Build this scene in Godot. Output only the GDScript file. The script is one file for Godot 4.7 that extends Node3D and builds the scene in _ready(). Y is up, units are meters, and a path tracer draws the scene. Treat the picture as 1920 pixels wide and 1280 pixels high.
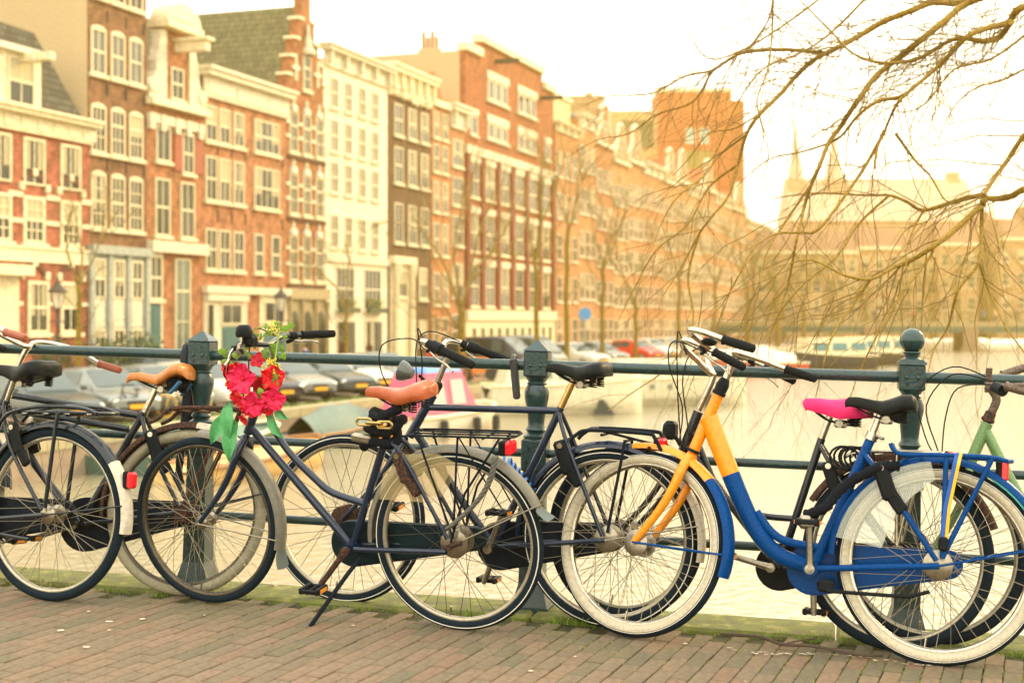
extends Node3D

# ---------------------------------------------------------------- geometry helper
class Geo:
	var v := PackedVector3Array()
	var n := PackedVector3Array()
	var c := PackedColorArray()
	var col := Color.WHITE
	var colored := false
	func tri(a: Vector3, b: Vector3, d: Vector3, na: Vector3, nb: Vector3, nd: Vector3) -> void:
		var g := (d - a).cross(b - a)
		if g.length_squared() < 1e-16: return
		if g.dot(na + nb + nd) < 0.0:
			v.append(a); v.append(d); v.append(b); n.append(na); n.append(nd); n.append(nb)
		else:
			v.append(a); v.append(b); v.append(d); n.append(na); n.append(nb); n.append(nd)
		if colored:
			c.append(col); c.append(col); c.append(col)
	func flat(a: Vector3, b: Vector3, d: Vector3, toward: Vector3) -> void:
		var g := (d - a).cross(b - a).normalized()
		if g.dot(toward) < 0.0: g = -g
		tri(a, b, d, g, g, g)
	func quad(a: Vector3, b: Vector3, d: Vector3, e: Vector3, toward: Vector3) -> void:
		flat(a, b, d, toward); flat(a, d, e, toward)
	func hexa(p: Array) -> void:   # 8 corners: 0-3 bottom ring, 4-7 top ring
		var m := Vector3.ZERO
		for q in p: m += q
		m /= 8.0
		for f in [[0, 1, 2, 3], [4, 5, 6, 7], [0, 1, 5, 4], [1, 2, 6, 5], [2, 3, 7, 6], [3, 0, 4, 7]]:
			var ce: Vector3 = (p[f[0]] + p[f[1]] + p[f[2]] + p[f[3]]) / 4.0
			quad(p[f[0]], p[f[1]], p[f[2]], p[f[3]], ce - m)
	func box(ce: Vector3, s: Vector3, b := Basis.IDENTITY) -> void:
		var p := []
		for y in [-0.5, 0.5]:
			for q in [[-0.5, -0.5], [0.5, -0.5], [0.5, 0.5], [-0.5, 0.5]]:
				p.append(ce + b * Vector3(q[0] * s.x, y * s.y, q[1] * s.z))
		hexa(p)
	func span(a: Vector3, b: Vector3) -> void:
		box((a + b) * 0.5, (b - a).abs())
	func cbox(ce: Vector3, s: Vector3, ch: float, b := Basis.IDENTITY) -> void:   # chamfered box
		var h := s * 0.5
		var i := h - Vector3.ONE * ch
		for ax in 3:
			for sg in [-1.0, 1.0]:
				var u := (ax + 1) % 3
				var w := (ax + 2) % 3
				var nn := Vector3.ZERO; nn[ax] = sg
				var q := []
				for k in [[-1, -1], [1, -1], [1, 1], [-1, 1]]:
					var p := Vector3.ZERO
					p[ax] = sg * h[ax]; p[u] = k[0] * i[u]; p[w] = k[1] * i[w]
					q.append(ce + b * p)
				quad(q[0], q[1], q[2], q[3], b * nn)
				for s2 in [-1.0, 1.0]:   # edge bevels between ax and u
					var e := []
					for k in [[0, -1], [0, 1], [1, 1], [1, -1]]:
						var p := Vector3.ZERO
						p[ax] = sg * (h[ax] if k[0] == 0 else i[ax])
						p[u] = s2 * (i[u] if k[0] == 0 else h[u])
						p[w] = k[1] * i[w]
						e.append(ce + b * p)
					var n2 := nn; n2[u] = s2
					quad(e[0], e[1], e[2], e[3], b * n2)
		for sx in [-1.0, 1.0]:
			for sy in [-1.0, 1.0]:
				for sz in [-1.0, 1.0]:
					flat(ce + b * Vector3(sx * h.x, sy * i.y, sz * i.z), ce + b * Vector3(sx * i.x, sy * h.y, sz * i.z), ce + b * Vector3(sx * i.x, sy * i.y, sz * h.z), b * Vector3(sx, sy, sz))
	func tube(p: Array, r, sides := 8, cap := true) -> void:
		var m := p.size()
		var prev := Vector3.ZERO
		var rings := []
		var norms := []
		for i in m:
			var t: Vector3 = ((p[mini(i + 1, m - 1)] as Vector3) - (p[maxi(i - 1, 0)] as Vector3)).normalized()
			if prev == Vector3.ZERO:
				prev = t.cross(Vector3.UP if absf(t.y) < 0.9 else Vector3.RIGHT)
			prev = (prev - t * prev.dot(t)).normalized()
			var q := prev.cross(t)
			var rr: float = r[i] if r is Array else r
			var ring := []
			var nr := []
			for k in sides:
				var a := TAU * k / sides
				var d := prev * cos(a) + q * sin(a)
				nr.append(d); ring.append((p[i] as Vector3) + d * rr)
			rings.append(ring); norms.append(nr)
		for i in m - 1:
			for k in sides:
				var l := (k + 1) % sides
				tri(rings[i][k], rings[i][l], rings[i + 1][l], norms[i][k], norms[i][l], norms[i + 1][l])
				tri(rings[i][k], rings[i + 1][l], rings[i + 1][k], norms[i][k], norms[i + 1][l], norms[i + 1][k])
		if cap:
			for e in [0, m - 1]:
				var t: Vector3 = (p[0] - p[1]) if e == 0 else (p[m - 1] - p[m - 2])
				for k in sides:
					flat(p[e], rings[e][k], rings[e][(k + 1) % sides], t)
	func lathe(prof: Array, seg := 24, b := Transform3D.IDENTITY, squareness := 0.0) -> void:   # prof: Vector2(r, y)
		for j in prof.size() - 1:
			var a: Vector2 = prof[j]
			var d: Vector2 = prof[j + 1]
			var e := d - a
			if e.length() < 1e-7: continue
			var nn := Vector2(e.y, -e.x).normalized()
			var na := nn; var nd := nn
			if j > 0:
				var f: Vector2 = a - prof[j - 1]
				var n0 := Vector2(f.y, -f.x).normalized()
				if n0.dot(nn) > 0.6: na = (n0 + nn).normalized()
			if j < prof.size() - 2:
				var f: Vector2 = prof[j + 2] - d
				var n0 := Vector2(f.y, -f.x).normalized()
				if n0.dot(nn) > 0.6: nd = (n0 + nn).normalized()
			for k in seg:
				var t0 := TAU * k / seg
				var t1 := TAU * (k + 1) / seg
				var u0 := Vector3(cos(t0), 0, sin(t0)); var u1 := Vector3(cos(t1), 0, sin(t1))
				var pa := b * (u0 * a.x + Vector3.UP * a.y); var pb := b * (u1 * a.x + Vector3.UP * a.y)
				var pd := b * (u1 * d.x + Vector3.UP * d.y); var pe := b * (u0 * d.x + Vector3.UP * d.y)
				var a0 := b.basis * (u0 * na.x + Vector3.UP * na.y); var a1 := b.basis * (u1 * na.x + Vector3.UP * na.y)
				var d0 := b.basis * (u0 * nd.x + Vector3.UP * nd.y); var d1 := b.basis * (u1 * nd.x + Vector3.UP * nd.y)
				tri(pa, pb, pd, a0, a1, d1); tri(pa, pd, pe, a0, d1, d0)
	func sheet(g: Array, cu := false, cv := false, flip := false) -> void:   # rows of points, smooth
		var R := g.size()
		var C: int = g[0].size()
		var nn := []
		for i in R:
			var row := []
			for j in C:
				var u: Vector3 = g[(i + 1) % R if cu else mini(i + 1, R - 1)][j] - g[(i - 1 + R) % R if cu else maxi(i - 1, 0)][j]
				var w: Vector3 = g[i][(j + 1) % C if cv else mini(j + 1, C - 1)] - g[i][(j - 1 + C) % C if cv else maxi(j - 1, 0)]
				var x := u.cross(w)
				x = x.normalized() if x.length() > 1e-12 else Vector3.UP
				row.append(-x if flip else x)
			nn.append(row)
		for i in (R if cu else R - 1):
			var i2 := (i + 1) % R
			for j in (C if cv else C - 1):
				var j2 := (j + 1) % C
				tri(g[i][j], g[i][j2], g[i2][j2], nn[i][j], nn[i][j2], nn[i2][j2])
				tri(g[i][j], g[i2][j2], g[i2][j], nn[i][j], nn[i2][j2], nn[i2][j])
	func ball(ce: Vector3, r: Vector3, seg := 12) -> void:
		var hs := seg / 2
		for i in hs:
			for j in seg:
				var q := []
				for k in [[0, 0], [0, 1], [1, 1], [1, 0]]:
					var a: float = PI * (i + k[0]) / hs
					var b: float = TAU * (j + k[1]) / seg
					q.append(Vector3(sin(a) * cos(b), cos(a), sin(a) * sin(b)))
				tri(ce + q[0] * r, ce + q[1] * r, ce + q[2] * r, (q[0] / r).normalized(), (q[1] / r).normalized(), (q[2] / r).normalized())
				tri(ce + q[0] * r, ce + q[2] * r, ce + q[3] * r, (q[0] / r).normalized(), (q[2] / r).normalized(), (q[3] / r).normalized())
	func torus(ce: Vector3, R: float, r: float, a0 := 0.0, a1 := TAU, seg := 48, ms := 10, m0 := 0.0, m1 := TAU, squash := 1.0) -> void:   # in the xy plane
		for i in seg:
			for j in ms:
				var q := []
				var nq := []
				for k in [[0, 0], [0, 1], [1, 1], [1, 0]]:
					var a: float = lerpf(a0, a1, float(i + k[0]) / seg)
					var m: float = lerpf(m0, m1, float(j + k[1]) / ms)
					var d := Vector3(cos(a), sin(a), 0)
					nq.append(d * cos(m) + Vector3(0, 0, sin(m)))
					q.append(ce + d * (R + r * cos(m)) + Vector3(0, 0, r * squash * sin(m)))
				tri(q[0], q[1], q[2], nq[0], nq[1], nq[2]); tri(q[0], q[2], q[3], nq[0], nq[2], nq[3])
	func prism(poly: PackedVector2Array, z0: float, z1: float) -> void:   # polygon in xy, pushed along z
		var idx := Geometry2D.triangulate_polygon(poly)
		for z in [z0, z1]:
			var t := Vector3(0, 0, 1.0 if z == maxf(z0, z1) else -1.0)
			for i in range(0, idx.size(), 3):
				flat(Vector3(poly[idx[i]].x, poly[idx[i]].y, z), Vector3(poly[idx[i + 1]].x, poly[idx[i + 1]].y, z), Vector3(poly[idx[i + 2]].x, poly[idx[i + 2]].y, z), t)
		var cw := Geometry2D.is_polygon_clockwise(poly)
		for i in poly.size():
			var a := poly[i]
			var b := poly[(i + 1) % poly.size()]
			var e := b - a
			var o := Vector2(e.y, -e.x) * (-1.0 if cw else 1.0)
			quad(Vector3(a.x, a.y, z0), Vector3(b.x, b.y, z0), Vector3(b.x, b.y, z1), Vector3(a.x, a.y, z1), Vector3(o.x, o.y, 0))
	func mesh() -> ArrayMesh:
		var a := []
		a.resize(Mesh.ARRAY_MAX)
		a[Mesh.ARRAY_VERTEX] = v
		a[Mesh.ARRAY_NORMAL] = n
		if colored: a[Mesh.ARRAY_COLOR] = c
		var m := ArrayMesh.new()
		if v.size() > 0: m.add_surface_from_arrays(Mesh.PRIMITIVE_TRIANGLES, a)
		return m

# ---------------------------------------------------------------- scene helpers
var counts := {}
func numbered(parent: Node, called: String) -> String:
	var key := str(parent.get_instance_id()) + called
	var k: int = counts.get(key, 0)
	counts[key] = k + 1
	return called if k == 0 else "%s_%03d" % [called, k]

func tag(o: Node, label: String, category: String, group := "", kind := "") -> void:
	if label: o.set_meta("label", label)
	if category: o.set_meta("category", category)
	if group: o.set_meta("group", group)
	if kind: o.set_meta("kind", kind)

func thing(called: String, label: String, category: String, at := Transform3D.IDENTITY, group := "") -> Node3D:
	var o := Node3D.new()
	o.name = numbered(self, called)
	add_child(o)
	o.transform = at
	tag(o, label, category, group)
	return o

func put(called: String, g, m: Material, parent: Node, at := Transform3D.IDENTITY) -> MeshInstance3D:
	var o := MeshInstance3D.new()
	o.name = numbered(parent, called)
	o.mesh = g.mesh() if g is Geo else g
	o.material_override = m
	o.transform = at
	parent.add_child(o)
	return o

func one(called: String, g, m: Material, label: String, category: String, at := Transform3D.IDENTITY, group := "") -> MeshInstance3D:
	var o := put(called, g, m, self, at)
	tag(o, label, category, group)
	return o

func struct(called: String, g, m: Material, at := Transform3D.IDENTITY) -> MeshInstance3D:
	var o := put(called, g, m, self, at)
	o.set_meta("kind", "structure")
	return o

func P(a: Array) -> Array:   # [[x,y,z],...] -> Vector3s
	var r := []
	for q in a: r.append(Vector3(q[0], q[1], q[2] if q.size() > 2 else 0.0))
	return r

func smooth(p: Array, k := 4) -> Array:   # Catmull-Rom through the points
	var r := []
	for i in p.size() - 1:
		var a: Vector3 = p[maxi(i - 1, 0)]; var b: Vector3 = p[i]; var c: Vector3 = p[i + 1]; var d: Vector3 = p[mini(i + 2, p.size() - 1)]
		for j in k:
			r.append(b.cubic_interpolate(c, a, d, float(j) / k))
	r.append(p[-1])
	return r

func taper(a: float, b: float, n: int) -> Array:
	var r := []
	for i in n: r.append(lerpf(a, b, float(i) / maxi(n - 1, 1)))
	return r

# ---------------------------------------------------------------- textures and materials
var TX := {}
func noise_image(size: int, freq: float, oct: int, seed_: int, ramp: Gradient, kind := FastNoiseLite.TYPE_SIMPLEX_SMOOTH) -> Image:
	var f := FastNoiseLite.new()
	f.noise_type = kind; f.seed = seed_; f.frequency = freq; f.fractal_octaves = oct
	var im := f.get_seamless_image(size, size)
	im.convert(Image.FORMAT_L8)
	var src := im.get_data()
	var lut := []
	for i in 256:
		var q := ramp.sample(i / 255.0)
		lut.append([int(q.r * 255), int(q.g * 255), int(q.b * 255)])
	var out := PackedByteArray()
	out.resize(size * size * 3)
	for i in size * size:
		var q: Array = lut[src[i]]
		out[i * 3] = q[0]; out[i * 3 + 1] = q[1]; out[i * 3 + 2] = q[2]
	return Image.create_from_data(size, size, false, Image.FORMAT_RGB8, out)

func ramp(a: Array) -> Gradient:
	var g := Gradient.new()
	var o := PackedFloat32Array(); var c := PackedColorArray()
	for q in a:
		o.append(q[0]); c.append(q[1])
	g.offsets = o; g.colors = c
	return g

func grey(x: float) -> Color: return Color(x, x, x)

func tex(key: String) -> Texture2D:
	if TX.has(key): return TX[key]
	var im: Image
	match key:
		"mottle": im = noise_image(512, 0.012, 5, 3, ramp([[0.2, grey(0.86)], [0.5, grey(0.95)], [0.8, grey(1.0)]]))
		"grime": im = noise_image(512, 0.03, 5, 8, ramp([[0.25, Color(0.55, 0.47, 0.38)], [0.42, grey(0.92)], [0.7, grey(1.0)]]))
		"chips": im = noise_image(512, 0.022, 4, 21, ramp([[0.0, Color(1, 1, 1)], [0.71, Color(0.88, 0.93, 0.92)], [0.735, Color(1.0, 0.62, 0.42)], [0.8, Color(1.0, 0.5, 0.3)]]))
		"wear": im = noise_image(512, 0.05, 5, 44, ramp([[0.0, grey(0.7)], [0.45, grey(0.82)], [0.69, grey(0.86)], [0.71, Color(1.0, 0.93, 0.85)], [0.8, grey(1.0)]]))
		"rust": im = noise_image(512, 0.03, 5, 33, ramp([[0.3, Color(0.1, 0.1, 0.11)], [0.5, Color(0.22, 0.14, 0.1)], [0.7, Color(0.42, 0.24, 0.15)]]))
		"bark": im = noise_image(512, 0.03, 5, 5, ramp([[0.3, Color(0.27, 0.21, 0.06)], [0.5, Color(0.47, 0.37, 0.10)], [0.7, Color(0.58, 0.50, 0.13)]]))
		"bloom_tinted_bark": im = noise_image(512, 0.03, 5, 6, ramp([[0.3, Color(0.30, 0.23, 0.06)], [0.5, Color(0.52, 0.40, 0.10)], [0.7, Color(0.65, 0.53, 0.14)]]))  # bark with the golden bloom of the bright sky put into its colour
		"moss": im = noise_image(512, 0.02, 5, 15, ramp([[0.3, Color(0.38, 0.38, 0.26)], [0.45, Color(0.42, 0.43, 0.25)], [0.58, Color(0.40, 0.44, 0.19)], [0.75, Color(0.54, 0.51, 0.36)]]))
		"brick":
			im = Image.create(1024, 1024, false, Image.FORMAT_RGB8)   # 16 bricks by 64 courses, with broad soot and patched areas
			var rn := RandomNumberGenerator.new(); rn.seed = 4
			im.fill(Color(0.88, 0.84, 0.77))
			var soot := FastNoiseLite.new(); soot.seed = 6; soot.frequency = 0.006; soot.fractal_octaves = 3
			for r in 64:
				for k in 17:
					var x := k * 64 - (32 if r % 2 else 0)
					var s := rn.randf_range(0.76, 1.0) * clampf(0.9 + 0.45 * soot.get_noise_2d(minf(x, 1024 - x), r * 16 if r < 32 else (64 - r) * 16), 0.6, 1.0)
					im.fill_rect(Rect2i(x + 2, r * 16 + 2, 60, 13), Color(s, s * rn.randf_range(0.93, 1.0), s * rn.randf_range(0.9, 1.0)))
		"slate":
			im = Image.create(512, 512, false, Image.FORMAT_RGB8)
			var rn := RandomNumberGenerator.new(); rn.seed = 14
			im.fill(grey(0.3))
			for r in 16:
				for k in 17:
					var s := rn.randf_range(0.75, 1.0)
					im.fill_rect(Rect2i(k * 32 - (16 if r % 2 else 0) + 2, r * 32, 28, 27), grey(s))
		"bump_n": im = noise_image(512, 0.035, 4, 9, ramp([[0.0, grey(0)], [1.0, grey(1)]])); im.bump_map_to_normal_map(3.0)
		"grain_n": im = noise_image(512, 0.12, 3, 10, ramp([[0.0, grey(0)], [1.0, grey(1)]])); im.bump_map_to_normal_map(2.5)
		"water_n":
			im = noise_image(1024, 0.016, 5, 12, ramp([[0.0, grey(0)], [1.0, grey(1)]])); im.bump_map_to_normal_map(7.0)
		"cloth_n":
			im = noise_image(512, 0.02, 3, 31, ramp([[0.0, grey(0)], [1.0, grey(1)]])); im.bump_map_to_normal_map(6.0)
	var t := ImageTexture.create_from_image(im)
	TX[key] = t
	return t

var MT := {}
func mk(key: String, c: Color, rough := 0.6, metal := 0.0, t := "", sc := 2.0, nt := "", ns := 0.5, nsc := -1.0) -> StandardMaterial3D:
	if MT.has(key): return MT[key]
	var m := StandardMaterial3D.new()
	m.resource_name = key
	m.albedo_color = c; m.roughness = rough; m.metallic = metal
	if t:
		m.albedo_texture = tex(t)
		m.uv1_triplanar = true; m.uv1_scale = Vector3.ONE * sc
	if nt:
		m.normal_enabled = true; m.normal_texture = tex(nt); m.normal_scale = ns
		m.uv1_triplanar = true; m.uv1_scale = Vector3.ONE * sc
	MT[key] = m
	return m

func rgb(r: int, g: int, b: int) -> Color: return Color8(r, g, b)

func wallmat(key: String, c: Color) -> StandardMaterial3D:
	var m := mk(key, c, 0.9, 0.0, "brick", 1.0)
	m.uv1_scale = Vector3(1 / 3.52, 1 / 4.2, 1 / 3.52)
	return m

# ---------------------------------------------------------------- the place
const F := 2667.0
const EYE := 1.2
const QUAY := -1.6
const WATER := -2.5
var BR := Transform3D.IDENTITY    # the bridge deck: x along the railing, y up, z towards the street
var CANAL := Vector3(0.3304, 0, -0.9438)
var OUT := Vector3(0.9438, 0, 0.3304)
var rng := RandomNumberGenerator.new()

func _ready() -> void:
	rng.seed = 77
	var cam := Camera3D.new()
	cam.name = "camera"
	add_child(cam)
	cam.position = Vector3(0, EYE, 0)
	cam.keep_aspect = Camera3D.KEEP_HEIGHT
	cam.set_frustum(2.0 * 0.1 * 640.0 / F, Vector2(0, -40.0 / F * 0.1), 0.1, 900.0)
	cam.current = true
	var att := CameraAttributesPhysical.new()
	att.exposure_aperture = 3.0
	att.frustum_focal_length = 50.0
	att.frustum_focus_distance = 5.5
	att.frustum_near = 0.1
	att.frustum_far = 900.0
	cam.attributes = att

	var we := WorldEnvironment.new()
	we.name = "world_environment"
	var env := Environment.new()
	env.background_mode = Environment.BG_SKY
	var sm := ProceduralSkyMaterial.new()
	sm.sky_top_color = Color(1.0, 0.985, 0.94)
	sm.sky_horizon_color = Color(1.0, 0.965, 0.85)
	sm.sky_curve = 0.25
	sm.sky_energy_multiplier = 1.1
	sm.ground_horizon_color = Color(0.75, 0.68, 0.52)
	sm.ground_bottom_color = Color(0.35, 0.31, 0.24)
	var sky := Sky.new()
	sky.sky_material = sm
	env.sky = sky
	env.tonemap_mode = Environment.TONE_MAPPER_LINEAR
	env.tonemap_exposure = 2.65
	env.sdfgi_enabled = true; env.ssao_enabled = true; env.ssil_enabled = true
	env.volumetric_fog_enabled = true   # warm haze that glows towards the low sun
	env.volumetric_fog_density = 0.0012
	env.volumetric_fog_albedo = Color(1.0, 0.88, 0.50)
	env.volumetric_fog_anisotropy = 0.65
	we.environment = env
	add_child(we)

	var sun := DirectionalLight3D.new()
	sun.name = "sun"
	sun.light_energy = 0.5
	sun.light_color = Color(1.0, 0.85, 0.60)
	sun.light_angular_distance = 12.0
	sun.shadow_enabled = true
	add_child(sun)
	sun.look_at_from_position(Vector3.ZERO, -Vector3(0.66, 0.42, -0.62))

	var bx := Vector3(0.976, -0.024, 0.2164).normalized()
	var bz := Vector3(-0.2164, 0, 0.976).normalized()
	BR = Transform3D(Basis(bx, bz.cross(bx), bz), Vector3(-1.363, 0.05, -6.16))

	build_setting()
	build_houses()
	build_quay_life()
	build_boats()
	build_bridge()
	build_bicycles()
	build_trees()
	build_branches()

# ---------------------------------------------------------------- ground, water, quays
func quay_x(z: float) -> float: return -7.25 + 0.3515 * (z - 42.7)   # x of the left quay edge at a distance z
func facade_x(z: float) -> float: return -37.1 + 0.35 * z

func build_setting() -> void:
	var wm := mk("water", Color(0.56, 0.53, 0.42), 0.09, 0.0, "", 1.0, "water_n", 1.0)
	wm.uv1_world_triplanar = true
	wm.uv1_scale = Vector3.ONE / 5.0
	wm.metallic_specular = 1.0
	var g := Geo.new()
	g.quad(Vector3(-260, WATER, 30), Vector3(300, WATER, 30), Vector3(300, WATER, -420), Vector3(-260, WATER, -420), Vector3.UP)
	struct("canal_water", g, wm)
	# left quay: street, coping, wall
	var cob := mk("cobbles", rgb(150, 132, 112), 0.95, 0.0, "mottle", 0.35)
	var p0 := Vector3(quay_x(2), 0, -2); var p1 := Vector3(quay_x(400), 0, -400)
	var off := -OUT * 80.0
	g = Geo.new()
	g.hexa([p0 + off + Vector3.UP * -4, p0 + Vector3.UP * -4, p1 + Vector3.UP * -4, p1 + off + Vector3.UP * -4,
		p0 + off + Vector3.UP * QUAY, p0 + Vector3.UP * QUAY, p1 + Vector3.UP * QUAY, p1 + off + Vector3.UP * QUAY])
	struct("street", g, cob)
	var qs := mk("quay_stone", Color(1, 1, 1), 0.95, 0.0, "moss", 0.4)
	var wall := thing("quay_wall", "mossy stone quay wall with a pale coping along the left bank", "quay wall")
	var cop := mk("coping", rgb(170, 160, 125), 0.9, 0.0, "mottle", 0.6)
	var len_ := (p1 - p0).length()
	var kk := 0
	var s := 30.0
	while s < 190.0:   # coping stones and wall panels, one by one
		var l := 3.0 if s < 100.0 else 12.0
		var a := p0 + CANAL * s; var b := p0 + CANAL * (s + l - 0.03)
		g = Geo.new()
		g.hexa([a - OUT * 0.45 + Vector3.UP * (QUAY - 0.22), a + OUT * 0.08 + Vector3.UP * (QUAY - 0.22), b + OUT * 0.08 + Vector3.UP * (QUAY - 0.22), b - OUT * 0.45 + Vector3.UP * (QUAY - 0.22),
			a - OUT * 0.45 + Vector3.UP * (QUAY + 0.06), a + OUT * 0.08 + Vector3.UP * (QUAY + 0.06), b + OUT * 0.08 + Vector3.UP * (QUAY + 0.06), b - OUT * 0.45 + Vector3.UP * (QUAY + 0.06)])
		put("coping_stone", g, cop, wall)
		g = Geo.new()
		g.hexa([a - OUT * 0.1 + Vector3.UP * (WATER - 0.6), a + OUT * 0.03 + Vector3.UP * (WATER - 0.6), b + OUT * 0.03 + Vector3.UP * (WATER - 0.6), b - OUT * 0.1 + Vector3.UP * (WATER - 0.6),
			a - OUT * 0.1 + Vector3.UP * (QUAY - 0.225), a + OUT * 0.03 + Vector3.UP * (QUAY - 0.225), b + OUT * 0.03 + Vector3.UP * (QUAY - 0.225), b - OUT * 0.1 + Vector3.UP * (QUAY - 0.225)])
		put("wall_block", g, qs, wall)
		s += l
	# grass verge between the coping and the cars
	var gm := mk("verge", rgb(112, 135, 52), 1.0, 0.0, "mottle", 2.0)
	g = Geo.new()
	var r2 := RandomNumberGenerator.new(); r2.seed = 5
	for i in 5000:
		var z := 34.0 + pow(r2.randf(), 1.3) * 60.0
		var q := Vector3(quay_x(z), QUAY, -z) - OUT * r2.randf_range(0.45, 1.25)
		var h := r2.randf_range(0.05, 0.16)
		var d := Vector3(r2.randf_range(-0.08, 0.08), 0, r2.randf_range(-0.08, 0.08))
		g.tri(q - d * 0.5, q + d * 0.5, q + Vector3(d.z, h, d.x), Vector3.UP, Vector3.UP, Vector3.UP)
	var o := one("grass_verge", g, gm, "strip of green grass on the quay edge before the parked cars", "grass")
	o.set_meta("kind", "stuff")
	# right quay, out of the frame
	g = Geo.new()
	var e0 := Vector3(3.4 + 0.35 * -20.0, 0, 20); var e1 := Vector3(3.4 + 0.35 * 400.0, 0, -400)
	g.hexa([e0 + Vector3.UP * -4, e0 + OUT * 60 + Vector3.UP * -4, e1 + OUT * 60 + Vector3.UP * -4, e1 + Vector3.UP * -4,
		e0 + Vector3.UP * QUAY, e0 + OUT * 60 + Vector3.UP * QUAY, e1 + OUT * 60 + Vector3.UP * QUAY, e1 + Vector3.UP * QUAY])
	struct("street_right", g, cob)
	build_far()

func build_far() -> void:
	# the far bridge across the canal
	var z := 180.0
	var stone := mk("far_stone", rgb(140, 118, 96), 0.9, 0.0, "mottle", 0.3)
	var girder := mk("far_girder", rgb(62, 92, 84), 0.7, 0.0, "mottle", 0.3)
	var b := thing("far_bridge", "low green girder bridge on stone piers crossing the canal far away", "bridge", Transform3D(BR.basis.orthonormalized(), Vector3(36, EYE, -z)))
	b.rotation = Vector3(0, -0.2, 0)
	var g := Geo.new()
	g.span(Vector3(-16, -0.75, -6), Vector3(70, -0.25, 6))
	put("deck", g, mk("far_deck", rgb(160, 145, 110), 0.9, 0.0, "mottle", 0.3), b)
	for k in 7:
		var x := -14.0 + k * 11.5
		g = Geo.new()
		g.span(Vector3(x + 0.9, -1.5, 5.4), Vector3(x + 10.6, -0.755, 6.06))
		put("girder", g, girder, b)
		g = Geo.new()
		g.span(Vector3(x - 0.85, -4.4, -6), Vector3(x + 0.85, -0.76, 6.2))
		g.span(Vector3(x - 1.2, -4.4, 5.0), Vector3(x + 1.2, -3.3, 6.8))
		put("pier", g, stone, b)
	g = Geo.new()
	for k in 60:
		g.span(Vector3(-16 + k * 1.4, -0.25, 5.7), Vector3(-15.93 + k * 1.4, 0.9, 5.77))
	for y in [0.1, 0.5, 0.88]:
		g.span(Vector3(-16, y, 5.71), Vector3(68, y + 0.06, 5.76))
	put("railing", g, girder, b)
	# the big church behind the trees
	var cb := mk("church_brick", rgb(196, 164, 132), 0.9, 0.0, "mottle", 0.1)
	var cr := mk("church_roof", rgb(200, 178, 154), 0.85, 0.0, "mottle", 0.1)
	var cz := 250.0
	var u := cz / F
	var ch := thing("church", "hazy brick church with two thin spires and a long pitched roof", "church", Transform3D(Basis.IDENTITY, Vector3((1660 - 960) * u, QUAY, -cz)))
	var gh := 600.0 * u + 2.8
	g = Geo.new()
	g.span(Vector3(-16, 0, -14), Vector3(18, gh - 415 * u, 0))
	put("wall", g, cb, ch)
	g = Geo.new()
	var e1 := gh - 415 * u; var rd := gh - 328 * u
	g.hexa([Vector3(-16.4, e1, 0.5), Vector3(18.4, e1, 0.5), Vector3(18.4, e1, -14.5), Vector3(-16.4, e1, -14.5), Vector3(-16.4, rd, -6.8), Vector3(16, rd, -6.8), Vector3(16, rd, -7.2), Vector3(-16.4, rd, -7.2)])
	put("roof", g, cr, ch)
	for k in 7:
		g = Geo.new()
		var x := -13.0 + k * 4.6
		var pts := PackedVector2Array([Vector2(x - 0.9, 5), Vector2(x + 0.9, 5), Vector2(x + 0.9, e1 - 5), Vector2(x, e1 - 3.4), Vector2(x - 0.9, e1 - 5)])
		g.prism(pts, 0.0, 0.12)
		put("window", g, mk("far_glass", rgb(70, 74, 70), 0.3), ch)
		g = Geo.new()
		g.span(Vector3(x + 1.8, 0, 0), Vector3(x + 2.8, e1 - 1.5, 0.9))
		put("buttress", g, cb, ch)
	for q in [[1505, 200, 330, 17], [1578, 205, 330, 20]]:
		var x: float = (q[0] - 1660) * u
		var w: float = q[3] * u
		g = Geo.new()
		g.span(Vector3(x - w, 0, -6 - w), Vector3(x + w, gh - q[2] * u, -6 + w))
		put("tower", g, cb, ch)
		g = Geo.new()
		g.lathe([Vector2(w * 0.95, gh - q[2] * u), Vector2(w * 0.42, gh - (q[2] * 0.6 + q[1] * 0.4) * u), Vector2(0.02, gh - q[1] * u)], 8, Transform3D(Basis.IDENTITY, Vector3(x, 0, -6)))
		put("spire", g, cr, ch)
	g = Geo.new()
	g.span(Vector3((1810 - 1660) * u - 1, rd - 5, -8.5), Vector3((1810 - 1660) * u + 1, rd + 1.2, -6))
	put("chimney", g, cb, ch)
	# houses beyond the far bridge
	var far := [[1415, 1545, 470, 205, 205, 168, 128], [1545, 1610, 470, 212, 222, 188, 144], [1610, 1690, 462, 215, 206, 164, 126], [1690, 1760, 475, 218, 216, 180, 136], [1760, 1835, 455, 216, 196, 158, 122], [1835, 1872, 430, 222, 214, 178, 136], [1872, 1930, 445, 214, 176, 140, 108], [1930, 2010, 420, 218, 206, 160, 120]]
	var words := ["tan house front left of the church seen through branches", "cream house front under the church spires beyond the bridge", "brown house front under the church roof beyond the bridge", "pale house front right of the church middle beyond the bridge", "dark brick house front under the church's right end", "narrow cream house right of the church beyond the bridge", "dark brick house with a yellow shop front at the right edge", "pale house beyond the right edge of the far bridge"]
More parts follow.
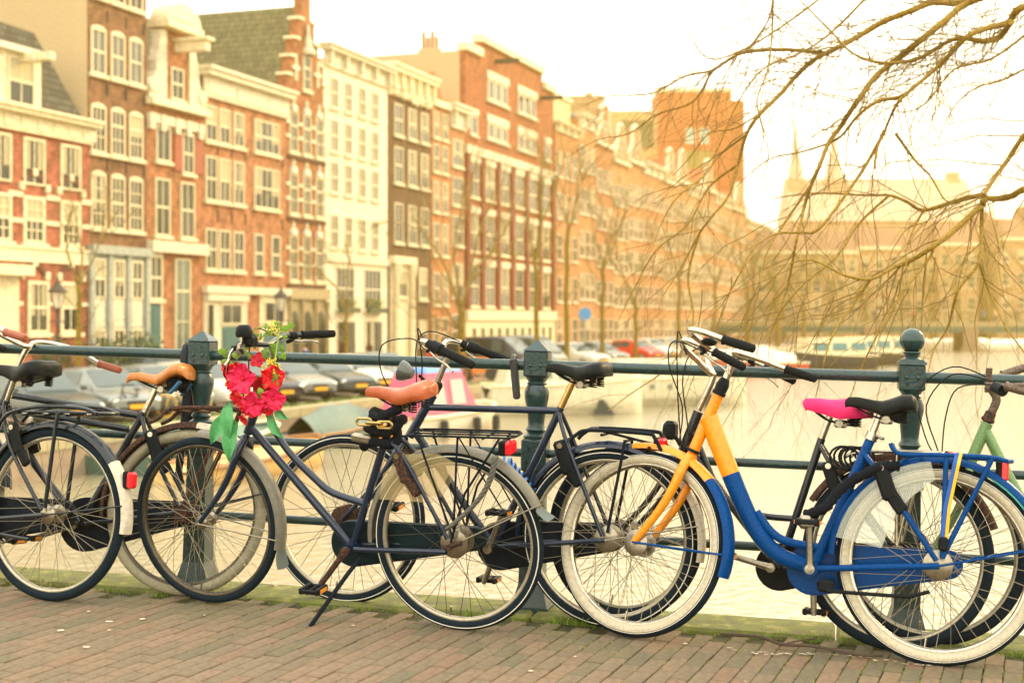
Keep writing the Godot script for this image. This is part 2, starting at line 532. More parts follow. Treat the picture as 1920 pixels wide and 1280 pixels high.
	for i in far.size():
		var q: Array = far[i]
		var zz: float = q[3]
		var uu := zz / F
		var w: float = (q[1] - q[0]) * uu
		var top: float = 2.8 + (600 - q[2]) * uu
		var h := thing("far_house", words[i], "house", Transform3D(Basis.IDENTITY, Vector3((q[0] - 960) * uu, QUAY, -zz)), "houses beyond the far bridge")
		g = Geo.new()
		g.span(Vector3(0, 0, -9), Vector3(w - 0.05, top, 0))
		put("wall", g, wallmat("far_wall_%d" % i, rgb(q[4], q[5], q[6]).lerp(rgb(236, 210, 164), 0.45)), h)  # cream mixed in: distant haze put into the wall colour
		g = Geo.new()
		g.hexa([Vector3(-0.1, top, 0.3), Vector3(w, top, 0.3), Vector3(w, top, -9), Vector3(-0.1, top, -9), Vector3(0.2, top + 3, -3), Vector3(w - 0.2, top + 3, -3), Vector3(w - 0.2, top + 3, -6), Vector3(0.2, top + 3, -6)])
		put("roof", g, mk("far_roof", rgb(176, 132, 104), 0.85, 0.0, "slate", 0.3), h)
		g = Geo.new()
		g.span(Vector3(-0.1, top - 0.5, 0), Vector3(w, top + 0.02, 0.35))
		put("cornice", g, mk("cream_paint", rgb(232, 218, 178), 0.6, 0.0, "mottle", 0.5), h)
		var nx := int(maxf(2, roundf(w / 1.9)))
		for r in 4:
			for k in nx:
				window(h, (k + 0.5) * w / nx, 1.0 + r * (top - 1.2) / 4.0, 1.0 + r * (top - 1.2) / 4.0 + 1.9, 1.1, 2, 2)

# ---------------------------------------------------------------- houses along the canal
var WM := {}
func window(h: Node, xc: float, y0: float, y1: float, w: float, nx: int, ny: int, o := {}) -> Node3D:
	var hh := y1 - y0
	var key := "%.2f %.2f %d %d %s" % [w, hh, nx, ny, str(o.get("arch", 0.0))]
	var f: float = o.get("f", 0.085)
	if not WM.has(key):
		var g := Geo.new()
		var a: float = o.get("arch", 0.0)
		for sx in [-1.0, 1.0]:
			g.span(Vector3(sx * w / 2, 0, 0), Vector3(sx * (w / 2 - f), hh - 0.001, 0.07))
		g.span(Vector3(-w / 2 + f, hh - f, 0.001), Vector3(w / 2 - f, hh, 0.069))
		g.span(Vector3(-w / 2 + f, 0, 0.001), Vector3(w / 2 - f, f * 0.8, 0.069))
		if a > 0.0:
			var pts := PackedVector2Array()
			for k in 9:
				var t := -1.0 + k * 0.25
				pts.append(Vector2(t * w / 2, hh + a * (1 - t * t)))
			pts[0].y = hh + 0.002; pts[8].y = hh + 0.002
			g.prism(pts, 0.0, 0.068)
		for k in range(1, nx):
			var x := -w / 2 + f + (w - 2 * f) * k / nx
			g.span(Vector3(x - 0.025, f * 0.8, 0.012), Vector3(x + 0.025, hh - f, 0.05))
		for k in range(1, ny):
			var y := f * 0.8 + (hh - 1.8 * f) * k / ny
			var t := 0.05 if (k * 2 == ny or (ny == 3 and k == 2)) else 0.022
			g.span(Vector3(-w / 2 + f, y - t, 0.013), Vector3(w / 2 - f, y + t, 0.056))
		var p := Geo.new()
		p.span(Vector3(-w / 2 + f, f * 0.8, 0.004), Vector3(w / 2 - f, hh - f, 0.022))
		var sl := Geo.new()
		sl.span(Vector3(-w / 2 - 0.12, -0.16, 0), Vector3(w / 2 + 0.12, -0.003, 0.16))
		var cu := Geo.new()
		cu.span(Vector3(-w / 2 + f + 0.01, hh * 0.34, 0.022), Vector3(-w / 2 + f + (w - 2 * f) * 0.3, hh - f - 0.01, 0.026))
		var cu2 := Geo.new()
		cu2.span(Vector3(w / 2 - f - 0.01, hh * 0.34, 0.022), Vector3(w / 2 - f - (w - 2 * f) * 0.3, hh - f - 0.01, 0.026))
		var bl := Geo.new()
		bl.span(Vector3(-w / 2 + f + 0.01, hh * 0.5, 0.022), Vector3(w / 2 - f - 0.01, hh - f - 0.01, 0.026))
		WM[key] = [g.mesh(), p.mesh(), sl.mesh(), cu.mesh(), bl.mesh(), cu2.mesh()]
	var q: Array = WM[key]
	var fm: Material = o.get("frame", mk("window_cream", rgb(206, 194, 158), 0.5))
	var wn := put("window", q[0], fm, h, Transform3D(Basis.IDENTITY, Vector3(xc, y0, o.get("z", 0.0))))
	var dark: Array = [mk("glass_a", rgb(38, 46, 42), 0.06), mk("glass_b", rgb(60, 62, 50), 0.06), mk("glass_c", rgb(26, 36, 38), 0.06)]
	var pm: Material = o.get("pane", dark[rng.randi() % 3])
	put("pane", q[1], pm, wn)
	if o.get("sill", true): put("sill", q[2], o.get("sillm", fm), wn)
	var cu: int = o.get("curtain", [0, 0, 1, 0, 2][rng.randi() % 5])
	if cu == 1:
		for k in [3, 5]: put("curtain", q[k], mk("curtain", rgb(168, 158, 124), 0.9), wn)
	elif cu == 2: put("blind", q[4], mk("blind", rgb(176, 166, 130), 0.9), wn)
	return wn

func house(s0: float, label: String, called := "canal_house") -> Node3D:
	var z := s0 / 1.0595
	return thing(called, label, "house", Transform3D(Basis(CANAL, Vector3.UP, OUT), Vector3(facade_x(z), QUAY, -z)), "houses along the left bank")

func slab(called: String, h: Node, m: Material, a: Vector3, b: Vector3) -> MeshInstance3D:
	var g := Geo.new()
	g.span(a, b)
	return put(called, g, m, h)

func pitched(h: Node, m: Material, x0: float, x1: float, y: float, rise: float, d := 10.0) -> void:   # ridge runs back from the street
	var g := Geo.new()
	g.prism(PackedVector2Array([Vector2(x0, y), Vector2(x1, y), Vector2((x0 + x1) / 2, y + rise)]), -d, -0.4)
	put("roof", g, m, h)

func cornice(h: Node, m: Material, x0: float, x1: float, y0: float, y1: float, brackets := 0) -> void:
	var g := Geo.new()
	g.span(Vector3(x0, y0, 0), Vector3(x1, y1 - (y1 - y0) * 0.3, 0.16))
	g.span(Vector3(x0 - 0.15, y1 - (y1 - y0) * 0.3, -0.2), Vector3(x1 + 0.15, y1 - (y1 - y0) * 0.12, 0.5))
	g.span(Vector3(x0 - 0.22, y1 - (y1 - y0) * 0.12, -0.21), Vector3(x1 + 0.22, y1, 0.62))
	put("cornice", g, m, h)
	for k in brackets:
		var x := lerpf(x0 + 0.3, x1 - 0.3, float(k) / maxi(brackets - 1, 1))
		var b := Geo.new()
		var t := (y1 - y0)
		b.span(Vector3(x - 0.11, y0 + t * 0.12, 0.161), Vector3(x + 0.11, y1 - t * 0.305, 0.42))
		put("bracket", b, m, h)

func arc_poly(x: float, y: float, rx: float, ry: float, a0: float, a1: float, n := 12) -> PackedVector2Array:
	var p := PackedVector2Array()
	for k in n + 1:
		var a := deg_to_rad(lerpf(a0, a1, float(k) / n))
		p.append(Vector2(x + rx * cos(a), y + ry * sin(a)))
	return p

func door(h: Node, x: float, y: float, w: float, hh: float, m: Material) -> void:
	var d := slab("door", h, m, Vector3(x - w / 2, y, 0.0), Vector3(x + w / 2, y + hh, 0.08))
	for k in 2:
		slab("panel", d, m, Vector3(x - w * 0.38, y + hh * (0.08 + 0.47 * k), 0.08), Vector3(x + w * 0.38, y + hh * (0.45 + 0.47 * k), 0.1))
	var g := Geo.new()
	g.ball(Vector3(x + w * 0.4, y + hh * 0.45, 0.13), Vector3.ONE * 0.05, 8)
	put("handle", g, mk("brass", rgb(190, 150, 70), 0.3, 1.0), d)

func build_houses() -> void:
	var cream := mk("cream_paint", rgb(202, 190, 158), 0.6, 0.0, "mottle", 1.5)
	var white := mk("white_paint", rgb(216, 206, 176), 0.6, 0.0, "mottle", 0.5)
	var slate := mk("slate", rgb(92, 92, 82), 0.8, 0.0, "slate", 0.25)
	var teal := mk("teal_door", rgb(40, 92, 92), 0.45)
	var dglass := mk("glass_c", rgb(26, 36, 38), 0.06)
	# 1 red house with white bands
	var h := house(53.26, "red brick house with pale bands and a dormer in its slate roof, leftmost", "red_house")
	var m := wallmat("red_brick", rgb(184, 112, 88))
	slab("wall", h, m, Vector3(-4, 0, -9), Vector3(7.5, 10.0, 0))
	for q in [[5.0, 5.5], [6.44, 6.62], [7.42, 7.62], [3.35, 3.5]]:
		var xs := [-4.0, 1.6, 2.5, 3.28, 4.7, 5.5, 6.9, 7.5]
		if q[0] == 5.0:
			slab("stone_band", h, cream, Vector3(-4, q[0], 0), Vector3(7.53, q[1], 0.09))
			slab("string_course", h, cream, Vector3(-4, 5.5, 0), Vector3(7.55, 5.6, 0.16))
		else:
			for k in [[0, 1], [2, 3], [4, 5], [6, 7]]:
				slab("stone_band", h, cream, Vector3(xs[k[0]], q[0], 0), Vector3(xs[k[1]] + 0.02, q[1], 0.07))
	cornice(h, cream, -4, 7.5, 9.86, 10.78)
	for k in 12:
		slab("frieze_panel", h, cream, Vector3(-3.6 + k * 0.95, 9.98, 0.16), Vector3(-2.85 + k * 0.95, 10.42, 0.2))
	var pb := {"frame": cream, "f": 0.14}
	for x in [2.04, 3.98, 6.2]:
		window(h, x, 7.92, 9.7, 1.25, 2, 1, {"frame": cream, "f": 0.1, "pane": dglass, "curtain": 1, "sill": false})
		window(h, x, 5.72, 7.5, 1.25, 3, 4, {"frame": cream, "f": 0.14, "curtain": 2})
		if x > 3:
			window(h, x + (0.25 if x < 5 else 0.0), 2.3, 4.3, 1.25, 2, 2, pb)
			var g := Geo.new()
			var ring := arc_poly(x, 7.75, 0.75, 0.75, 10, 170)
			var inner := arc_poly(x, 7.75, 0.52, 0.52, 170, 10)
			ring.append_array(inner)
			g.prism(ring, 0.0, 0.06)
			put("arch", g, mk("dark_brick", rgb(92, 60, 46), 0.9), h)
			g = Geo.new()
			ring = arc_poly(x, 4.4, 0.75, 0.6, 10, 170); ring.append_array(arc_poly(x, 4.4, 0.52, 0.4, 170, 10))
			g.prism(ring, 0.0, 0.06)
			put("arch", g, mk("dark_brick", rgb(92, 60, 46), 0.9), h)
			for sx in [-0.75, 0.0, 0.75]:
				slab("keystone", h, cream, Vector3(x + sx - 0.12, 8.28 if sx == 0.0 else 7.7, 0.0), Vector3(x + sx + 0.12, 8.55 if sx == 0.0 else 8.0, 0.12))
				slab("keystone", h, cream, Vector3(x + sx - 0.12, 4.85 if sx == 0.0 else 4.35, 0.0), Vector3(x + sx + 0.12, 5.0 if sx == 0.0 else 4.65, 0.121))
	slab("door_hood", h, cream, Vector3(0.9, 4.45, 0), Vector3(3.3, 4.85, 0.6))
	slab("door_surround", h, cream, Vector3(1.2, 0.3, 0.0), Vector3(3.0, 4.449, 0.12))
	door(h, 2.1, 0.4, 1.1, 3.0, mk("green_door", rgb(52, 74, 56), 0.5))
	slab("plinth", h, mk("plinth_stone", rgb(176, 160, 128), 0.9), Vector3(-4, 0, 0), Vector3(7.53, 0.6, 0.1))
	var g := Geo.new()
	g.prism(PackedVector2Array([Vector2(-4, 10.78), Vector2(7.35, 10.78), Vector2(4.2, 13.75), Vector2(-2, 13.9)]), -8.5, -0.15)
	put("roof", g, slate, h)
	var dm := slab("dormer", h, cream, Vector3(1.9, 10.6, -1.5), Vector3(4.3, 12.75, 0.1))
	slab("dormer_side", dm, mk("blue_grey_paint", rgb(112, 138, 140), 0.6), Vector3(1.87, 10.9, -1.4), Vector3(1.899, 12.6, -0.1))
	slab("dormer_roof", dm, mk("lead", rgb(205, 198, 176), 0.6), Vector3(1.6, 12.75, -2.5), Vector3(4.6, 12.98, 0.4))
	window(h, 3.1, 10.85, 12.6, 1.5, 2, 2, {"z": 0.1, "curtain": 2, "sill": false})
	slab("hoist_beam", h, cream, Vector3(3.0, 12.45, 0.1), Vector3(3.3, 12.75, 1.5))
	# 2 tall brown house
	h = house(60.65, "tall brown brick house with arched windows and a grey wooden front", "brown_house")
	m = wallmat("brown_brick", rgb(146, 108, 78))
	slab("wall", h, m, Vector3(0.0, 0, -12), Vector3(4.1, 17.6, 0))
	slab("side_wall", h, mk("plaster_side", rgb(196, 172, 132), 0.95, 0.0, "mottle", 1.7), Vector3(-0.03, 0, -12), Vector3(0.0, 17.6, -0.05))
	for x in [0.62, 1.95, 3.25]:
		window(h, x, 15.95, 17.3, 0.98, 2, 2, {"curtain": 0})
		window(h, x, 12.8, 14.65, 0.98, 2, 2, {"arch": 0.14, "pane": mk("glass_bright", rgb(90, 92, 84), 0.03), "curtain": 0})
		window(h, x, 9.62, 11.5, 0.98, 3, 3, {"arch": 0.14})
		window(h, x, 6.56, 8.75, 0.98, 3, 4, {"arch": 0.14})
		window(h, x, 3.69, 5.3, 0.8, 2, 2, {"frame": cream, "sill": false, "z": 0.06})
		window(h, x, 1.75, 2.45, 0.8, 2, 1, {"frame": cream, "sill": false, "z": 0.06})
		slab("wood_panel", h, white, Vector3(x - 0.4, 2.52, 0.06), Vector3(x + 0.4, 3.66, 0.09))
		for y in [8.95, 12.0, 15.0]:
			slab("wall_anchor", h, mk("iron", rgb(50, 46, 42), 0.7), Vector3(x + 0.6, y, 0), Vector3(x + 0.65, y + 0.5, 0.05))
	var gw := mk("grey_wood", rgb(160, 166, 154), 0.6, 0.0, "mottle", 0.6)
	slab("shop_front", h, gw, Vector3(0.0, 0, 0), Vector3(4.1, 5.5, 0.06))
	slab("shop_cornice", h, gw, Vector3(-0.05, 5.5, 0), Vector3(4.15, 5.85, 0.3))
	for x in [0.06, 1.28, 2.6, 3.95]:
		slab("pilaster", h, gw, Vector3(x - 0.14, 0, 0.06), Vector3(x + 0.14, 5.5, 0.2))
	cornice(h, cream, 0, 4.1, 17.6, 18.6, 4)
	# 3 neck gable house
	h = house(64.77, "orange brick house with a white scrolled neck gable and red shutters", "neck_gable_house")
	m = wallmat("orange_brick", rgb(184, 128, 88))
	slab("wall", h, m, Vector3(0.0, 0, -10), Vector3(4.45, 12.1, 0))
	var neck := slab("gable", h, m, Vector3(1.35, 12.4, -0.6), Vector3(3.2, 15.9, 0.02))
	g = Geo.new()
	g.prism(arc_poly(2.28, 15.9, 1.35, 0.95, 0, 180, 16), -0.5, 0.45)
	put("pediment", g, cream, neck)
	g = Geo.new()
	g.prism(arc_poly(2.28, 16.02, 0.85, 0.6, 0, 180, 16), 0.45, 0.5)
	put("pediment_panel", g, white, neck)
	slab("pediment_base", neck, cream, Vector3(0.85, 15.6, -0.55), Vector3(3.7, 15.898, 0.55))
	for sx in [-1.0, 1.0]:
		g = Geo.new()
		var sc := PackedVector2Array([Vector2(0.93, 12.4), Vector2(2.25, 12.4), Vector2(2.22, 12.95), Vector2(1.95, 13.2), Vector2(1.75, 13.6), Vector2(1.72, 14.1), Vector2(1.5, 14.6), Vector2(1.38, 15.3), Vector2(1.3, 15.5), Vector2(0.93, 15.5)])
		for k in sc.size(): sc[k] = Vector2(2.28 + sx * sc[k].x, sc[k].y)
		g.prism(sc, -0.35, 0.12)
		put("scroll", g, white, neck)
		g = Geo.new()
		g.lathe([Vector2(0.0, 0.0), Vector2(0.3, 0.0), Vector2(0.34, 0.06), Vector2(0.34, 0.5), Vector2(0.3, 0.56), Vector2(0, 0.56)], 16, Transform3D(Basis(Vector3.RIGHT, PI / 2), Vector3(2.28 + sx * 1.98, 12.95, -0.35)))
		put("scroll_end", g, white, neck)
	window(h, 2.28, 12.6, 14.0, 1.0, 2, 2, {"z": 0.02})
	var hb := slab("hoist_beam", h, cream, Vector3(2.1, 14.7, 0.02), Vector3(2.5, 15.15, 1.6))
	slab("beam_cap", hb, cream, Vector3(1.95, 15.15, 0.02), Vector3(2.65, 15.28, 1.75))
	slab("ledge", h, cream, Vector3(-0.1, 12.1, -0.4), Vector3(4.6, 12.4, 0.4))
	slab("frieze", h, white, Vector3(0.0, 11.35, 0), Vector3(4.45, 11.75, 0.14))
	for x in [0.2, 1.05, 2.2, 3.1, 4.1]:
		slab("frieze_block", h, white, Vector3(x - 0.18, 11.05, 0.0), Vector3(x + 0.18, 11.75, 0.2))
	window(h, 1.2, 9.75, 11.3, 1.1, 2, 1, {"curtain": 0})
	window(h, 3.2, 9.4, 11.2, 0.95, 2, 2, {"curtain": 0})
	for x in [2.35, 4.05]:
		slab("shutter", h, mk("red_shutter", rgb(140, 62, 42), 0.6), Vector3(x - 0.33, 9.45, 0), Vector3(x + 0.33, 11.2, 0.09))
	for x in [1.15, 3.15]:
		window(h, x, 6.5, 9.0, 1.15, 2, 2, {"curtain": 0, "pane": mk("glass_b", rgb(60, 62, 50), 0.06)})
	slab("shop_cornice", h, white, Vector3(-0.05, 5.75, 0), Vector3(4.5, 6.25, 0.35))
	slab("shop_panel", h, white, Vector3(0.0, 0, 0), Vector3(1.15, 5.75, 0.05))
	window(h, 0.55, 3.7, 5.6, 0.95, 2, 2, {"z": 0.05, "curtain": 0})
	door(h, 0.55, 0.9, 0.8, 2.6, teal)
	window(h, 2.75, 1.3, 5.55, 1.25, 2, 3, {"pane": mk("glass_d", rgb(92, 104, 92), 0.08), "curtain": 0})
	slab("stoop", h, mk("blue_grey_paint", rgb(112, 138, 140), 0.6), Vector3(0.0, 0, 0.05), Vector3(1.2, 0.9, 1.2))
	# 4 wide house with a long cream cornice
	h = house(69.18, "wide pinkish brick house with a deep cream cornice and a teal door", "wide_house")
	m = wallmat("pink_brick", rgb(190, 134, 96))
	slab("wall", h, m, Vector3(0.02, 0, -9), Vector3(8.1, 13.2, 0))
	cornice(h, white, 0.05, 8.1, 13.1, 14.5)
	for q in [[0.3, 2.6], [2.9, 5.6], [5.9, 7.8]]:
		slab("frieze_panel", h, white, Vector3(q[0], 13.25, 0.16), Vector3(q[1], 13.9, 0.2))
	for r in [[11.1, 12.75], [8.35, 10.4], [5.15, 7.05]]:
		for x in [0.75, 1.95, 3.25]:
			window(h, x, r[0], r[1], 0.98, 2, 2, {"curtain": 0 if r[0] < 6 else rng.randi() % 3})
		if r[0] > 6:
			window(h, 6.0, r[0], r[1] - 0.05, 2.5, 4, 2, {"curtain": 1})
		else:
			for x in [5.2, 6.9]: window(h, x, r[0], r[1], 0.9, 1, 2, {"curtain": 0})
	for x in [1.35, 2.6, 3.9, 7.6]:
		for y in [7.4, 10.55]:
			slab("wall_anchor", h, mk("iron", rgb(50, 46, 42), 0.7), Vector3(x, y, 0), Vector3(x + 0.05, y + 0.55, 0.05))
	slab("shop_panel", h, white, Vector3(0.1, 0, 0), Vector3(4.0, 4.05, 0.05))
	slab("shop_cornice", h, white, Vector3(0.0, 4.05, 0), Vector3(8.1, 4.4, 0.3))
	slab("awning_board", h, white, Vector3(0.2, 3.7, 0.05), Vector3(3.9, 4.0, 0.25))
	window(h, 0.6, 1.5, 3.6, 0.7, 1, 1, {"z": 0.05, "sill": false})
	window(h, 2.5, 2.6, 3.6, 1.9, 2, 1, {"z": 0.05, "sill": false, "curtain": 0})
	door(h, 2.5, 0.1, 1.7, 2.4, teal)
	slab("shop_panel", h, cream, Vector3(5.3, 0, 0), Vector3(8.1, 4.05, 0.05))
	window(h, 6.7, 2.7, 3.75, 2.1, 2, 1, {"z": 0.05})
	slab("shutter_board", h, teal, Vector3(5.6, 0.2, 0.05), Vector3(7.9, 2.2, 0.1))
	g = Geo.new()
	g.hexa([Vector3(0.1, 14.3, -0.4), Vector3(8.0, 14.3, -0.4), Vector3(8.0, 14.3, -9), Vector3(0.1, 14.3, -9), Vector3(0.6, 15.2, -3), Vector3(7.5, 15.2, -3), Vector3(7.5, 15.2, -6), Vector3(0.6, 15.2, -6)])
	put("roof", g, mk("orange_tile", rgb(214, 120, 70), 0.8, 0.0, "slate", 0.5), h)
	slab("roof_hut", h, mk("lead", rgb(205, 198, 176), 0.6), Vector3(0.6, 14.3, -3.2), Vector3(2.0, 15.6, -1.6))
	# 5 stepped gable house
	h = house(77.28, "narrow orange brick house with a stepped gable and white stone bands", "stepped_gable_house")
	m = wallmat("gable_brick", rgb(176, 118, 78))
	slab("wall", h, m, Vector3(0.0, 0, -11), Vector3(4.35, 14.3, 0))
	var st := PackedVector2Array([Vector2(0, 14.3), Vector2(0, 15.4), Vector2(0.4, 15.4), Vector2(0.4, 16.4), Vector2(0.8, 16.4), Vector2(0.8, 17.4), Vector2(1.25, 17.4), Vector2(1.25, 18.5), Vector2(1.7, 18.5), Vector2(1.7, 20.3), Vector2(2.65, 20.3), Vector2(2.65, 18.5), Vector2(3.1, 18.5), Vector2(3.1, 17.4), Vector2(3.55, 17.4), Vector2(3.55, 16.4), Vector2(3.95, 16.4), Vector2(3.95, 15.4), Vector2(4.35, 15.4), Vector2(4.35, 14.3)])
	g = Geo.new()
	g.prism(st, -0.5, -0.002)
	var gb := put("gable", g, m, h)
	for q in [[0.2, 15.4], [0.6, 16.4], [1.02, 17.4], [1.47, 18.5], [2.88, 18.5], [3.33, 17.4], [3.75, 16.4], [4.15, 15.4]]:
		slab("step_cap", gb, cream, Vector3(q[0] - 0.3, q[1] + 0.002, -0.6), Vector3(q[0] + 0.3, q[1] + 0.14, 0.12))
	slab("chimney", gb, m, Vector3(1.75, 20.3, -0.5), Vector3(2.6, 22.2, -0.05))
	g = Geo.new()
	g.prism(PackedVector2Array([Vector2(-0.5, 14.2), Vector2(4.6, 14.2), Vector2(2.2, 19.4)]), -26, -0.52)
	put("roof", g, mk("green_slate", rgb(112, 108, 70), 0.85, 0.0, "slate", 0.2), h)
	window(h, 2.18, 14.9, 16.7, 0.85, 1, 3, {"curtain": 0})
	g = Geo.new()
	g.lathe([Vector2(0.42, 16.75), Vector2(0.45, 16.95), Vector2(0.2, 17.2), Vector2(0.22, 17.5), Vector2(0.08, 17.9), Vector2(0.1, 18.2), Vector2(0.0, 18.5)], 8, Transform3D(Basis.IDENTITY, Vector3(2.18, 0, 0.1)))
	put("obelisk", g, white, h)
	for x in [0.95, 3.4]:
		g = Geo.new()
		g.span(Vector3(x - 0.09, 15.2, 0), Vector3(x + 0.09, 16.6, 0.08)); g.span(Vector3(x - 0.4, 15.8, 0.001), Vector3(x + 0.4, 16.0, 0.081))
		put("stone_cross", g, white, h)
	for r in [[11.5, 13.6], [8.3, 10.4], [4.85, 7.2]]:
		for x in [0.72, 2.18, 3.62]:
			window(h, x, r[0], r[1], 0.85, 2, 3, {"curtain": 0})
			g = Geo.new()
			g.lathe([Vector2(0.45, 0.0), Vector2(0.4, 0.25), Vector2(0.14, 0.4), Vector2(0.16, 0.62), Vector2(0.0, 0.8)], 8, Transform3D(Basis(Vector3.RIGHT, Vector3.UP, Vector3(0, 0, 0.3)), Vector3(x, r[1] + 0.02, 0.02)))
			put("window_crown", g, white, h)
		for y in [0.33, 0.68]:
			for x in [0.1, 1.45, 2.9, 4.2]:
				slab("stone_band", h, white, Vector3(x - 0.22, lerpf(r[0], r[1], y), 0), Vector3(x + 0.22, lerpf(r[0], r[1], y) + 0.17, 0.075))
		slab("string_course", h, mk("dark_brick", rgb(92, 60, 46), 0.9), Vector3(0, r[0] - 0.36, 0), Vector3(4.35, r[0] - 0.2, 0.1))
	var gs := mk("grey_stone", rgb(172, 156, 118), 0.9, 0.0, "mottle", 0.6)
	slab("stone_front", h, gs, Vector3(0.0, 0, 0), Vector3(4.35, 3.9, 0.08))
	slab("stone_ledge", h, gs, Vector3(-0.05, 3.9, 0), Vector3(4.4, 4.45, 0.3))
	for x in [0.7, 2.18, 3.65]:
		g = Geo.new()
		var p := arc_poly(x, 2.3, 0.5, 1.0, 0, 180, 10)
		p.append(Vector2(x - 0.5, 0.4)); p.append(Vector2(x + 0.5, 0.4))
		g.prism(p, 0.08, 0.1)
		put("arched_window", g, mk("glass_b", rgb(60, 62, 50), 0.06), h)
	for x in [0.06, 1.42, 2.94, 4.29]:
		g = Geo.new()
		g.lathe([Vector2(0.13, 0), Vector2(0.1, 0.2), Vector2(0.08, 3.0), Vector2(0.14, 3.2), Vector2(0.14, 3.5)], 8, Transform3D(Basis.IDENTITY, Vector3(x, 0.3, 0.2)))
		put("column", g, gs, h)
	# 6 white house
	h = house(81.55, "white painted five storey house with four window columns and flower boxes", "white_house")
	var wp := mk("white_wall", rgb(240, 226, 192), 0.8, 0.0, "mottle", 0.4)
	slab("wall", h, wp, Vector3(-0.1, 0, -10), Vector3(8.25, 17.0, 0))
	cornice(h, white, -0.1, 8.25, 16.6, 17.8, 5)
	for r in [[14.45, 16.1], [12.05, 13.8], [9.8, 11.5], [6.8, 8.6]]:
		for x in [1.16, 2.89, 4.7, 6.44]:
			window(h, x, r[0], r[1], 0.95, 2, 2, {"frame": white, "f": 0.08, "pane": mk("glass_tan", rgb(120, 108, 80), 0.1), "curtain": 0})
	slab("string_course", h, white, Vector3(-0.12, 6.0, 0), Vector3(8.27, 6.4, 0.18))
	for q in [[2.5, 3.4], [6.1, 3.4]]:
		window(h, q[0], q[1], 5.75, 2.3, 4, 2, {"frame": white, "pane": dglass, "curtain": 0})
		g = Geo.new()
		var rr := RandomNumberGenerator.new(); rr.seed = 3
		g.colored = true
		for k in 90:
			g.col = [Color(0.1, 0.16, 0.03), Color(0.5, 0.33, 0.04), Color(0.14, 0.2, 0.04)][rr.randi() % 3]
			var c := Vector3(q[0] + rr.randf_range(-1.1, 1.1), q[1] + rr.randf_range(0.05, 0.55), rr.randf_range(0.1, 0.4))
			var d := Vector3(rr.randf_range(-0.1, 0.1), rr.randf_range(-0.1, 0.1), rr.randf_range(-0.1, 0.1))
			g.tri(c + d, c - d.rotated(Vector3.UP, 1.2), c + Vector3(d.y, 0.12, d.x), Vector3.BACK, Vector3.BACK, Vector3.BACK)
		var fm := mk("flower_mix", Color(1, 1, 1), 0.9); fm.vertex_color_use_as_albedo = true
		var fb := slab("flower_box", h, mk("box_green", rgb(74, 84, 60), 0.8), Vector3(q[0] - 1.15, q[1] - 0.2, 0.17), Vector3(q[0] + 1.15, q[1] + 0.1, 0.45))
		put("flowers", g, fm, fb)
		window(h, q[0] - 0.5, 0.6, 2.8, 1.2, 1, 1, {"frame": white, "sill": false})
		door(h, q[0] + 0.75, 0.2, 0.9, 2.5, mk("dark_door", rgb(62, 66, 60), 0.5))
	# 7 dark brown house with an ornate cornice
	h = house(89.95, "dark brown brick house with an ornate cream cornice and a columned doorway", "dark_brown_house")
	m = wallmat("umber_brick", rgb(112, 84, 56))
	slab("wall", h, m, Vector3(0.0, 0, -11), Vector3(6.65, 16.4, 0))
	cornice(h, cream, -0.1, 6.7, 16.6, 18.2, 6)
	slab("frieze", h, cream, Vector3(0, 16.3, -0.3), Vector3(6.65, 16.601, 0.12))
	g = Geo.new()
	var ro := RandomNumberGenerator.new(); ro.seed = 12
	for k in 34:
		var t := ro.randf()
		g.ball(Vector3(0.5 + t * 5.7, 16.35 - 0.55 * (1 - absf(t - 0.5) * 2) * ro.randf() + ro.randf() * 0.6, 0.16), Vector3(0.22, 0.2, 0.14) * ro.randf_range(0.7, 1.4), 8)
	put("carved_garland", g, cream, h)
	for r in [[14.0, 15.9], [11.1, 13.3], [7.5, 9.9]]:
		for x in [1.45, 3.55, 5.5]:
			window(h, x, r[0], r[1], 1.25, 2, 2, {"curtain": rng.randi() % 2})
	slab("portal", h, cream, Vector3(0.15, 0.0, 0), Vector3(3.2, 6.2, 0.15))
	slab("portal_cornice", h, cream, Vector3(0.0, 6.2, 0), Vector3(3.4, 6.65, 0.45))
	for x in [0.5, 2.85]:
		g = Geo.new()
		g.lathe([Vector2(0.28, 0), Vector2(0.2, 0.2), Vector2(0.16, 5.4), Vector2(0.28, 5.7), Vector2(0.28, 6.2)], 12, Transform3D(Basis.IDENTITY, Vector3(x, 0, 0.35)))
		put("column", g, cream, h)
	door(h, 1.65, 0.8, 1.3, 3.0, mk("dark_door", rgb(62, 66, 60), 0.5))
	window(h, 1.65, 4.2, 5.8, 1.4, 2, 1, {"z": 0.15})
	window(h, 5.2, 4.1, 6.1, 1.25, 2, 2)
	window(h, 5.2, 1.2, 2.8, 1.25, 2, 2)
	# 8, 8b narrow houses
	h = house(96.67, "narrow orange house with a small red tiled gable beside the dark brown house", "narrow_house")
	m = wallmat("tan_brick", rgb(206, 142, 90))
	slab("wall", h, m, Vector3(0.0, 0, -10), Vector3(3.1, 17.0, 0))
	slab("frieze", h, cream, Vector3(0, 16.6, 0), Vector3(3.1, 17.02, 0.25))
	pitched(h, mk("orange_tile", rgb(214, 120, 70), 0.8, 0.0, "slate", 0.5), -0.05, 3.15, 17.0, 2.0)
	for r in [[14.6, 16.3], [12.4, 14.2], [9.8, 11.8], [7.0, 9.1], [3.8, 5.9], [1.0, 3.0]]:
		for x in [0.75, 2.25]:
			window(h, x, r[0], r[1], 0.95, 2, 2)
	h = house(99.8, "narrow tan house with a white lifted cornice left of the big red building", "narrow_house")
	slab("wall", h, wallmat("tan_brick_b", rgb(196, 140, 98)), Vector3(0.02, 0, -10), Vector3(2.75, 16.0, 0))
	cornice(h, white, 0.0, 2.75, 15.6, 17.2, 2)
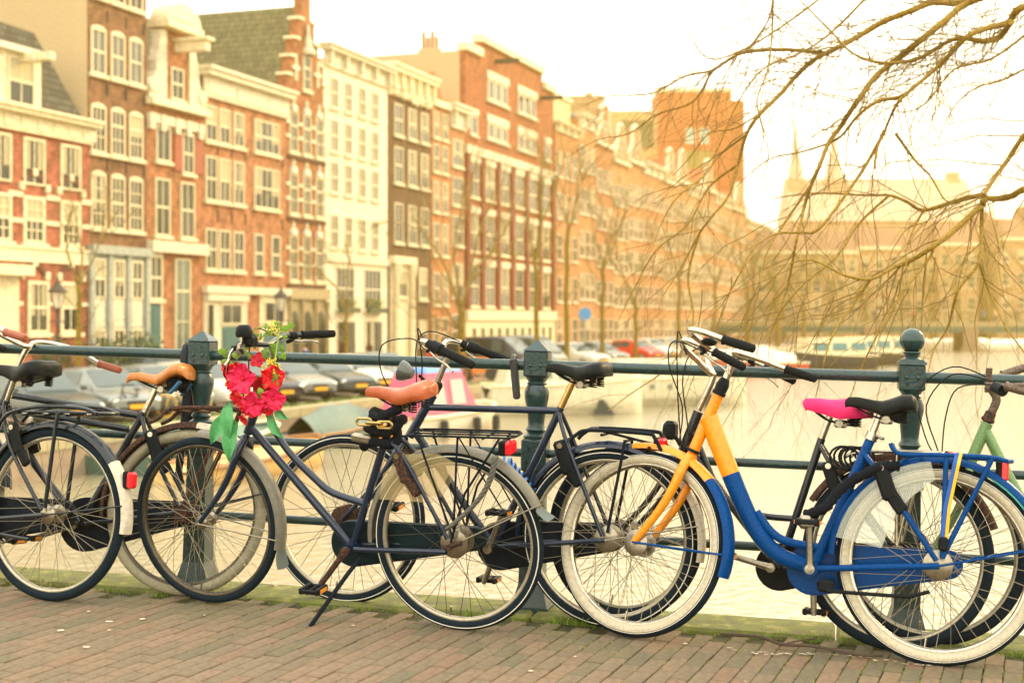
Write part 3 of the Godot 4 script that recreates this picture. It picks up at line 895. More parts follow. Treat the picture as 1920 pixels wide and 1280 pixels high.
	for r in [[13.1, 14.9], [10.5, 12.4], [7.8, 9.8], [4.3, 6.6], [1.0, 3.2]]:
		window(h, 1.4, r[0], r[1], 1.9, 3, 2)
	# 9 big red brick building
	h = house(102.63, "big red brick warehouse front with six bays and a stepped parapet", "brick_warehouse")
	m = wallmat("warehouse_brick", rgb(178, 106, 68))
	slab("wall", h, m, Vector3(0.0, 0, -16), Vector3(19.9, 21.2, 0))
	slab("parapet", h, m, Vector3(2.9, 21.2, -0.5), Vector3(17.0, 22.3, 0.001))
	for q in [[-0.1, 2.9, 21.2], [2.8, 17.1, 22.3], [17.1, 20.0, 21.2]]:
		slab("parapet_cap", h, cream, Vector3(q[0], q[2], -0.6), Vector3(q[1], q[2] + 0.55, 0.3))
	slab("side_wall", h, mk("plaster_side", rgb(196, 172, 132), 0.95, 0.0, "mottle", 1.7), Vector3(-0.03, 0, -16), Vector3(0.0, 21.2, -0.4))
	for x in [6.45, 13.07]:
		for y in [[18.5, 20.0], [15.75, 16.9]]:
			for k in [-1.45, 0.0, 1.45]:
				window(h, x + k, y[0], y[1], 1.3, 1, 1, {"frame": white, "f": 0.16, "sill": false, "curtain": 0})
			slab("lintel", h, white, Vector3(x - 2.3, y[1], 0), Vector3(x + 2.3, y[1] + 0.55, 0.14))
			slab("sill", h, white, Vector3(x - 2.4, y[0] - 0.2, 0), Vector3(x + 2.4, y[0] - 0.003, 0.2))
	for x in [1.6, 18.2]:
		window(h, x, 15.6, 17.0, 1.4, 1, 1, {"frame": white, "f": 0.16, "curtain": 0})
		slab("lintel", h, white, Vector3(x - 0.8, 17.0, 0), Vector3(x + 0.8, 17.4, 0.14))
	for q in [[6.0, 21.3], [16.5, 20.2]]:
		slab("hoist_beam", h, mk("iron", rgb(50, 46, 42), 0.7), Vector3(q[0], q[1], 0), Vector3(q[0] + 0.3, q[1] + 0.3, 1.8))
	slab("stone_band", h, white, Vector3(-0.02, 14.2, 0), Vector3(19.92, 14.8, 0.25))
	var pil := wallmat("pilaster_brick", rgb(146, 74, 54))
	for x in [1.64, 4.8, 7.95, 11.2, 14.5, 17.75]:
		for y in [[11.3, 13.7], [7.55, 10.2], [3.75, 6.6]]:
			window(h, x, y[0], y[1], 1.75, 2, 2, {"frame": cream, "f": 0.08, "pane": dglass, "curtain": rng.randi() % 2})
			slab("lintel", h, white, Vector3(x - 1.0, y[1], 0), Vector3(x + 1.0, y[1] + 0.45, 0.16))
	for x in [0.3, 3.2, 6.4, 9.55, 12.85, 16.1, 19.55]:
		slab("pilaster", h, pil, Vector3(x - 0.33, 3.5, 0.0), Vector3(x + 0.33, 14.2, 0.2))
	slab("base", h, cream, Vector3(-0.02, 0, 0), Vector3(19.92, 2.8, 0.1))
	slab("base_ledge", h, cream, Vector3(-0.04, 2.8, 0), Vector3(19.94, 3.5, 0.3))
	for k in 11:
		window(h, 1.4 + k * 1.72, 1.1, 2.3, 0.8, 1, 1, {"frame": cream, "f": 0.06, "z": 0.1, "sill": false, "curtain": 0})
	var stack := slab("chimney", h, MT["plaster_side"], Vector3(0.05, 21.2, -3.5), Vector3(0.7, 21.5, -2.0))
	for k in 4:
		slab("chimney_pot", stack, mk("pot_clay", rgb(150, 112, 66), 0.9), Vector3(0.2, 21.5, -3.3 + k * 0.33), Vector3(0.45, 22.7 - (k % 2) * 0.4, -3.1 + k * 0.33))
	for q in [[5.0, 2.0], [9.7, 2.4], [14.4, 1.6]]:
		g = Geo.new(); g.colored = true
		for k in 40:
			g.col = [Color(0.1, 0.16, 0.03), Color(0.5, 0.3, 0.04)][ro.randi() % 2]
			var c := Vector3(q[0] + ro.randf_range(-0.8, 0.8), 7.5 + ro.randf_range(0.0, 0.45), ro.randf_range(0.1, 0.4))
			var d := Vector3(ro.randf_range(-0.12, 0.12), ro.randf_range(-0.1, 0.1), ro.randf_range(-0.1, 0.1))
			g.tri(c + d, c - d.rotated(Vector3.UP, 1.2), c + Vector3(d.y, 0.14, d.x), Vector3.BACK, Vector3.BACK, Vector3.BACK)
		put("window_plants", g, MT["flower_mix"], h)
	# the row beyond
	row_house(122.98, 6.6, 18.8, rgb(204, 136, 86), "orange house with a tall cream attic just right of the red warehouse", "attic", 3, 5)
	row_house(129.67, 5.25, 20.2, rgb(214, 146, 92), "tall orange house with three bright window columns", "flat", 3, 5)
	row_house(135.02, 5.9, 18.6, rgb(196, 124, 80), "brown house with curled cream gable ornaments on the roof edge", "scroll", 3, 5)
	row_house(141.01, 5.5, 17.6, rgb(220, 158, 106), "peach house with a bell gable left of its twin", "bell", 3, 5)
	row_house(146.6, 5.6, 18.2, rgb(208, 142, 92), "peach house with a bell gable and a green window box", "bell", 3, 5)
	row_house(152.27, 9.3, 18.4, rgb(202, 130, 84), "wide brown house with a flat cream cornice before the brick tower", "flat", 4, 5)
	row_house(161.67, 6.0, 17.6, rgb(214, 156, 104), "tan house with a neck gable before the brick tower", "scroll", 3, 5)
	row_house(167.75, 6.0, 18.2, rgb(196, 128, 84), "brown house with a bell gable before the brick tower's right part", "bell", 3, 5)
	row_house(173.85, 7.5, 18.0, rgb(216, 160, 112), "cream house with a flat cornice half hidden by branches", "flat", 4, 5)
	row_house(181.45, 7.9, 18.6, rgb(198, 134, 92), "rust house with a scrolled gable beyond the brick tower", "scroll", 4, 5)
	row_house(189.42, 11.4, 18.2, rgb(208, 146, 104), "broad sandy house near the end of the row", "flat", 5, 5)
	row_house(200.9, 11.4, 17.6, rgb(196, 138, 100), "broad brown house second from the end of the row", "bell", 5, 5)
	row_house(212.45, 20.0, 16.5, rgb(204, 150, 110), "long pale block at the far end of the row", "flat", 8, 4)
	# tower block behind the row
	var z := 226.0
	var u := z / F
	h = thing("brick_tower", "plain red brick tower block rising behind the canal houses", "tower", Transform3D(Basis.IDENTITY, Vector3((1236 - 960) * u, QUAY, -z)))
	var th := 2.8 + (600 - 172) * u
	var tw := (1372 - 1236) * u
	var tm := wallmat("tower_brick", rgb(204, 112, 72))
	slab("wall", h, tm, Vector3(0, 0, -12), Vector3(tw, th, 0))
	slab("roof_edge", h, cream, Vector3(-0.2, th, -12.2), Vector3(tw + 0.2, th + 0.6, 0.2))
	slab("stair_wing", h, wallmat("tower_brick_b", rgb(192, 104, 68)), Vector3(tw + 0.02, 0, -11), Vector3(tw + 2.2, th - 1.2, -1))
	for x in [5.0, 7.2]:
		window(h, x, 2.8 + 330 * u, 2.8 + 360 * u, 1.5, 1, 1, {"pane": mk("glass_sky", rgb(150, 170, 160), 0.1), "curtain": 0, "sill": false})
	for r in 3:
		for x in [1.5, 3.9, 6.2]:
			window(h, x, 6 + r * 4.5, 8 + r * 4.5, 1.4, 2, 2)
	slab("blind_panel", h, mk("blind_green", rgb(140, 124, 70), 0.9), Vector3(4.1, 2.8 + 270 * u, 0), Vector3(8.4, 2.8 + 318 * u, 0.1))
	z = 160.0
	u = z / F
	h = thing("roof_block", "flat topped tan block standing behind the gabled houses left of the tower", "building", Transform3D(Basis.IDENTITY, Vector3((1085 - 960) * u, QUAY, -z)))
	slab("wall", h, mk("tan_render", rgb(202, 172, 118), 0.95, 0.0, "mottle", 0.2), Vector3(3.2, 0, -8), Vector3(8.8, 2.8 + (600 - 208) * u, 0))
	slab("dark_attic", h, mk("attic_green", rgb(122, 112, 74), 0.9), Vector3(4.6, 2.8 + (600 - 275) * u, 0), Vector3(8.4, 2.8 + (600 - 226) * u, 0.2))
	slab("side_block", h, mk("tan_render_b", rgb(176, 146, 106), 0.95, 0.0, "mottle", 0.2), Vector3(-1.5, 0, -6), Vector3(3.0, 2.8 + (600 - 178) * u, -0.5))
	slab("chimney", h, mk("tan_render_b", rgb(176, 146, 106), 0.95, 0.0, "mottle", 0.2), Vector3(0.9, 2.8 + (600 - 178) * u, -3), Vector3(1.7, 2.8 + (600 - 168) * u, -2))

func row_house(s0: float, w: float, top: float, c: Color, label: String, style: String, nx: int, ny: int) -> void:
	var h := house(s0, label, "row_house")
	var cream: Material = MT["cream_paint"]
	var white: Material = MT["white_paint"]
	c = c.lerp(rgb(236, 206, 158), 0.3)  # golden haze of the distance painted in by pulling the wall towards cream
	var m := wallmat("row_%s" % c.to_html(false), c)
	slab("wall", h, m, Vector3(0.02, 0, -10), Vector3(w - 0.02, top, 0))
	for r in ny:
		var y0 := 0.9 + r * (top - 1.6) / ny
		for k in nx:
			window(h, (k + 0.5) * w / nx, y0, y0 + (top - 1.6) / ny * 0.6, minf(1.25, w / nx * 0.68), 2, 2, {"frame": white})
	var c0 := w / 2
	var g := Geo.new()
	match style:
		"flat":
			cornice(h, white, 0, w, top - 0.7, top + 0.5, nx)
			g.hexa([Vector3(0, top, -0.3), Vector3(w, top, -0.3), Vector3(w, top, -10), Vector3(0, top, -10), Vector3(0.5, top + 2, -3), Vector3(w - 0.5, top + 2, -3), Vector3(w - 0.5, top + 2, -7), Vector3(0.5, top + 2, -7)])
			put("roof", g, MT["slate"], h)
		"attic":
			cornice(h, cream, 0, w, top - 0.5, top + 0.3, 4)
			slab("attic_wall", h, mk("attic_cream", rgb(226, 204, 152), 0.9, 0.0, "mottle", 0.3), Vector3(0.3, top + 0.3, -6), Vector3(w - 0.3, top + 2.6, -0.6))
			slab("attic_cap", h, cream, Vector3(0.2, top + 2.6, -6.1), Vector3(w - 0.2, top + 2.9, -0.4))
		"scroll", "bell":
			slab("ledge", h, white, Vector3(-0.1, top, -0.3), Vector3(w + 0.1, top + 0.35, 0.35))
			pitched(h, mk("orange_tile", rgb(214, 120, 70), 0.8, 0.0, "slate", 0.5), 0.2, w - 0.2, top + 0.1, 2.8)
			var t := top + 0.351
			var p := PackedVector2Array()
			var side := []
			if style == "bell":
				side = [[0.46, 0], [0.44, 0.5], [0.36, 0.9], [0.27, 1.5], [0.22, 2.3], [0.2, 2.8], [0.16, 3.2], [0.08, 3.45], [0.0, 3.5]]
			else:
				side = [[0.46, 0], [0.47, 0.5], [0.38, 0.75], [0.36, 1.2], [0.26, 1.25], [0.22, 1.8], [0.2, 2.9], [0.25, 3.0], [0.12, 3.4], [0.0, 3.6]]
			for q in side: p.append(Vector2(c0 + q[0] * w, t + q[1]))
			for k in range(side.size() - 2, -1, -1): p.append(Vector2(c0 - side[k][0] * w, t + side[k][1]))
			g.prism(p, -0.4, 0.05)
			var gb := put("gable", g, m, h)
			var e := Geo.new()
			for s in [-1.0, 1.0]:
				var pts := []
				for q in side: pts.append(Vector3(c0 + s * q[0] * w, t + q[1], 0.0))
				e.tube(smooth(pts, 3), 0.2, 6)
			put("gable_trim", e, white, gb)
			window(h, c0, t + 0.5, t + 2.0, 0.9, 2, 2, {"z": 0.05, "frame": white})

# ---------------------------------------------------------------- the bridge we stand on
func frustum4(g: Geo, y0: float, a: float, y1: float, b: float) -> void:   # square tapered piece
	g.hexa([Vector3(-a, y0, -a), Vector3(a, y0, -a), Vector3(a, y0, a), Vector3(-a, y0, a), Vector3(-b, y1, -b), Vector3(b, y1, -b), Vector3(b, y1, b), Vector3(-b, y1, b)])

func build_bridge() -> void:
	var bed := mk("joint_soil", rgb(92, 88, 58), 1.0, 0.0, "moss", 1.6)
	bed.albedo_color = rgb(150, 148, 128)
	var g := Geo.new()
	g.span(Vector3(-16, -0.6, 0.19), Vector3(20, -0.012, 9.0))
	struct("bridge_deck", g, bed, BR)
	# bricks: courses run away from us, square to the railing
	var pav := Node3D.new()
	pav.name = "pavement"
	add_child(pav)
	pav.transform = BR
	pav.set_meta("kind", "structure")
	var mats := []
	for k in 9:
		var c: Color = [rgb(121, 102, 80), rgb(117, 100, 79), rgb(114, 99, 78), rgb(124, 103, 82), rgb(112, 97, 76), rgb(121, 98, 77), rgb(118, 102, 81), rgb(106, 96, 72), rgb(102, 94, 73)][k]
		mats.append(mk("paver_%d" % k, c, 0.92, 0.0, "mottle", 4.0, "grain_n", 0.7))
	var shapes := []
	var r2 := RandomNumberGenerator.new(); r2.seed = 19
	for k in 4:
		g = Geo.new()
		g.cbox(Vector3(0, -0.03, 0), Vector3(0.0636 - 0.0006 * k, 0.06, 0.1972 - 0.0008 * k), 0.0032)
		shapes.append(g.mesh())
	var W := 0.0655
	var L := 0.2
	var eye := Vector3(0, EYE, 0)
	var spots := []
	var col := 0
	var x := -2.9
	while x < 5.6:
		var z: float = -0.5 + [0.0, 0.1, 0.03, 0.13][col % 4] - 0.1 + r2.randf_range(-0.01, 0.01)
		while z < 3.0:
			if true:
				var p := Vector3(x + r2.randf_range(-0.0015, 0.0015), r2.randf_range(-0.0022, 0.0016), z)
				p = Vector3(1.4, p.y, 0.2) + Basis(Vector3.UP, -0.14) * (p - Vector3(1.4, p.y, 0.2))
				if p.z < 0.27 or p.z > 2.3: 
					z += L
					continue
				var b := Basis(Vector3.UP, -0.14 + r2.randf_range(-0.006, 0.006)) * Basis(Vector3.RIGHT, r2.randf_range(-0.009, 0.009)) * Basis(Vector3.BACK, r2.randf_range(-0.014, 0.014))
				var w := BR * p
				var px := 960.0 + F * w.x / -w.z
				var py := 600.0 - F * (w.y - EYE) / -w.z
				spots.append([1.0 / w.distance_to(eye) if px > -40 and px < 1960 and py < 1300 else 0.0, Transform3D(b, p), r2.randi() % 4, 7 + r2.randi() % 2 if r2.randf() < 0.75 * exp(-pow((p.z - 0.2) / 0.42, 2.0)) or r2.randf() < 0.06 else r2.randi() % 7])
			z += L
		x += W
		col += 1
	spots.sort_custom(func(a, b): return a[0] > b[0])
	var rest := []
	for k in 9: rest.append(Geo.new())
	for i in spots.size():
		var q: Array = spots[i]
		if i < 300:
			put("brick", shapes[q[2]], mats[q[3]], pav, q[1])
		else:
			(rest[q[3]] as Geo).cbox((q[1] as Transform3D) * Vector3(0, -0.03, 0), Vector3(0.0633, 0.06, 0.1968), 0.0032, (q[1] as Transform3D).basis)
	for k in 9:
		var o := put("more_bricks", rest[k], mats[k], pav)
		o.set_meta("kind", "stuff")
	# pale droppings, gum and white paint marks on the bricks
	g = Geo.new()
	for i in 38:
		var c := Vector3(r2.randf_range(-0.6, 3.6), 0.0062, r2.randf_range(0.35, 2.1))
		var rx := r2.randf_range(0.004, 0.016); var rz := rx * r2.randf_range(0.6, 1.3)
		for k in 8:
			var a0 := TAU * k / 8; var a1 := TAU * (k + 1) / 8
			g.flat(c, c + Vector3(rx * cos(a0), 0, rz * sin(a0)), c + Vector3(rx * cos(a1), 0, rz * sin(a1)), Vector3.UP)
	for i in 60:
		var t := r2.randf()
		var c := Vector3(2.3 + 0.75 * t, 0.0064, 0.47 + 0.03 * sin(t * 9.0) + r2.randf_range(-0.02, 0.02))
		g.flat(c, c + Vector3(r2.randf_range(0.01, 0.03), 0, r2.randf_range(-0.006, 0.006)), c + Vector3(r2.randf_range(0.0, 0.02), 0, r2.randf_range(0.004, 0.012)), Vector3.UP)
	var sp := put("pale_spots", g, mk("pale_spot", rgb(206, 190, 160), 0.9), pav)
	sp.set_meta("kind", "stuff")
	# kerb stones along the edge
	var kerb := Node3D.new()
	kerb.name = "kerb"
	add_child(kerb)
	kerb.transform = BR
	kerb.set_meta("kind", "structure")
	var km := mk("kerb_stone", Color(0.98, 0.98, 0.9), 0.95, 0.0, "moss", 0.9, "grain_n", 0.8)
	var kx := -9.2
	while kx < 12.0:
		g = Geo.new()
		g.cbox(Vector3(kx + 0.594, -0.11, 0.04), Vector3(1.184, 0.24, 0.315), 0.012, Basis(Vector3.RIGHT, -0.02))
		put("kerb_stone", g, km, kerb)
		kx += 1.19
	g = Geo.new()
	g.span(Vector3(-12, -1.1, -0.09), Vector3(14, -0.23, 0.19))
	struct("bridge_side", g, mk("bridge_side_stone", rgb(120, 112, 88), 0.95, 0.0, "mottle", 0.8), BR)
	# grass in the kerb joint
	var gm := mk("grass_blade", rgb(110, 138, 40), 0.8)
	g = Geo.new()
	for cl in [[1.72, 0.22, 0.22, 170, 1.0], [1.3, 0.22, 0.14, 60, 0.7], [-0.3, 0.23, 0.14, 60, 0.7], [-0.07, 0.25, 0.07, 30, 0.5], [0.75, 0.24, 0.28, 90, 0.45], [0.16, 0.24, 0.3, 60, 0.4], [2.78, 0.2, 0.35, 150, 0.9], [3.3, 0.22, 0.3, 90, 0.8], [2.5, 0.21, 0.3, 60, 0.5], [-0.75, 0.24, 0.25, 60, 0.5]]:
		for i in cl[3]:
			var c := Vector3(cl[0] + r2.randfn() * cl[2] * 0.5, -0.004, cl[1] + r2.randfn() * 0.018)
			var h: float = r2.randf_range(0.012, 0.05) * cl[4]
			var a := r2.randf() * TAU
			var d := Vector3(cos(a), 0, sin(a))
			var lean := Vector3(r2.randf_range(-1, 1), 0, r2.randf_range(-1, 1)) * h * 0.6
			var s := Vector3(-d.z, 0, d.x) * 0.0016
			g.tri(c - s, c + s, c + lean * 0.4 + Vector3.UP * h * 0.6 + s * 0.7, d, d, d)
			g.tri(c - s, c + lean * 0.4 + Vector3.UP * h * 0.6 + s * 0.7, c + lean + Vector3.UP * h, d, d, d)
	# moss cushions in the brick joints near the kerb
	var mo := Geo.new()
	for i in 3600:
		var k := int(r2.randf_range(0, 129))
		var zz := 0.1 + absf(r2.randfn()) * 0.36
		var xx := -2.9 + W * (k - 0.5)
		var c := Vector3(xx + r2.randfn() * 0.0025, -0.004, zz)
		c = Vector3(1.4, c.y, 0.2) + Basis(Vector3.UP, -0.14) * (c - Vector3(1.4, c.y, 0.2))
		if c.z < 0.22: continue
		for j in 3:
			var a := r2.randf() * TAU
			var d := Vector3(cos(a), 0, sin(a)) * 0.0035
			mo.tri(c + d, c + d.rotated(Vector3.UP, 2.1), c + d.rotated(Vector3.UP, 4.2) + Vector3.UP * 0.006, Vector3.UP, Vector3.UP, Vector3.UP)
	var t := one("grass_tufts", g, gm, "tufts of short grass growing along the mossy kerb under the bicycles", "grass", BR)
	t.set_meta("kind", "stuff")
	t = one("joint_moss", mo, mk("joint_moss", rgb(126, 132, 44), 0.95), "green moss in the brick joints next to the kerb", "moss", BR)
	t.set_meta("kind", "stuff")
	# fallen twig by the kerb
	g = Geo.new()
	g.tube(smooth(P([[2.27, 0.012, 0.27], [2.42, 0.02, 0.31], [2.5, 0.012, 0.37], [2.62, 0.015, 0.38], [2.78, 0.01, 0.44], [2.86, 0.012, 0.43]]), 5), 0.006, 7)
	g.tube(P([[2.5, 0.012, 0.37], [2.57, 0.03, 0.36], [2.63, 0.045, 0.37]]), 0.003, 5)
	one("fallen_twig", g, mk("twig_dark", rgb(72, 58, 46), 0.95), "thin dark fallen twig lying along the kerb", "twig", BR)
	build_railing()

func build_railing() -> void:
	var pm := mk("rail_paint", rgb(28, 58, 60), 0.3, 0.0, "chips", 3.2, "bump_n", 0.55)
	var rl := thing("bridge_railing", "green painted iron railing with three bars and turned posts", "railing", BR)
	var bolts := [Vector3(-0.022, 1.0, 0.052), Vector3(0.022, 1.0, 0.052)]
	for k in range(-1, 5):
		var tall := k == 2 or k == -1
		var g := Geo.new()
		frustum4(g, -0.01, 0.082, 0.02, 0.08)
		frustum4(g, 0.02, 0.074, 0.11, 0.05)
		frustum4(g, 0.11, 0.05, 0.57, 0.042)
		g.cbox(Vector3(0, 0.635, 0), Vector3(0.104, 0.13, 0.104), 0.006)
		g.lathe([Vector2(0.05, 0.698), Vector2(0.052, 0.712), Vector2(0.036, 0.725), Vector2(0.044, 0.738), Vector2(0.034, 0.752), Vector2(0.034, 0.77), Vector2(0.040, 0.82), Vector2(0.050, 0.868), Vector2(0.051, 0.892), Vector2(0.043, 0.914), Vector2(0.039, 0.92), Vector2(0.042, 0.927), Vector2(0.036, 0.934), Vector2(0.047, 0.95), Vector2(0.05, 0.955)], 28)
		var y0 := 0.95
		if tall:
			g.cbox(Vector3(0, 1.0, 0), Vector3(0.098, 0.1, 0.098), 0.005)
			frustum4(g, 1.05, 0.054, 1.062, 0.05)
			frustum4(g, 1.062, 0.044, 1.07, 0.042)
			g.lathe([Vector2(0.04, 1.068), Vector2(0.027, 1.078), Vector2(0.028, 1.086), Vector2(0.036, 1.096), Vector2(0.034, 1.1)], 24)
		else:
			g.cbox(Vector3(0, 1.008, 0), Vector3(0.1, 0.105, 0.1), 0.005)
		var post := put("post", g, pm, rl, Transform3D(Basis(Vector3.UP, 0.02 * k), Vector3(1.48 * k, 0, 0)))
		g = Geo.new()
		if tall:
			var prof := []
			for i in 17:
				var a := -PI / 2 * 0.85 + PI * 0.925 * i / 16
				prof.append(Vector2(0.048 * cos(a), 1.142 + 0.048 * sin(a)))
			prof[-1].x = 0.0
			g.lathe(prof, 28)
			put("ball", g, mk("ball_paint", rgb(28, 58, 60), 0.12, 0.0, "chips", 3.2), post)
		else:
			g.hexa([Vector3(-0.053, 1.061, -0.053), Vector3(0.053, 1.061, -0.053), Vector3(0.053, 1.061, 0.053), Vector3(-0.053, 1.061, 0.053), Vector3(-0.004, 1.103, -0.004), Vector3(0.004, 1.103, -0.004), Vector3(0.004, 1.103, 0.004), Vector3(-0.004, 1.103, 0.004)])
			put("pyramid_cap", g, pm, post)
		g = Geo.new()
		for v in bolts: g.ball(v, Vector3(0.008, 0.008, 0.006), 8)
		put("bolt", g, pm, post)
	for k in range(-4, 6):
		for q in [[1.0, 0.0225], [0.64, 0.018], [0.31, 0.018]]:
			var g := Geo.new()
			g.tube([Vector3(1.48 * k + 0.03, q[0], 0), Vector3(1.48 * (k + 1) - 0.03, q[0], 0)], q[1], 16)
			put("rail", g, pm, rl)
	# things hanging on the railing
	var ch := thing("hanging_chain_lock", "black cloth sleeved chain hanging over the top rail beside the left post", "chain lock", BR)
	var g := Geo.new()
	var p := smooth(P([[-0.075, 0.44, 0.03], [-0.08, 0.5, 0.04], [-0.07, 0.62, 0.036], [-0.062, 0.75, 0.03], [-0.058, 0.88, 0.034], [-0.066, 0.97, 0.042], [-0.066, 1.02, 0.034], [-0.066, 1.038, 0.0], [-0.066, 1.02, -0.034], [-0.06, 0.9, -0.036], [-0.066, 0.7, -0.03]]), 6)
	var rr := []
	for i in p.size(): rr.append(0.0165 + 0.0015 * sin(i * 1.7))
	g.tube(p, rr, 10)
	put("cloth_sleeve", g, mk("cloth_navy", rgb(30, 36, 48), 0.95), ch)
	var ul := thing("hanging_lock", "black flat folding lock hanging from the top rail beside the middle post", "lock", BR)
	g = Geo.new()
	g.cbox(Vector3(1.48 - 0.085, 0.945, 0.038), Vector3(0.03, 0.17, 0.026), 0.008, Basis(Vector3.BACK, 0.12))
	put("lock_body", g, mk("lock_black", rgb(34, 36, 40), 0.4), ul)
	g = Geo.new()
	g.tube(smooth(P([[1.48 - 0.095, 1.0, 0.038], [1.48 - 0.1, 1.03, 0.02], [1.48 - 0.1, 1.035, 0.0], [1.48 - 0.1, 1.02, -0.03], [1.48 - 0.085, 0.9, -0.03]]), 5), 0.009, 8)
	put("shackle", g, MT["lock_black"], ul)

# ---------------------------------------------------------------- bicycles (local: x to the rear, y up, z to the rider's left, origin under the rear hub)
var SPOKE := {}
func M(k: String) -> Material: return MT[k]

func bike_materials() -> void:
	mk("navy", rgb(16, 38, 66), 0.2, 0.0, "wear", 5.0, "grain_n", 0.1)
	mk("black_paint", rgb(16, 29, 41), 0.22, 0.0, "wear", 5.0, "grain_n", 0.1)
	mk("blue", rgb(0, 72, 142), 0.2, 0.0, "wear", 4.0)
	mk("orange", rgb(240, 146, 8), 0.3, 0.0, "mottle", 5.0)
	mk("green", rgb(118, 158, 102), 0.35, 0.1, "wear", 4.0)
	mk("teal_fender", rgb(16, 140, 122), 0.35)
	mk("chrome", rgb(190, 182, 166), 0.22, 1.0, "mottle", 6.0)
	mk("steel", rgb(160, 152, 136), 0.35, 1.0, "mottle", 8.0)
	mk("spoke", rgb(150, 142, 122), 0.35, 0.9)
	mk("spoke_dark", rgb(72, 70, 62), 0.45, 0.8)
	mk("rim", rgb(178, 170, 150), 0.35, 0.7, "mottle", 8.0)
	mk("rim_dark", rgb(96, 90, 78), 0.4, 0.7, "grime", 8.0)
	mk("rubber", rgb(26, 38, 48), 0.85, 0.0, "mottle", 9.0, "grain_n", 0.5)
	mk("cream_rubber", rgb(150, 144, 120), 0.85, 0.0, "mottle", 6.0)
	mk("whitewall", rgb(190, 180, 156), 0.6, 0.0, "mottle", 8.0)
	mk("stripe", rgb(225, 220, 205), 0.6)
	mk("grip_black", rgb(22, 25, 27), 0.7, 0.0, "", 30.0, "grain_n", 0.8)
	mk("grip_brown", rgb(150, 78, 54), 0.6, 0.0, "mottle", 8.0)
	mk("saddle_black", rgb(26, 30, 31), 0.42, 0.0, "mottle", 6.0, "grain_n", 0.25)
	mk("saddle_orange", rgb(172, 82, 40), 0.38, 0.0, "mottle", 6.0)
	mk("saddle_tan", rgb(186, 114, 50), 0.38, 0.0, "mottle", 6.0)
	mk("plastic", rgb(22, 26, 30), 0.5)
	mk("rust_metal", Color(1, 1, 1), 0.85, 0.2, "rust", 5.0)
	mk("grey_fender", rgb(112, 108, 96), 0.45, 0.0, "mottle", 4.0)
	mk("white_fender", rgb(205, 196, 176), 0.5, 0.0, "mottle", 5.0)
	mk("red_lens", rgb(222, 28, 40), 0.15)
	mk("clear_lens", rgb(208, 204, 190), 0.1)
	mk("amber_lens", rgb(230, 140, 30), 0.2)
	mk("case_dark", rgb(20, 28, 38), 0.5, 0.0, "mottle", 4.0)
	mk("case_green", rgb(20, 38, 44), 0.55, 0.0, "mottle", 3.0)
	mk("cloth_black", rgb(22, 25, 32), 0.95, 0.0, "", 8.0, "cloth_n", 1.0)
	for k in ["saddle_black", "plastic", "rubber", "grip_black", "case_dark", "cloth_black", "case_green", "blue"]: (MT[k] as StandardMaterial3D).metallic_specular = 0.2
	mk("pink_cloth", rgb(226, 26, 104), 0.7, 0.0, "", 5.0, "cloth_n", 0.7)

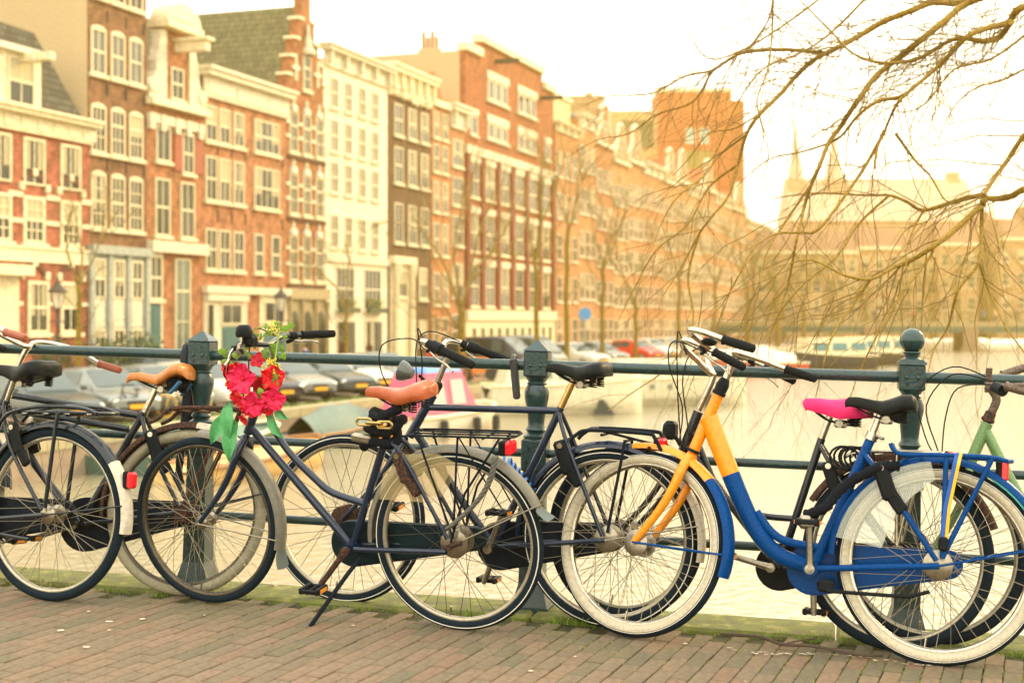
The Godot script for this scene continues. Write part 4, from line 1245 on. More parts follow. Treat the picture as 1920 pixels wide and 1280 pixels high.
func wheel(bk: Node3D, called: String, c: Vector3, R: float, rt: float, o: Dictionary, S := Transform3D.IDENTITY) -> Node3D:
	var rim := Geo.new()
	var Rr := R - rt * 1.9
	rim.torus(c, Rr, 0.011, 0, TAU, 56, 8, 0, TAU, 1.3)
	var w := put(called, rim, M(o.get("rim", "rim")), bk, S)
	var ty := Geo.new()
	var wall: String = o.get("wall", "")
	if wall:
		ty.torus(c, R - rt, rt, 0, TAU, 64, 8, -1.3, 1.3)
		put("tyre", ty, M(o.get("tyre", "rubber")), w)
		var g := Geo.new()
		g.torus(c, R - rt, rt, 0, TAU, 64, 4, 1.3, 2.8)
		g.torus(c, R - rt, rt, 0, TAU, 64, 4, -2.8, -1.3)
		put("sidewall", g, M(wall), w)
	else:
		ty.torus(c, R - rt, rt, 0, TAU, 64, 12)
		put("tyre", ty, M(o.get("tyre", "rubber")), w)
	if o.get("stripe", false):
		var g := Geo.new()
		for s in [-1.0, 1.0]:
			g.torus(c + Vector3(0, 0, s * rt * 0.86), R - rt * (0.62 if not wall else 0.62), 0.0022, 0, TAU, 64, 5)
		put("reflective_line", g, M("stripe"), w)
	var hb := Geo.new()
	var hr: float = o.get("hub", 0.022)
	hb.lathe([Vector2(0.0, -0.062), Vector2(0.008, -0.062), Vector2(0.008, -0.046), Vector2(hr * 0.8, -0.044), Vector2(hr * 1.25, -0.036), Vector2(hr * 1.25, -0.031), Vector2(hr * 0.75, -0.026), Vector2(hr * 0.75, 0.026), Vector2(hr * 1.25, 0.031), Vector2(hr * 1.25, 0.036), Vector2(hr * 0.8, 0.044), Vector2(0.008, 0.046), Vector2(0.008, 0.062), Vector2(0, 0.062)], 16, Transform3D(Basis(Vector3.RIGHT, PI / 2), c))
	put("hub", hb, M(o.get("hubm", "steel")), w)
	var fh := hr * 1.15
	var kk := "%.3f %.3f" % [Rr, fh]
	if not SPOKE.has(kk):
		var g := Geo.new()
		var a := 0.95
		g.tube([Vector3(fh * cos(a), fh * sin(a), 0.033), Vector3(Rr - 0.01, 0, 0.003)], 0.0012, 5, false)
		var g2 := Geo.new()
		g2.tube([Vector3(fh * cos(a), -fh * sin(a), 0.033), Vector3(Rr - 0.01, 0, 0.003)], 0.0012, 5, false)
		SPOKE[kk] = [g.mesh(), g2.mesh()]
	var sp: String = o.get("spoke", "spoke")
	for i in 36:
		var b := Basis(Vector3.BACK, TAU * i / 36.0 + float(o.get("rot", 0.0)))
		if i % 2: b = b * Basis(Vector3.RIGHT, PI)
		put("spoke", SPOKE[kk][(i / 2) % 2], M(sp), w, Transform3D(b, c))
	var vg := Geo.new()
	var va: float = o.get("valve", -1.7)
	vg.tube([c + Vector3(cos(va), sin(va), 0) * (Rr - 0.008), c + Vector3(cos(va), sin(va), 0) * (Rr - 0.045)], 0.004, 6)
	put("valve", vg, M("chrome"), w)
	return w

func fender(bk: Node3D, called: String, c: Vector3, R: float, a0: float, a1: float, m: Material, S := Transform3D.IDENTITY, w := 0.032) -> MeshInstance3D:
	var g := Geo.new()
	var prof := [[-w, -0.012], [-w * 0.93, 0.002], [-w * 0.55, 0.010], [0.0, 0.013], [w * 0.55, 0.010], [w * 0.93, 0.002], [w, -0.012]]
	var rows := []
	var rows2 := []
	var n := 30
	for i in n + 1:
		var a := deg_to_rad(lerpf(a0, a1, float(i) / n))
		var r := []; var r2 := []
		for q in prof:
			r.append(c + Vector3(cos(a), sin(a), 0) * (R + q[1]) + Vector3(0, 0, q[0]))
			r2.append(c + Vector3(cos(a), sin(a), 0) * (R + q[1] - 0.0018) + Vector3(0, 0, q[0] * 0.97))
		rows.append(r); rows2.append(r2)
	g.sheet(rows); g.sheet(rows2, false, false, true)
	return put(called, g, m, bk, S)

func tubes(bk: Node, called: String, list: Array, m: Material, S := Transform3D.IDENTITY) -> MeshInstance3D:   # [[points], radius]
	var g := Geo.new()
	for q in list:
		var p: Array = P(q[0])
		if p.size() > 2 and q.size() < 3: p = smooth(p, 5)
		var r = q[1]
		if r is Array: r = taper(r[0], r[1], p.size())
		g.tube(p, r, 10)
	return put(called, g, m, bk, S)

func saddle(bk: Node3D, nose: Vector2, tail: Vector2, m: Material, under: Material, o := {}) -> Node3D:
	var L := tail.x - nose.x
	var wmax: float = o.get("w", 0.1)
	var st := [[0.0, 0.10, -0.010, 0.026], [0.05, 0.19, -0.001, 0.032], [0.2, 0.24, 0.0, 0.036], [0.38, 0.32, -0.006, 0.04], [0.52, 0.52, -0.008, 0.05], [0.66, 0.80, 0.002, 0.056], [0.8, 0.98, 0.014, 0.058], [0.92, 0.98, 0.016, 0.054], [0.985, 0.82, 0.006, 0.044], [1.0, 0.5, -0.004, 0.034]]
	var rows := []
	for q in st:
		var x: float = nose.x + L * q[0]
		var y: float = lerpf(nose.y, tail.y, q[0]) + q[2] * o.get("dip", 1.0)
		var w: float = wmax * q[1]
		var d: float = q[3] * o.get("deep", 1.0)
		var r := []
		for k in [[-0.82, -1.0], [-1.0, -0.9], [-1.02, -0.55], [-0.9, -0.18], [-0.6, -0.02], [-0.25, 0.0], [0.0, -0.03], [0.25, 0.0], [0.6, -0.02], [0.9, -0.18], [1.02, -0.55], [1.0, -0.9], [0.82, -1.0]]:
			r.append(Vector3(x, y + k[1] * d, k[0] * w))
		rows.append(r)
	var g := Geo.new()
	g.sheet(rows, false, true)
	for e in [0, rows.size() - 1]:
		var cc := Vector3.ZERO
		for v in rows[e]: cc += v
		cc = cc / rows[e].size() + Vector3(-0.004 if e == 0 else 0.004, 0, 0)
		for j in rows[e].size(): g.flat(cc, rows[e][j], rows[e][(j + 1) % rows[e].size()], Vector3(-1 if e == 0 else 1, 0, 0))
	var s := put("saddle", g, m, bk)
	# tail skirt, rails and springs
	var cx := nose.x + L * 0.62
	var y := (nose.y + tail.y) / 2
	var t := Geo.new()
	for z in [-0.024, 0.024]:
		t.tube(smooth(P([[nose.x + 0.03, y - 0.03, z * 0.4], [cx - 0.06, y - 0.065, z], [cx, y - 0.075, z], [tail.x - 0.035, y - 0.05, z * 2.6]]), 4), 0.0038, 6)
		var coil := []
		for i in 40:
			var a := i * 0.9
			coil.append(Vector3(tail.x - 0.05 + 0.016 * cos(a), y - 0.085 + 0.05 * i / 39.0, z * 2.4 + 0.016 * sin(a)))
		t.tube(coil, 0.003, 5)
	put("springs", t, under, s)
	var b := Geo.new()
	b.cbox(Vector3(cx - 0.01, y - 0.078, 0), Vector3(0.045, 0.03, 0.05), 0.006)
	b.lathe([Vector2(0, -0.035), Vector2(0.014, -0.035), Vector2(0.014, 0.035), Vector2(0, 0.035)], 10, Transform3D(Basis(Vector3.RIGHT, PI / 2), Vector3(cx - 0.01, y - 0.078, 0)))
	put("clamp", b, M("steel"), s)
	return s

func capsule_outline(c0: Vector2, r0: float, c1: Vector2, r1: float) -> PackedVector2Array:
	var pts := PackedVector2Array()
	for k in 28:
		var a := TAU * k / 28
		pts.append(c0 + Vector2(cos(a), sin(a)) * r0)
		pts.append(c1 + Vector2(cos(a), sin(a)) * r1)
	var h := Geometry2D.convex_hull(pts)
	h.remove_at(h.size() - 1)
	return h

func chaincase(bk: Node3D, c0: Vector2, r0: float, c1: Vector2, r1: float, m: Material, z := -0.055) -> MeshInstance3D:
	var g := Geo.new()
	var o := capsule_outline(c0, r0, c1, r1)
	var i := capsule_outline(c0, r0 - 0.008, c1, r1 - 0.008)
	g.prism(o, z - 0.018, z + 0.01)
	g.prism(i, z + 0.01, z + 0.018)
	g.prism(i, z - 0.026, z - 0.018)
	return put("chain_case", g, m, bk)

func crank(bk: Node3D, bb: Vector2, ang: float, side: float, m: Material, pedal_m: Material, L := 0.17) -> void:   # ang: degrees in the xy plane
	var a := deg_to_rad(ang)
	var d := Vector3(cos(a), sin(a), 0)
	var p0 := Vector3(bb.x, bb.y, side * 0.07)
	var p1 := p0 + d * L + Vector3(0, 0, side * 0.012)
	var g := Geo.new()
	g.tube([p0 - d * 0.012, p0, p0 + d * 0.05, p1, p1 + d * 0.01], [0.012, 0.0155, 0.012, 0.0115, 0.008], 8)
	g.lathe([Vector2(0, -0.02), Vector2(0.016, -0.02), Vector2(0.018, 0.012), Vector2(0, 0.014)], 12, Transform3D(Basis(Vector3.RIGHT, PI / 2 * side), p0))
	var c := put("crank", g, m, bk)
	var q := Geo.new()
	var pc := p1 + Vector3(0, 0, side * 0.06)
	q.cbox(pc + Vector3(0.034, 0, 0), Vector3(0.018, 0.024, 0.085), 0.004)
	q.cbox(pc - Vector3(0.034, 0, 0), Vector3(0.018, 0.024, 0.085), 0.004)
	for z in [-0.04, 0.04]: q.cbox(pc + Vector3(0, 0, z), Vector3(0.07, 0.016, 0.012), 0.003)
	q.tube([p1, pc + Vector3(0, 0, side * 0.05)], 0.008, 8)
	var pd := put("pedal", q, pedal_m, c)
	var rf := Geo.new()
	for x in [-0.0445, 0.0445]: rf.box(pc + Vector3(x, 0, 0), Vector3(0.004, 0.014, 0.05))
	put("reflector", rf, M("amber_lens"), c)

func grip(hb: Node, a: Vector3, b: Vector3, r: float, m: Material, ribs := 0) -> void:
	var g := Geo.new()
	var d := (b - a)
	var p := []; var rr := []
	var n := 14
	for i in n + 1:
		p.append(a + d * i / n)
		var x := r * (0.92 + 0.1 * sin(PI * i / n))
		if ribs and i % 2: x *= 0.93
		rr.append(x)
	p.append(b + d.normalized() * 0.004); rr.append(r * 0.6)
	rr[0] = r * 1.12
	g.tube(p, rr, 14)
	put("grip", g, m, hb)

func brake_lever(hb: Node, a: Vector3, along: Vector3, out_: Vector3, m: Material) -> void:   # a: clamp point on the bar, along: towards the grip end
	var g := Geo.new()
	g.tube([a - along * 0.012, a + along * 0.014], 0.017, 10)
	var p := a + out_ * 0.025
	g.tube([a, p, p + out_ * 0.012 - along * 0.02], [0.012, 0.011, 0.007], 8)
	put("lever_clamp", g, M("plastic"), hb)
	var l := Geo.new()
	l.tube(smooth([p - along * 0.005, p + along * 0.04 + out_ * 0.014, p + along * 0.09 + out_ * 0.016, p + along * 0.125 + out_ * 0.028], 5), [0.0075, 0.0072, 0.007, 0.0066, 0.0062, 0.0058, 0.0055, 0.0052, 0.005, 0.0048, 0.0046, 0.0044, 0.0044, 0.0046, 0.005, 0.0058], 8)
	put("brake_lever", l, m, hb)

func tail_light(bk: Node3D, at: Vector3, s: Vector3) -> void:
	var g := Geo.new()
	g.cbox(at, s, 0.006)
	var t := put("tail_light", g, M("plastic"), bk)
	g = Geo.new()
	g.cbox(at + Vector3(s.x * 0.5 + 0.006, 0, 0), Vector3(0.03, s.y * 0.92, s.z * 0.96), 0.008)
	put("lens", g, M("red_lens"), t)

func ring_lock(bk: Node3D, c: Vector3, S: float, m: Material) -> void:   # horseshoe lock round the wheel, c at its middle
	var g := Geo.new()
	g.cbox(c + Vector3(-0.01, 0.02, 0.052), Vector3(0.05 * S, 0.13 * S, 0.026), 0.01, Basis(Vector3.BACK, 0.35))
	g.cbox(c + Vector3(0.03, -0.05, 0.05), Vector3(0.042 * S, 0.09 * S, 0.024), 0.009, Basis(Vector3.BACK, 0.62))
	g.cbox(c + Vector3(-0.03, 0.05, 0), Vector3(0.03, 0.03, 0.12), 0.008, Basis(Vector3.BACK, 0.4))
	g.cbox(c + Vector3(-0.01, 0.02, -0.052), Vector3(0.05 * S, 0.13 * S, 0.026), 0.01, Basis(Vector3.BACK, 0.35))
	var r := put("ring_lock", g, m, bk)
	var k := Geo.new()
	k.lathe([Vector2(0, 0), Vector2(0.011, 0), Vector2(0.011, 0.004), Vector2(0, 0.004)], 12, Transform3D(Basis(Vector3.RIGHT, PI / 2), c + Vector3(-0.025, 0.065, 0.065)))
	put("keyhole", k, M("chrome"), r)

func rack(bk: Node3D, top: Array, hub: Vector2, m: Material, o := {}) -> Node3D:   # top: side-view line of the platform
	var w: float = o.get("w", 0.065)
	var r: float = o.get("r", 0.0055)
	var g := Geo.new()
	for s in [-1.0, 1.0]:
		var p := []
		for q in top: p.append(Vector3(q[0], q[1], s * w * (q[2] if q.size() > 2 else 1.0)))
		g.tube(smooth(p, 4), r, 8)
	var a: Array = top[o.get("i0", 0)]
	var b: Array = top[-1]
	g.tube([Vector3(b[0], b[1], -w), Vector3(b[0] + 0.02, b[1], -w * 0.5), Vector3(b[0] + 0.02, b[1], w * 0.5), Vector3(b[0], b[1], w)], r, 8)
	g.tube([Vector3(a[0], a[1], -w), Vector3(a[0], a[1], w)], r, 8)
	var k := put("rack", g, m, bk)
	var n: int = o.get("bars", 2)
	for i in n:
		var z := lerpf(-w, w, (i + 1.0) / (n + 1.0))
		tubes(k, "rack_bar", [[[[a[0], a[1] + 0.002, z], [b[0] + 0.02, b[1] + 0.002, z]], r * 0.75]], m)
	for i in o.get("cross", 3):
		var t: float = (i + 0.5) / float(o.get("cross", 3))
		var x := lerpf(a[0], b[0], t); var y := lerpf(a[1], b[1], t)
		tubes(k, "cross_bar", [[[[x, y - 0.006, -w], [x, y - 0.006, w]], r * 0.8]], m)
	for q in o.get("stays", [0.45]):
		var x := lerpf(a[0], b[0], q); var y := lerpf(a[1], b[1], q)
		for s in [-1.0, 1.0]:
			tubes(k, "rack_stay", [[[[x, y, s * w], [x + (hub.x - x) * 0.1, y - 0.05, s * (w + 0.002)], [hub.x + 0.01, hub.y + 0.03, s * 0.066]], o.get("sr", r), 1]], m)
	return k

func steer(c0: Vector2, c1: Vector2, deg: float) -> Transform3D:   # turn about the head tube
	var ax := Vector3(c1.x - c0.x, c1.y - c0.y, 0).normalized()
	var b := Basis(ax, deg_to_rad(deg))
	var o := Vector3(c0.x, c0.y, 0)
	return Transform3D(b, o - b * o)

func place(x: float, z: float, yaw: float, lean: float) -> Transform3D:
	var b := Basis(Vector3.UP, -deg_to_rad(yaw)) * Basis(Vector3.RIGHT, -deg_to_rad(lean))
	return BR * Transform3D(b, Vector3(x, 0, z))

func cable(bk: Node, called: String, pts: Array, r := 0.0028, m: Material = null) -> void:
	tubes(bk, called, [[pts, r]], m if m else M("plastic"))

func fork(bk: Node3D, crown: Vector2, hub: Vector2, r: Array, m: Material, S: Transform3D, bend := 0.03) -> MeshInstance3D:
	var g := Geo.new()
	for s in [-1.0, 1.0]:
		var p := []
		var d := Vector2(hub.x - crown.x, hub.y - crown.y)
		var nrm := Vector2(-d.y, d.x).normalized()
		if nrm.x > 0: nrm = -nrm
		for i in 11:
			var t := i / 10.0
			var q := crown + d * t - nrm * bend * sin(PI * pow(t, 0.8)) * 0.9
			var z := 0.0 + 0.052 * minf(1.0, sqrt(t * 6.0))
			p.append(Vector3(q.x, q.y, s * z))
		g.tube(p, taper(r[0], r[1], p.size()), 10)
	return put("fork", g, m, bk, S)

func build_bicycles() -> void:
	bike_materials()
	bike_a(); bike_b(); bike_d(); bike_c(); bike_h(); bike_f(); bike_g()

# A: black roadster at the left edge, rear towards us
func bike_a() -> void:
	var b := thing("bicycle", "black roadster bicycle cut by the left edge, white tail mudguard with red reflector", "bicycle", place(-0.43, 0.48, 9.5, 3.0), "parked bicycles")
	var bp := M("black_paint")
	wheel(b, "rear_wheel", Vector3(0, 0.35, 0), 0.352, 0.021, {"rim": "rim", "hub": 0.03})
	wheel(b, "front_wheel", Vector3(-1.13, 0.35, 0), 0.35, 0.021, {"rim": "rim", "rot": 0.1})
	tubes(b, "frame", [[[[-0.47, 0.29, 0], [-0.27, 0.8, 0]], 0.0155], [[[-0.47, 0.29, 0], [-0.89, 0.72, 0]], 0.0165], [[[-0.3, 0.76, 0], [-0.86, 0.85, 0]], 0.0155], [[[-0.9, 0.69, 0], [-0.83, 0.9, 0]], 0.018],
		[[[-0.27, 0.78, 0.02], [-0.2, 0.62, 0.05], [-0.01, 0.37, 0.062]], 0.0085], [[[-0.27, 0.78, -0.02], [-0.2, 0.62, -0.05], [-0.01, 0.37, -0.062]], 0.0085], [[[-0.44, 0.29, 0.03], [0, 0.35, 0.062]], 0.010], [[[-0.44, 0.29, -0.03], [0, 0.35, -0.062]], 0.010]], bp)
	fork(b, Vector2(-0.92, 0.69), Vector2(-1.13, 0.35), [0.014, 0.009], bp, Transform3D.IDENTITY)
	tubes(b, "seat_post", [[[[-0.27, 0.8, 0], [-0.235, 0.9, 0]], 0.0125]], M("chrome"))
	saddle(b, Vector2(-0.36, 0.945), Vector2(-0.06, 0.96), M("saddle_black"), M("plastic"), {"deep": 1.25})
	fender(b, "rear_fender", Vector3(0, 0.35, 0), 0.368, 190, 38, bp)
	var wf := fender(b, "fender_tail", Vector3(0, 0.35, 0), 0.3695, 38, -8, M("white_fender"))
	wf.set_meta("label", "white painted mudguard end with rust at its bottom")
	fender(b, "front_fender", Vector3(-1.13, 0.35, 0), 0.368, 175, 10, bp)
	chaincase(b, Vector2(-0.47, 0.29), 0.1, Vector2(0.0, 0.345), 0.06, M("case_dark"))
	crank(b, Vector2(-0.47, 0.29), 250, 1.0, M("steel"), M("plastic"))
	crank(b, Vector2(-0.47, 0.29), -30, -1.0, M("steel"), M("plastic"))
	rack(b, [[-0.24, 0.715], [-0.19, 0.755], [-0.05, 0.785], [0.15, 0.79], [0.24, 0.77]], Vector2(0, 0.35), bp, {"i0": 1, "r": 0.0085, "cross": 4, "stays": [0.55], "sr": 0.0085})
	var a := deg_to_rad(24)
	var c := Vector3(0.385 * cos(a), 0.35 + 0.385 * sin(a), 0)
	tail_light(b, c + Vector3(0.005, 0.005, 0), Vector3(0.026, 0.07, 0.045))
	ring_lock(b, Vector3(-0.16, 0.63, 0), 1.0, M("plastic"))
	for s in [-1.0, 1.0]:
		tubes(b, "fender_stay", [[[[0, 0.35, s * 0.066], [0.36, 0.41, s * 0.036]], 0.0035]], bp)
	tubes(b, "kickstand", [[[[-0.4, 0.27, 0.06], [-0.05, 0.25, 0.08]], 0.008]], bp)
	tubes(b, "stem", [[[[-0.83, 0.9, 0], [-0.8, 1.0, 0]], 0.0125]], M("chrome"))
	var h := tubes(b, "handlebar", [[[[-0.56, 1.02, 0.27], [-0.72, 1.06, 0.26], [-0.86, 1.07, 0.14], [-0.8, 1.0, 0], [-0.86, 1.07, -0.14], [-0.72, 1.06, -0.26], [-0.56, 1.02, -0.27]], 0.011]], M("chrome"))
	grip(h, Vector3(-0.66, 1.045, 0.265), Vector3(-0.54, 1.015, 0.27), 0.016, M("grip_black"))
	grip(h, Vector3(-0.66, 1.045, -0.265), Vector3(-0.54, 1.015, -0.27), 0.016, M("grip_black"))

# B: double top tube roadster with cream tyres and brown grips
func bike_b() -> void:
	var b := thing("bicycle", "dark roadster bicycle with double top tube, cream tyres, brown grips and tan saddle", "bicycle", place(0.028, 0.223, -5.0, 7.0), "parked bicycles")
	var bp := M("black_paint")
	var S := steer(Vector2(-0.9, 0.69), Vector2(-0.82, 0.88), -22)
	wheel(b, "rear_wheel", Vector3(0, 0.347, 0), 0.347, 0.023, {"tyre": "cream_rubber", "rim": "rim_dark", "hub": 0.035, "hubm": "rust_metal", "rot": 0.05})
	wheel(b, "front_wheel", Vector3(-1.1, 0.347, 0), 0.347, 0.023, {"tyre": "cream_rubber", "rim": "rim_dark"}, S)
	tubes(b, "frame", [[[[-0.46, 0.275, 0], [-0.215, 0.76, 0]], 0.0165], [[[-0.245, 0.745, 0], [-0.83, 0.815, 0]], 0.0155], [[[-0.28, 0.685, 0], [-0.85, 0.755, 0]], 0.0155], [[[-0.46, 0.275, 0], [-0.87, 0.72, 0]], 0.0165], [[[-0.885, 0.69, 0], [-0.815, 0.88, 0]], 0.0185],
		[[[-0.215, 0.74, 0.02], [-0.16, 0.62, 0.05], [-0.01, 0.37, 0.062]], 0.009], [[[-0.215, 0.74, -0.02], [-0.16, 0.62, -0.05], [-0.01, 0.37, -0.062]], 0.009], [[[-0.43, 0.28, 0.03], [0, 0.347, 0.062]], 0.010], [[[-0.43, 0.28, -0.03], [0, 0.347, -0.062]], 0.010]], bp)
	fork(b, Vector2(-0.91, 0.69), Vector2(-1.1, 0.347), [0.014, 0.009], bp, S)
	tubes(b, "seat_post", [[[[-0.215, 0.75, 0], [-0.165, 0.87, 0]], 0.0135]], M("chrome"))
	var sd := saddle(b, Vector2(-0.3, 0.925), Vector2(-0.02, 0.945), M("saddle_tan"), M("plastic"), {"w": 0.105, "dip": 1.8, "deep": 1.0})
	var g := Geo.new()
	for z in [-0.04, 0.04]: g.ball(Vector3(-0.075, 0.885, z), Vector3(0.036, 0.03, 0.03), 12)
	put("elastomer", g, M("plastic"), sd)
	g = Geo.new()
	for z in [-0.068, 0.068]:
		g = Geo.new()
		g.cbox(Vector3(-0.06, 0.865, z), Vector3(0.07, 0.014, 0.02), 0.004, Basis(Vector3.BACK, 0.9))
		put("spring_arm", g, mk("blue_plastic", rgb(30, 90, 130), 0.4), sd)
	fender(b, "rear_fender", Vector3(0, 0.347, 0), 0.366, 186, 85, M("rust_metal"))
	var wf := fender(b, "fender_tail", Vector3(0, 0.347, 0), 0.367, 85, 8, M("white_fender"))
	wf.set_meta("label", "pale worn mudguard rear half")
	fender(b, "front_fender", Vector3(-1.1, 0.347, 0), 0.366, 175, 10, bp, S)
	chaincase(b, Vector2(-0.46, 0.275), 0.115, Vector2(-0.02, 0.34), 0.05, M("case_dark"))
	crank(b, Vector2(-0.46, 0.275), 200, 1.0, M("steel"), M("plastic"))
	crank(b, Vector2(-0.46, 0.275), 20, -1.0, M("steel"), M("plastic"))
	rack(b, [[-0.16, 0.715], [-0.12, 0.735], [-0.07, 0.775], [0.1, 0.785], [0.25, 0.782]], Vector2(0, 0.347), M("rust_metal"), {"i0": 2, "r": 0.0085, "cross": 4, "bars": 0, "stays": [0.8], "sr": 0.0095})
	ring_lock(b, Vector3(-0.13, 0.6, 0), 1.05, M("plastic"))
	for s in [-1.0, 1.0]:
		tubes(b, "fender_stay", [[[[0, 0.347, s * 0.066], [0.35, 0.44, s * 0.036]], 0.0035]], bp)
	g = Geo.new()
	g.cbox(Vector3(0.0, 0.335, 0.068), Vector3(0.05, 0.06, 0.01), 0.004)
	put("dropout", g, M("rust_metal"), b)
	tubes(b, "stem", [[[[-0.815, 0.88, 0], [-0.79, 0.96, 0], [-0.755, 1.03, 0]], 0.0125]], M("chrome"), S)
	var h := tubes(b, "handlebar", [[[[-0.5, 0.985, 0.28], [-0.6, 1.01, 0.275], [-0.72, 1.07, 0.26], [-0.84, 1.095, 0.2], [-0.87, 1.08, 0.13], [-0.78, 1.03, 0.03], [-0.755, 1.025, 0], [-0.78, 1.03, -0.03], [-0.87, 1.08, -0.13], [-0.84, 1.095, -0.2], [-0.72, 1.07, -0.26], [-0.6, 1.01, -0.275], [-0.5, 0.985, -0.28]], 0.0112]], M("chrome"), S)
	for s in [-1.0, 1.0]:
		grip(h, Vector3(-0.6, 1.01, s * 0.275), Vector3(-0.48, 0.98, s * 0.28), 0.0165, M("grip_brown"))
	g = Geo.new()
	g.lathe([Vector2(0.0, 0.035), Vector2(0.02, 0.032), Vector2(0.033, 0.018), Vector2(0.036, 0.0), Vector2(0.0, 0.0)], 16, Transform3D(Basis.IDENTITY, Vector3(-0.80, 1.075, 0.2)))
	put("bell", g, M("chrome"), h)

# C: dark blue roadster with garland, orange saddle, on its kickstand
func bike_c() -> void:
	var tf := place(1.294, 0.46, 7.8, -7.0)
	var b := thing("bicycle", "dark blue step-through bicycle with orange saddle and red flowers on its handlebar", "bicycle", tf, "parked bicycles")
	var nv := M("navy")
	var S := steer(Vector2(-0.9, 0.70), Vector2(-0.79, 0.96), -3)
	wheel(b, "rear_wheel", Vector3(0, 0.345, 0), 0.345, 0.021, {"rim": "rim", "hub": 0.045, "hubm": "steel", "stripe": true, "spoke": "spoke_dark"})
	wheel(b, "front_wheel", Vector3(-1.105, 0.345, 0), 0.342, 0.018, {"rim": "rim_dark", "hub": 0.022, "rot": 0.07}, S)
	tubes(b, "frame", [[[[-0.445, 0.287, 0], [-0.885, 0.745, 0]], 0.0165], [[[-0.815, 0.88, 0], [-0.78, 0.76, 0], [-0.72, 0.66, 0], [-0.6, 0.55, 0], [-0.52, 0.497, 0], [-0.37, 0.462, 0]], 0.0145], [[[-0.445, 0.287, 0], [-0.28, 0.75, 0]], 0.0155], [[[-0.895, 0.715, 0], [-0.8, 0.94, 0]], 0.018],
		[[[-0.285, 0.72, 0.02], [-0.2, 0.68, 0.05], [-0.015, 0.37, 0.062]], 0.0085], [[[-0.285, 0.72, -0.02], [-0.2, 0.68, -0.05], [-0.015, 0.37, -0.062]], 0.0085], [[[-0.42, 0.29, 0.035], [-0.02, 0.32, 0.064]], 0.0105], [[[-0.42, 0.29, -0.035], [-0.02, 0.32, -0.064]], 0.0105]], nv)
	var lug := Geo.new()
	lug.lathe([Vector2(0, -0.045), Vector2(0.026, -0.045), Vector2(0.03, 0.0), Vector2(0.026, 0.045), Vector2(0, 0.045)], 14, Transform3D(Basis(Vector3.RIGHT, PI / 2), Vector3(-0.445, 0.287, 0)))
	put("bottom_bracket", lug, nv, b)
	fork(b, Vector2(-0.905, 0.70), Vector2(-1.105, 0.345), [0.0165, 0.0095], nv, S, 0.035)
	tubes(b, "seat_post", [[[[-0.28, 0.75, 0], [-0.245, 0.86, 0]], 0.0125]], M("steel"))
	saddle(b, Vector2(-0.365, 0.925), Vector2(-0.095, 0.938), M("saddle_orange"), M("plastic"), {"w": 0.1, "dip": 1.1, "deep": 1.15})
	fender(b, "rear_fender", Vector3(0, 0.345, 0), 0.362, 184, 26, M("grey_fender"), Transform3D.IDENTITY, 0.027)
	fender(b, "front_fender", Vector3(-1.105, 0.345, 0), 0.360, 92, -14, M("grey_fender"), S)
	var g := Geo.new()
	for q in [[Vector3(0, 0.345, 0), 0.362, 25.0, 17.0, Transform3D.IDENTITY, "rear"], [Vector3(-1.105, 0.345, 0), 0.360, -13.0, -24.0, S, "front"]]:
		g = Geo.new()
		var rows := []
		for i in 7:
			var a: float = deg_to_rad(lerpf(q[2], q[3], i / 6.0))
			var w: float = 0.03 + 0.012 * sin(PI * 0.6 * i / 6.0)
			var r := []
			for k in [-1.0, -0.6, 0.0, 0.6, 1.0]:
				r.append((q[0] as Vector3) + Vector3(cos(a), sin(a), 0) * (q[1] + 0.012 - 0.01 * k * k + 0.03 * pow(i / 6.0, 2)) + Vector3(0, 0, w * k))
			rows.append(r)
		g.sheet(rows)
		put("mud_flap", g, mk("flap_grey", rgb(96, 104, 100), 0.75), b, q[4])
	chaincase(b, Vector2(-0.47, 0.285), 0.092, Vector2(0.05, 0.345), 0.045, M("case_green"))
	crank(b, Vector2(-0.445, 0.287), 233, 1.0, M("rust_metal"), M("plastic"))
	crank(b, Vector2(-0.445, 0.287), 53, -1.0, M("rust_metal"), M("plastic"))
	rack(b, [[-0.2, 0.745], [-0.16, 0.757], [0.1, 0.765], [0.235, 0.768]], Vector2(0, 0.345), M("case_dark"), {"i0": 1, "r": 0.0042, "bars": 2, "cross": 2, "stays": [0.1, 0.5], "sr": 0.0042})
	for s in [-1.0, 1.0]:
		tubes(b, "rack_brace", [[[[0.2, 0.762, s * 0.06], [0.06, 0.55, s * 0.062], [0.0, 0.36, s * 0.066]], 0.0045, 1]], M("case_dark"))
		tubes(b, "rack_strut", [[[[0.04, 0.76, s * 0.06], [0.2, 0.5, s * 0.05]], 0.003]], M("case_dark"))
		tubes(b, "fender_stay", [[[[0, 0.345, s * 0.066], [0.335, 0.515, s * 0.036]], 0.003]], M("steel"))
		tubes(b, "front_fender_stay", [[[[-1.105, 0.345, s * 0.066], [-0.75, 0.30, s * 0.036]], 0.003]], M("steel"), S)
	tail_light(b, Vector3(0.2, 0.72, 0), Vector3(0.03, 0.055, 0.075))
	ring_lock(b, Vector3(-0.19, 0.61, 0), 0.95, M("rust_metal"))
	# dress guard of worn clear plastic
	g = Geo.new()
	for s in [-1.0, 1.0]:
		g.prism(PackedVector2Array([Vector2(-0.3, 0.5), Vector2(-0.08, 0.5), Vector2(0.02, 0.66), Vector2(-0.05, 0.69), Vector2(-0.2, 0.68), Vector2(-0.28, 0.6)]), s * 0.048 - 0.0008, s * 0.048 + 0.0008)
	var pl := mk("worn_plastic", Color(0.8, 0.72, 0.52, 0.22), 0.3)
	pl.transparency = BaseMaterial3D.TRANSPARENCY_ALPHA
	put("dress_guard", g, pl, b)
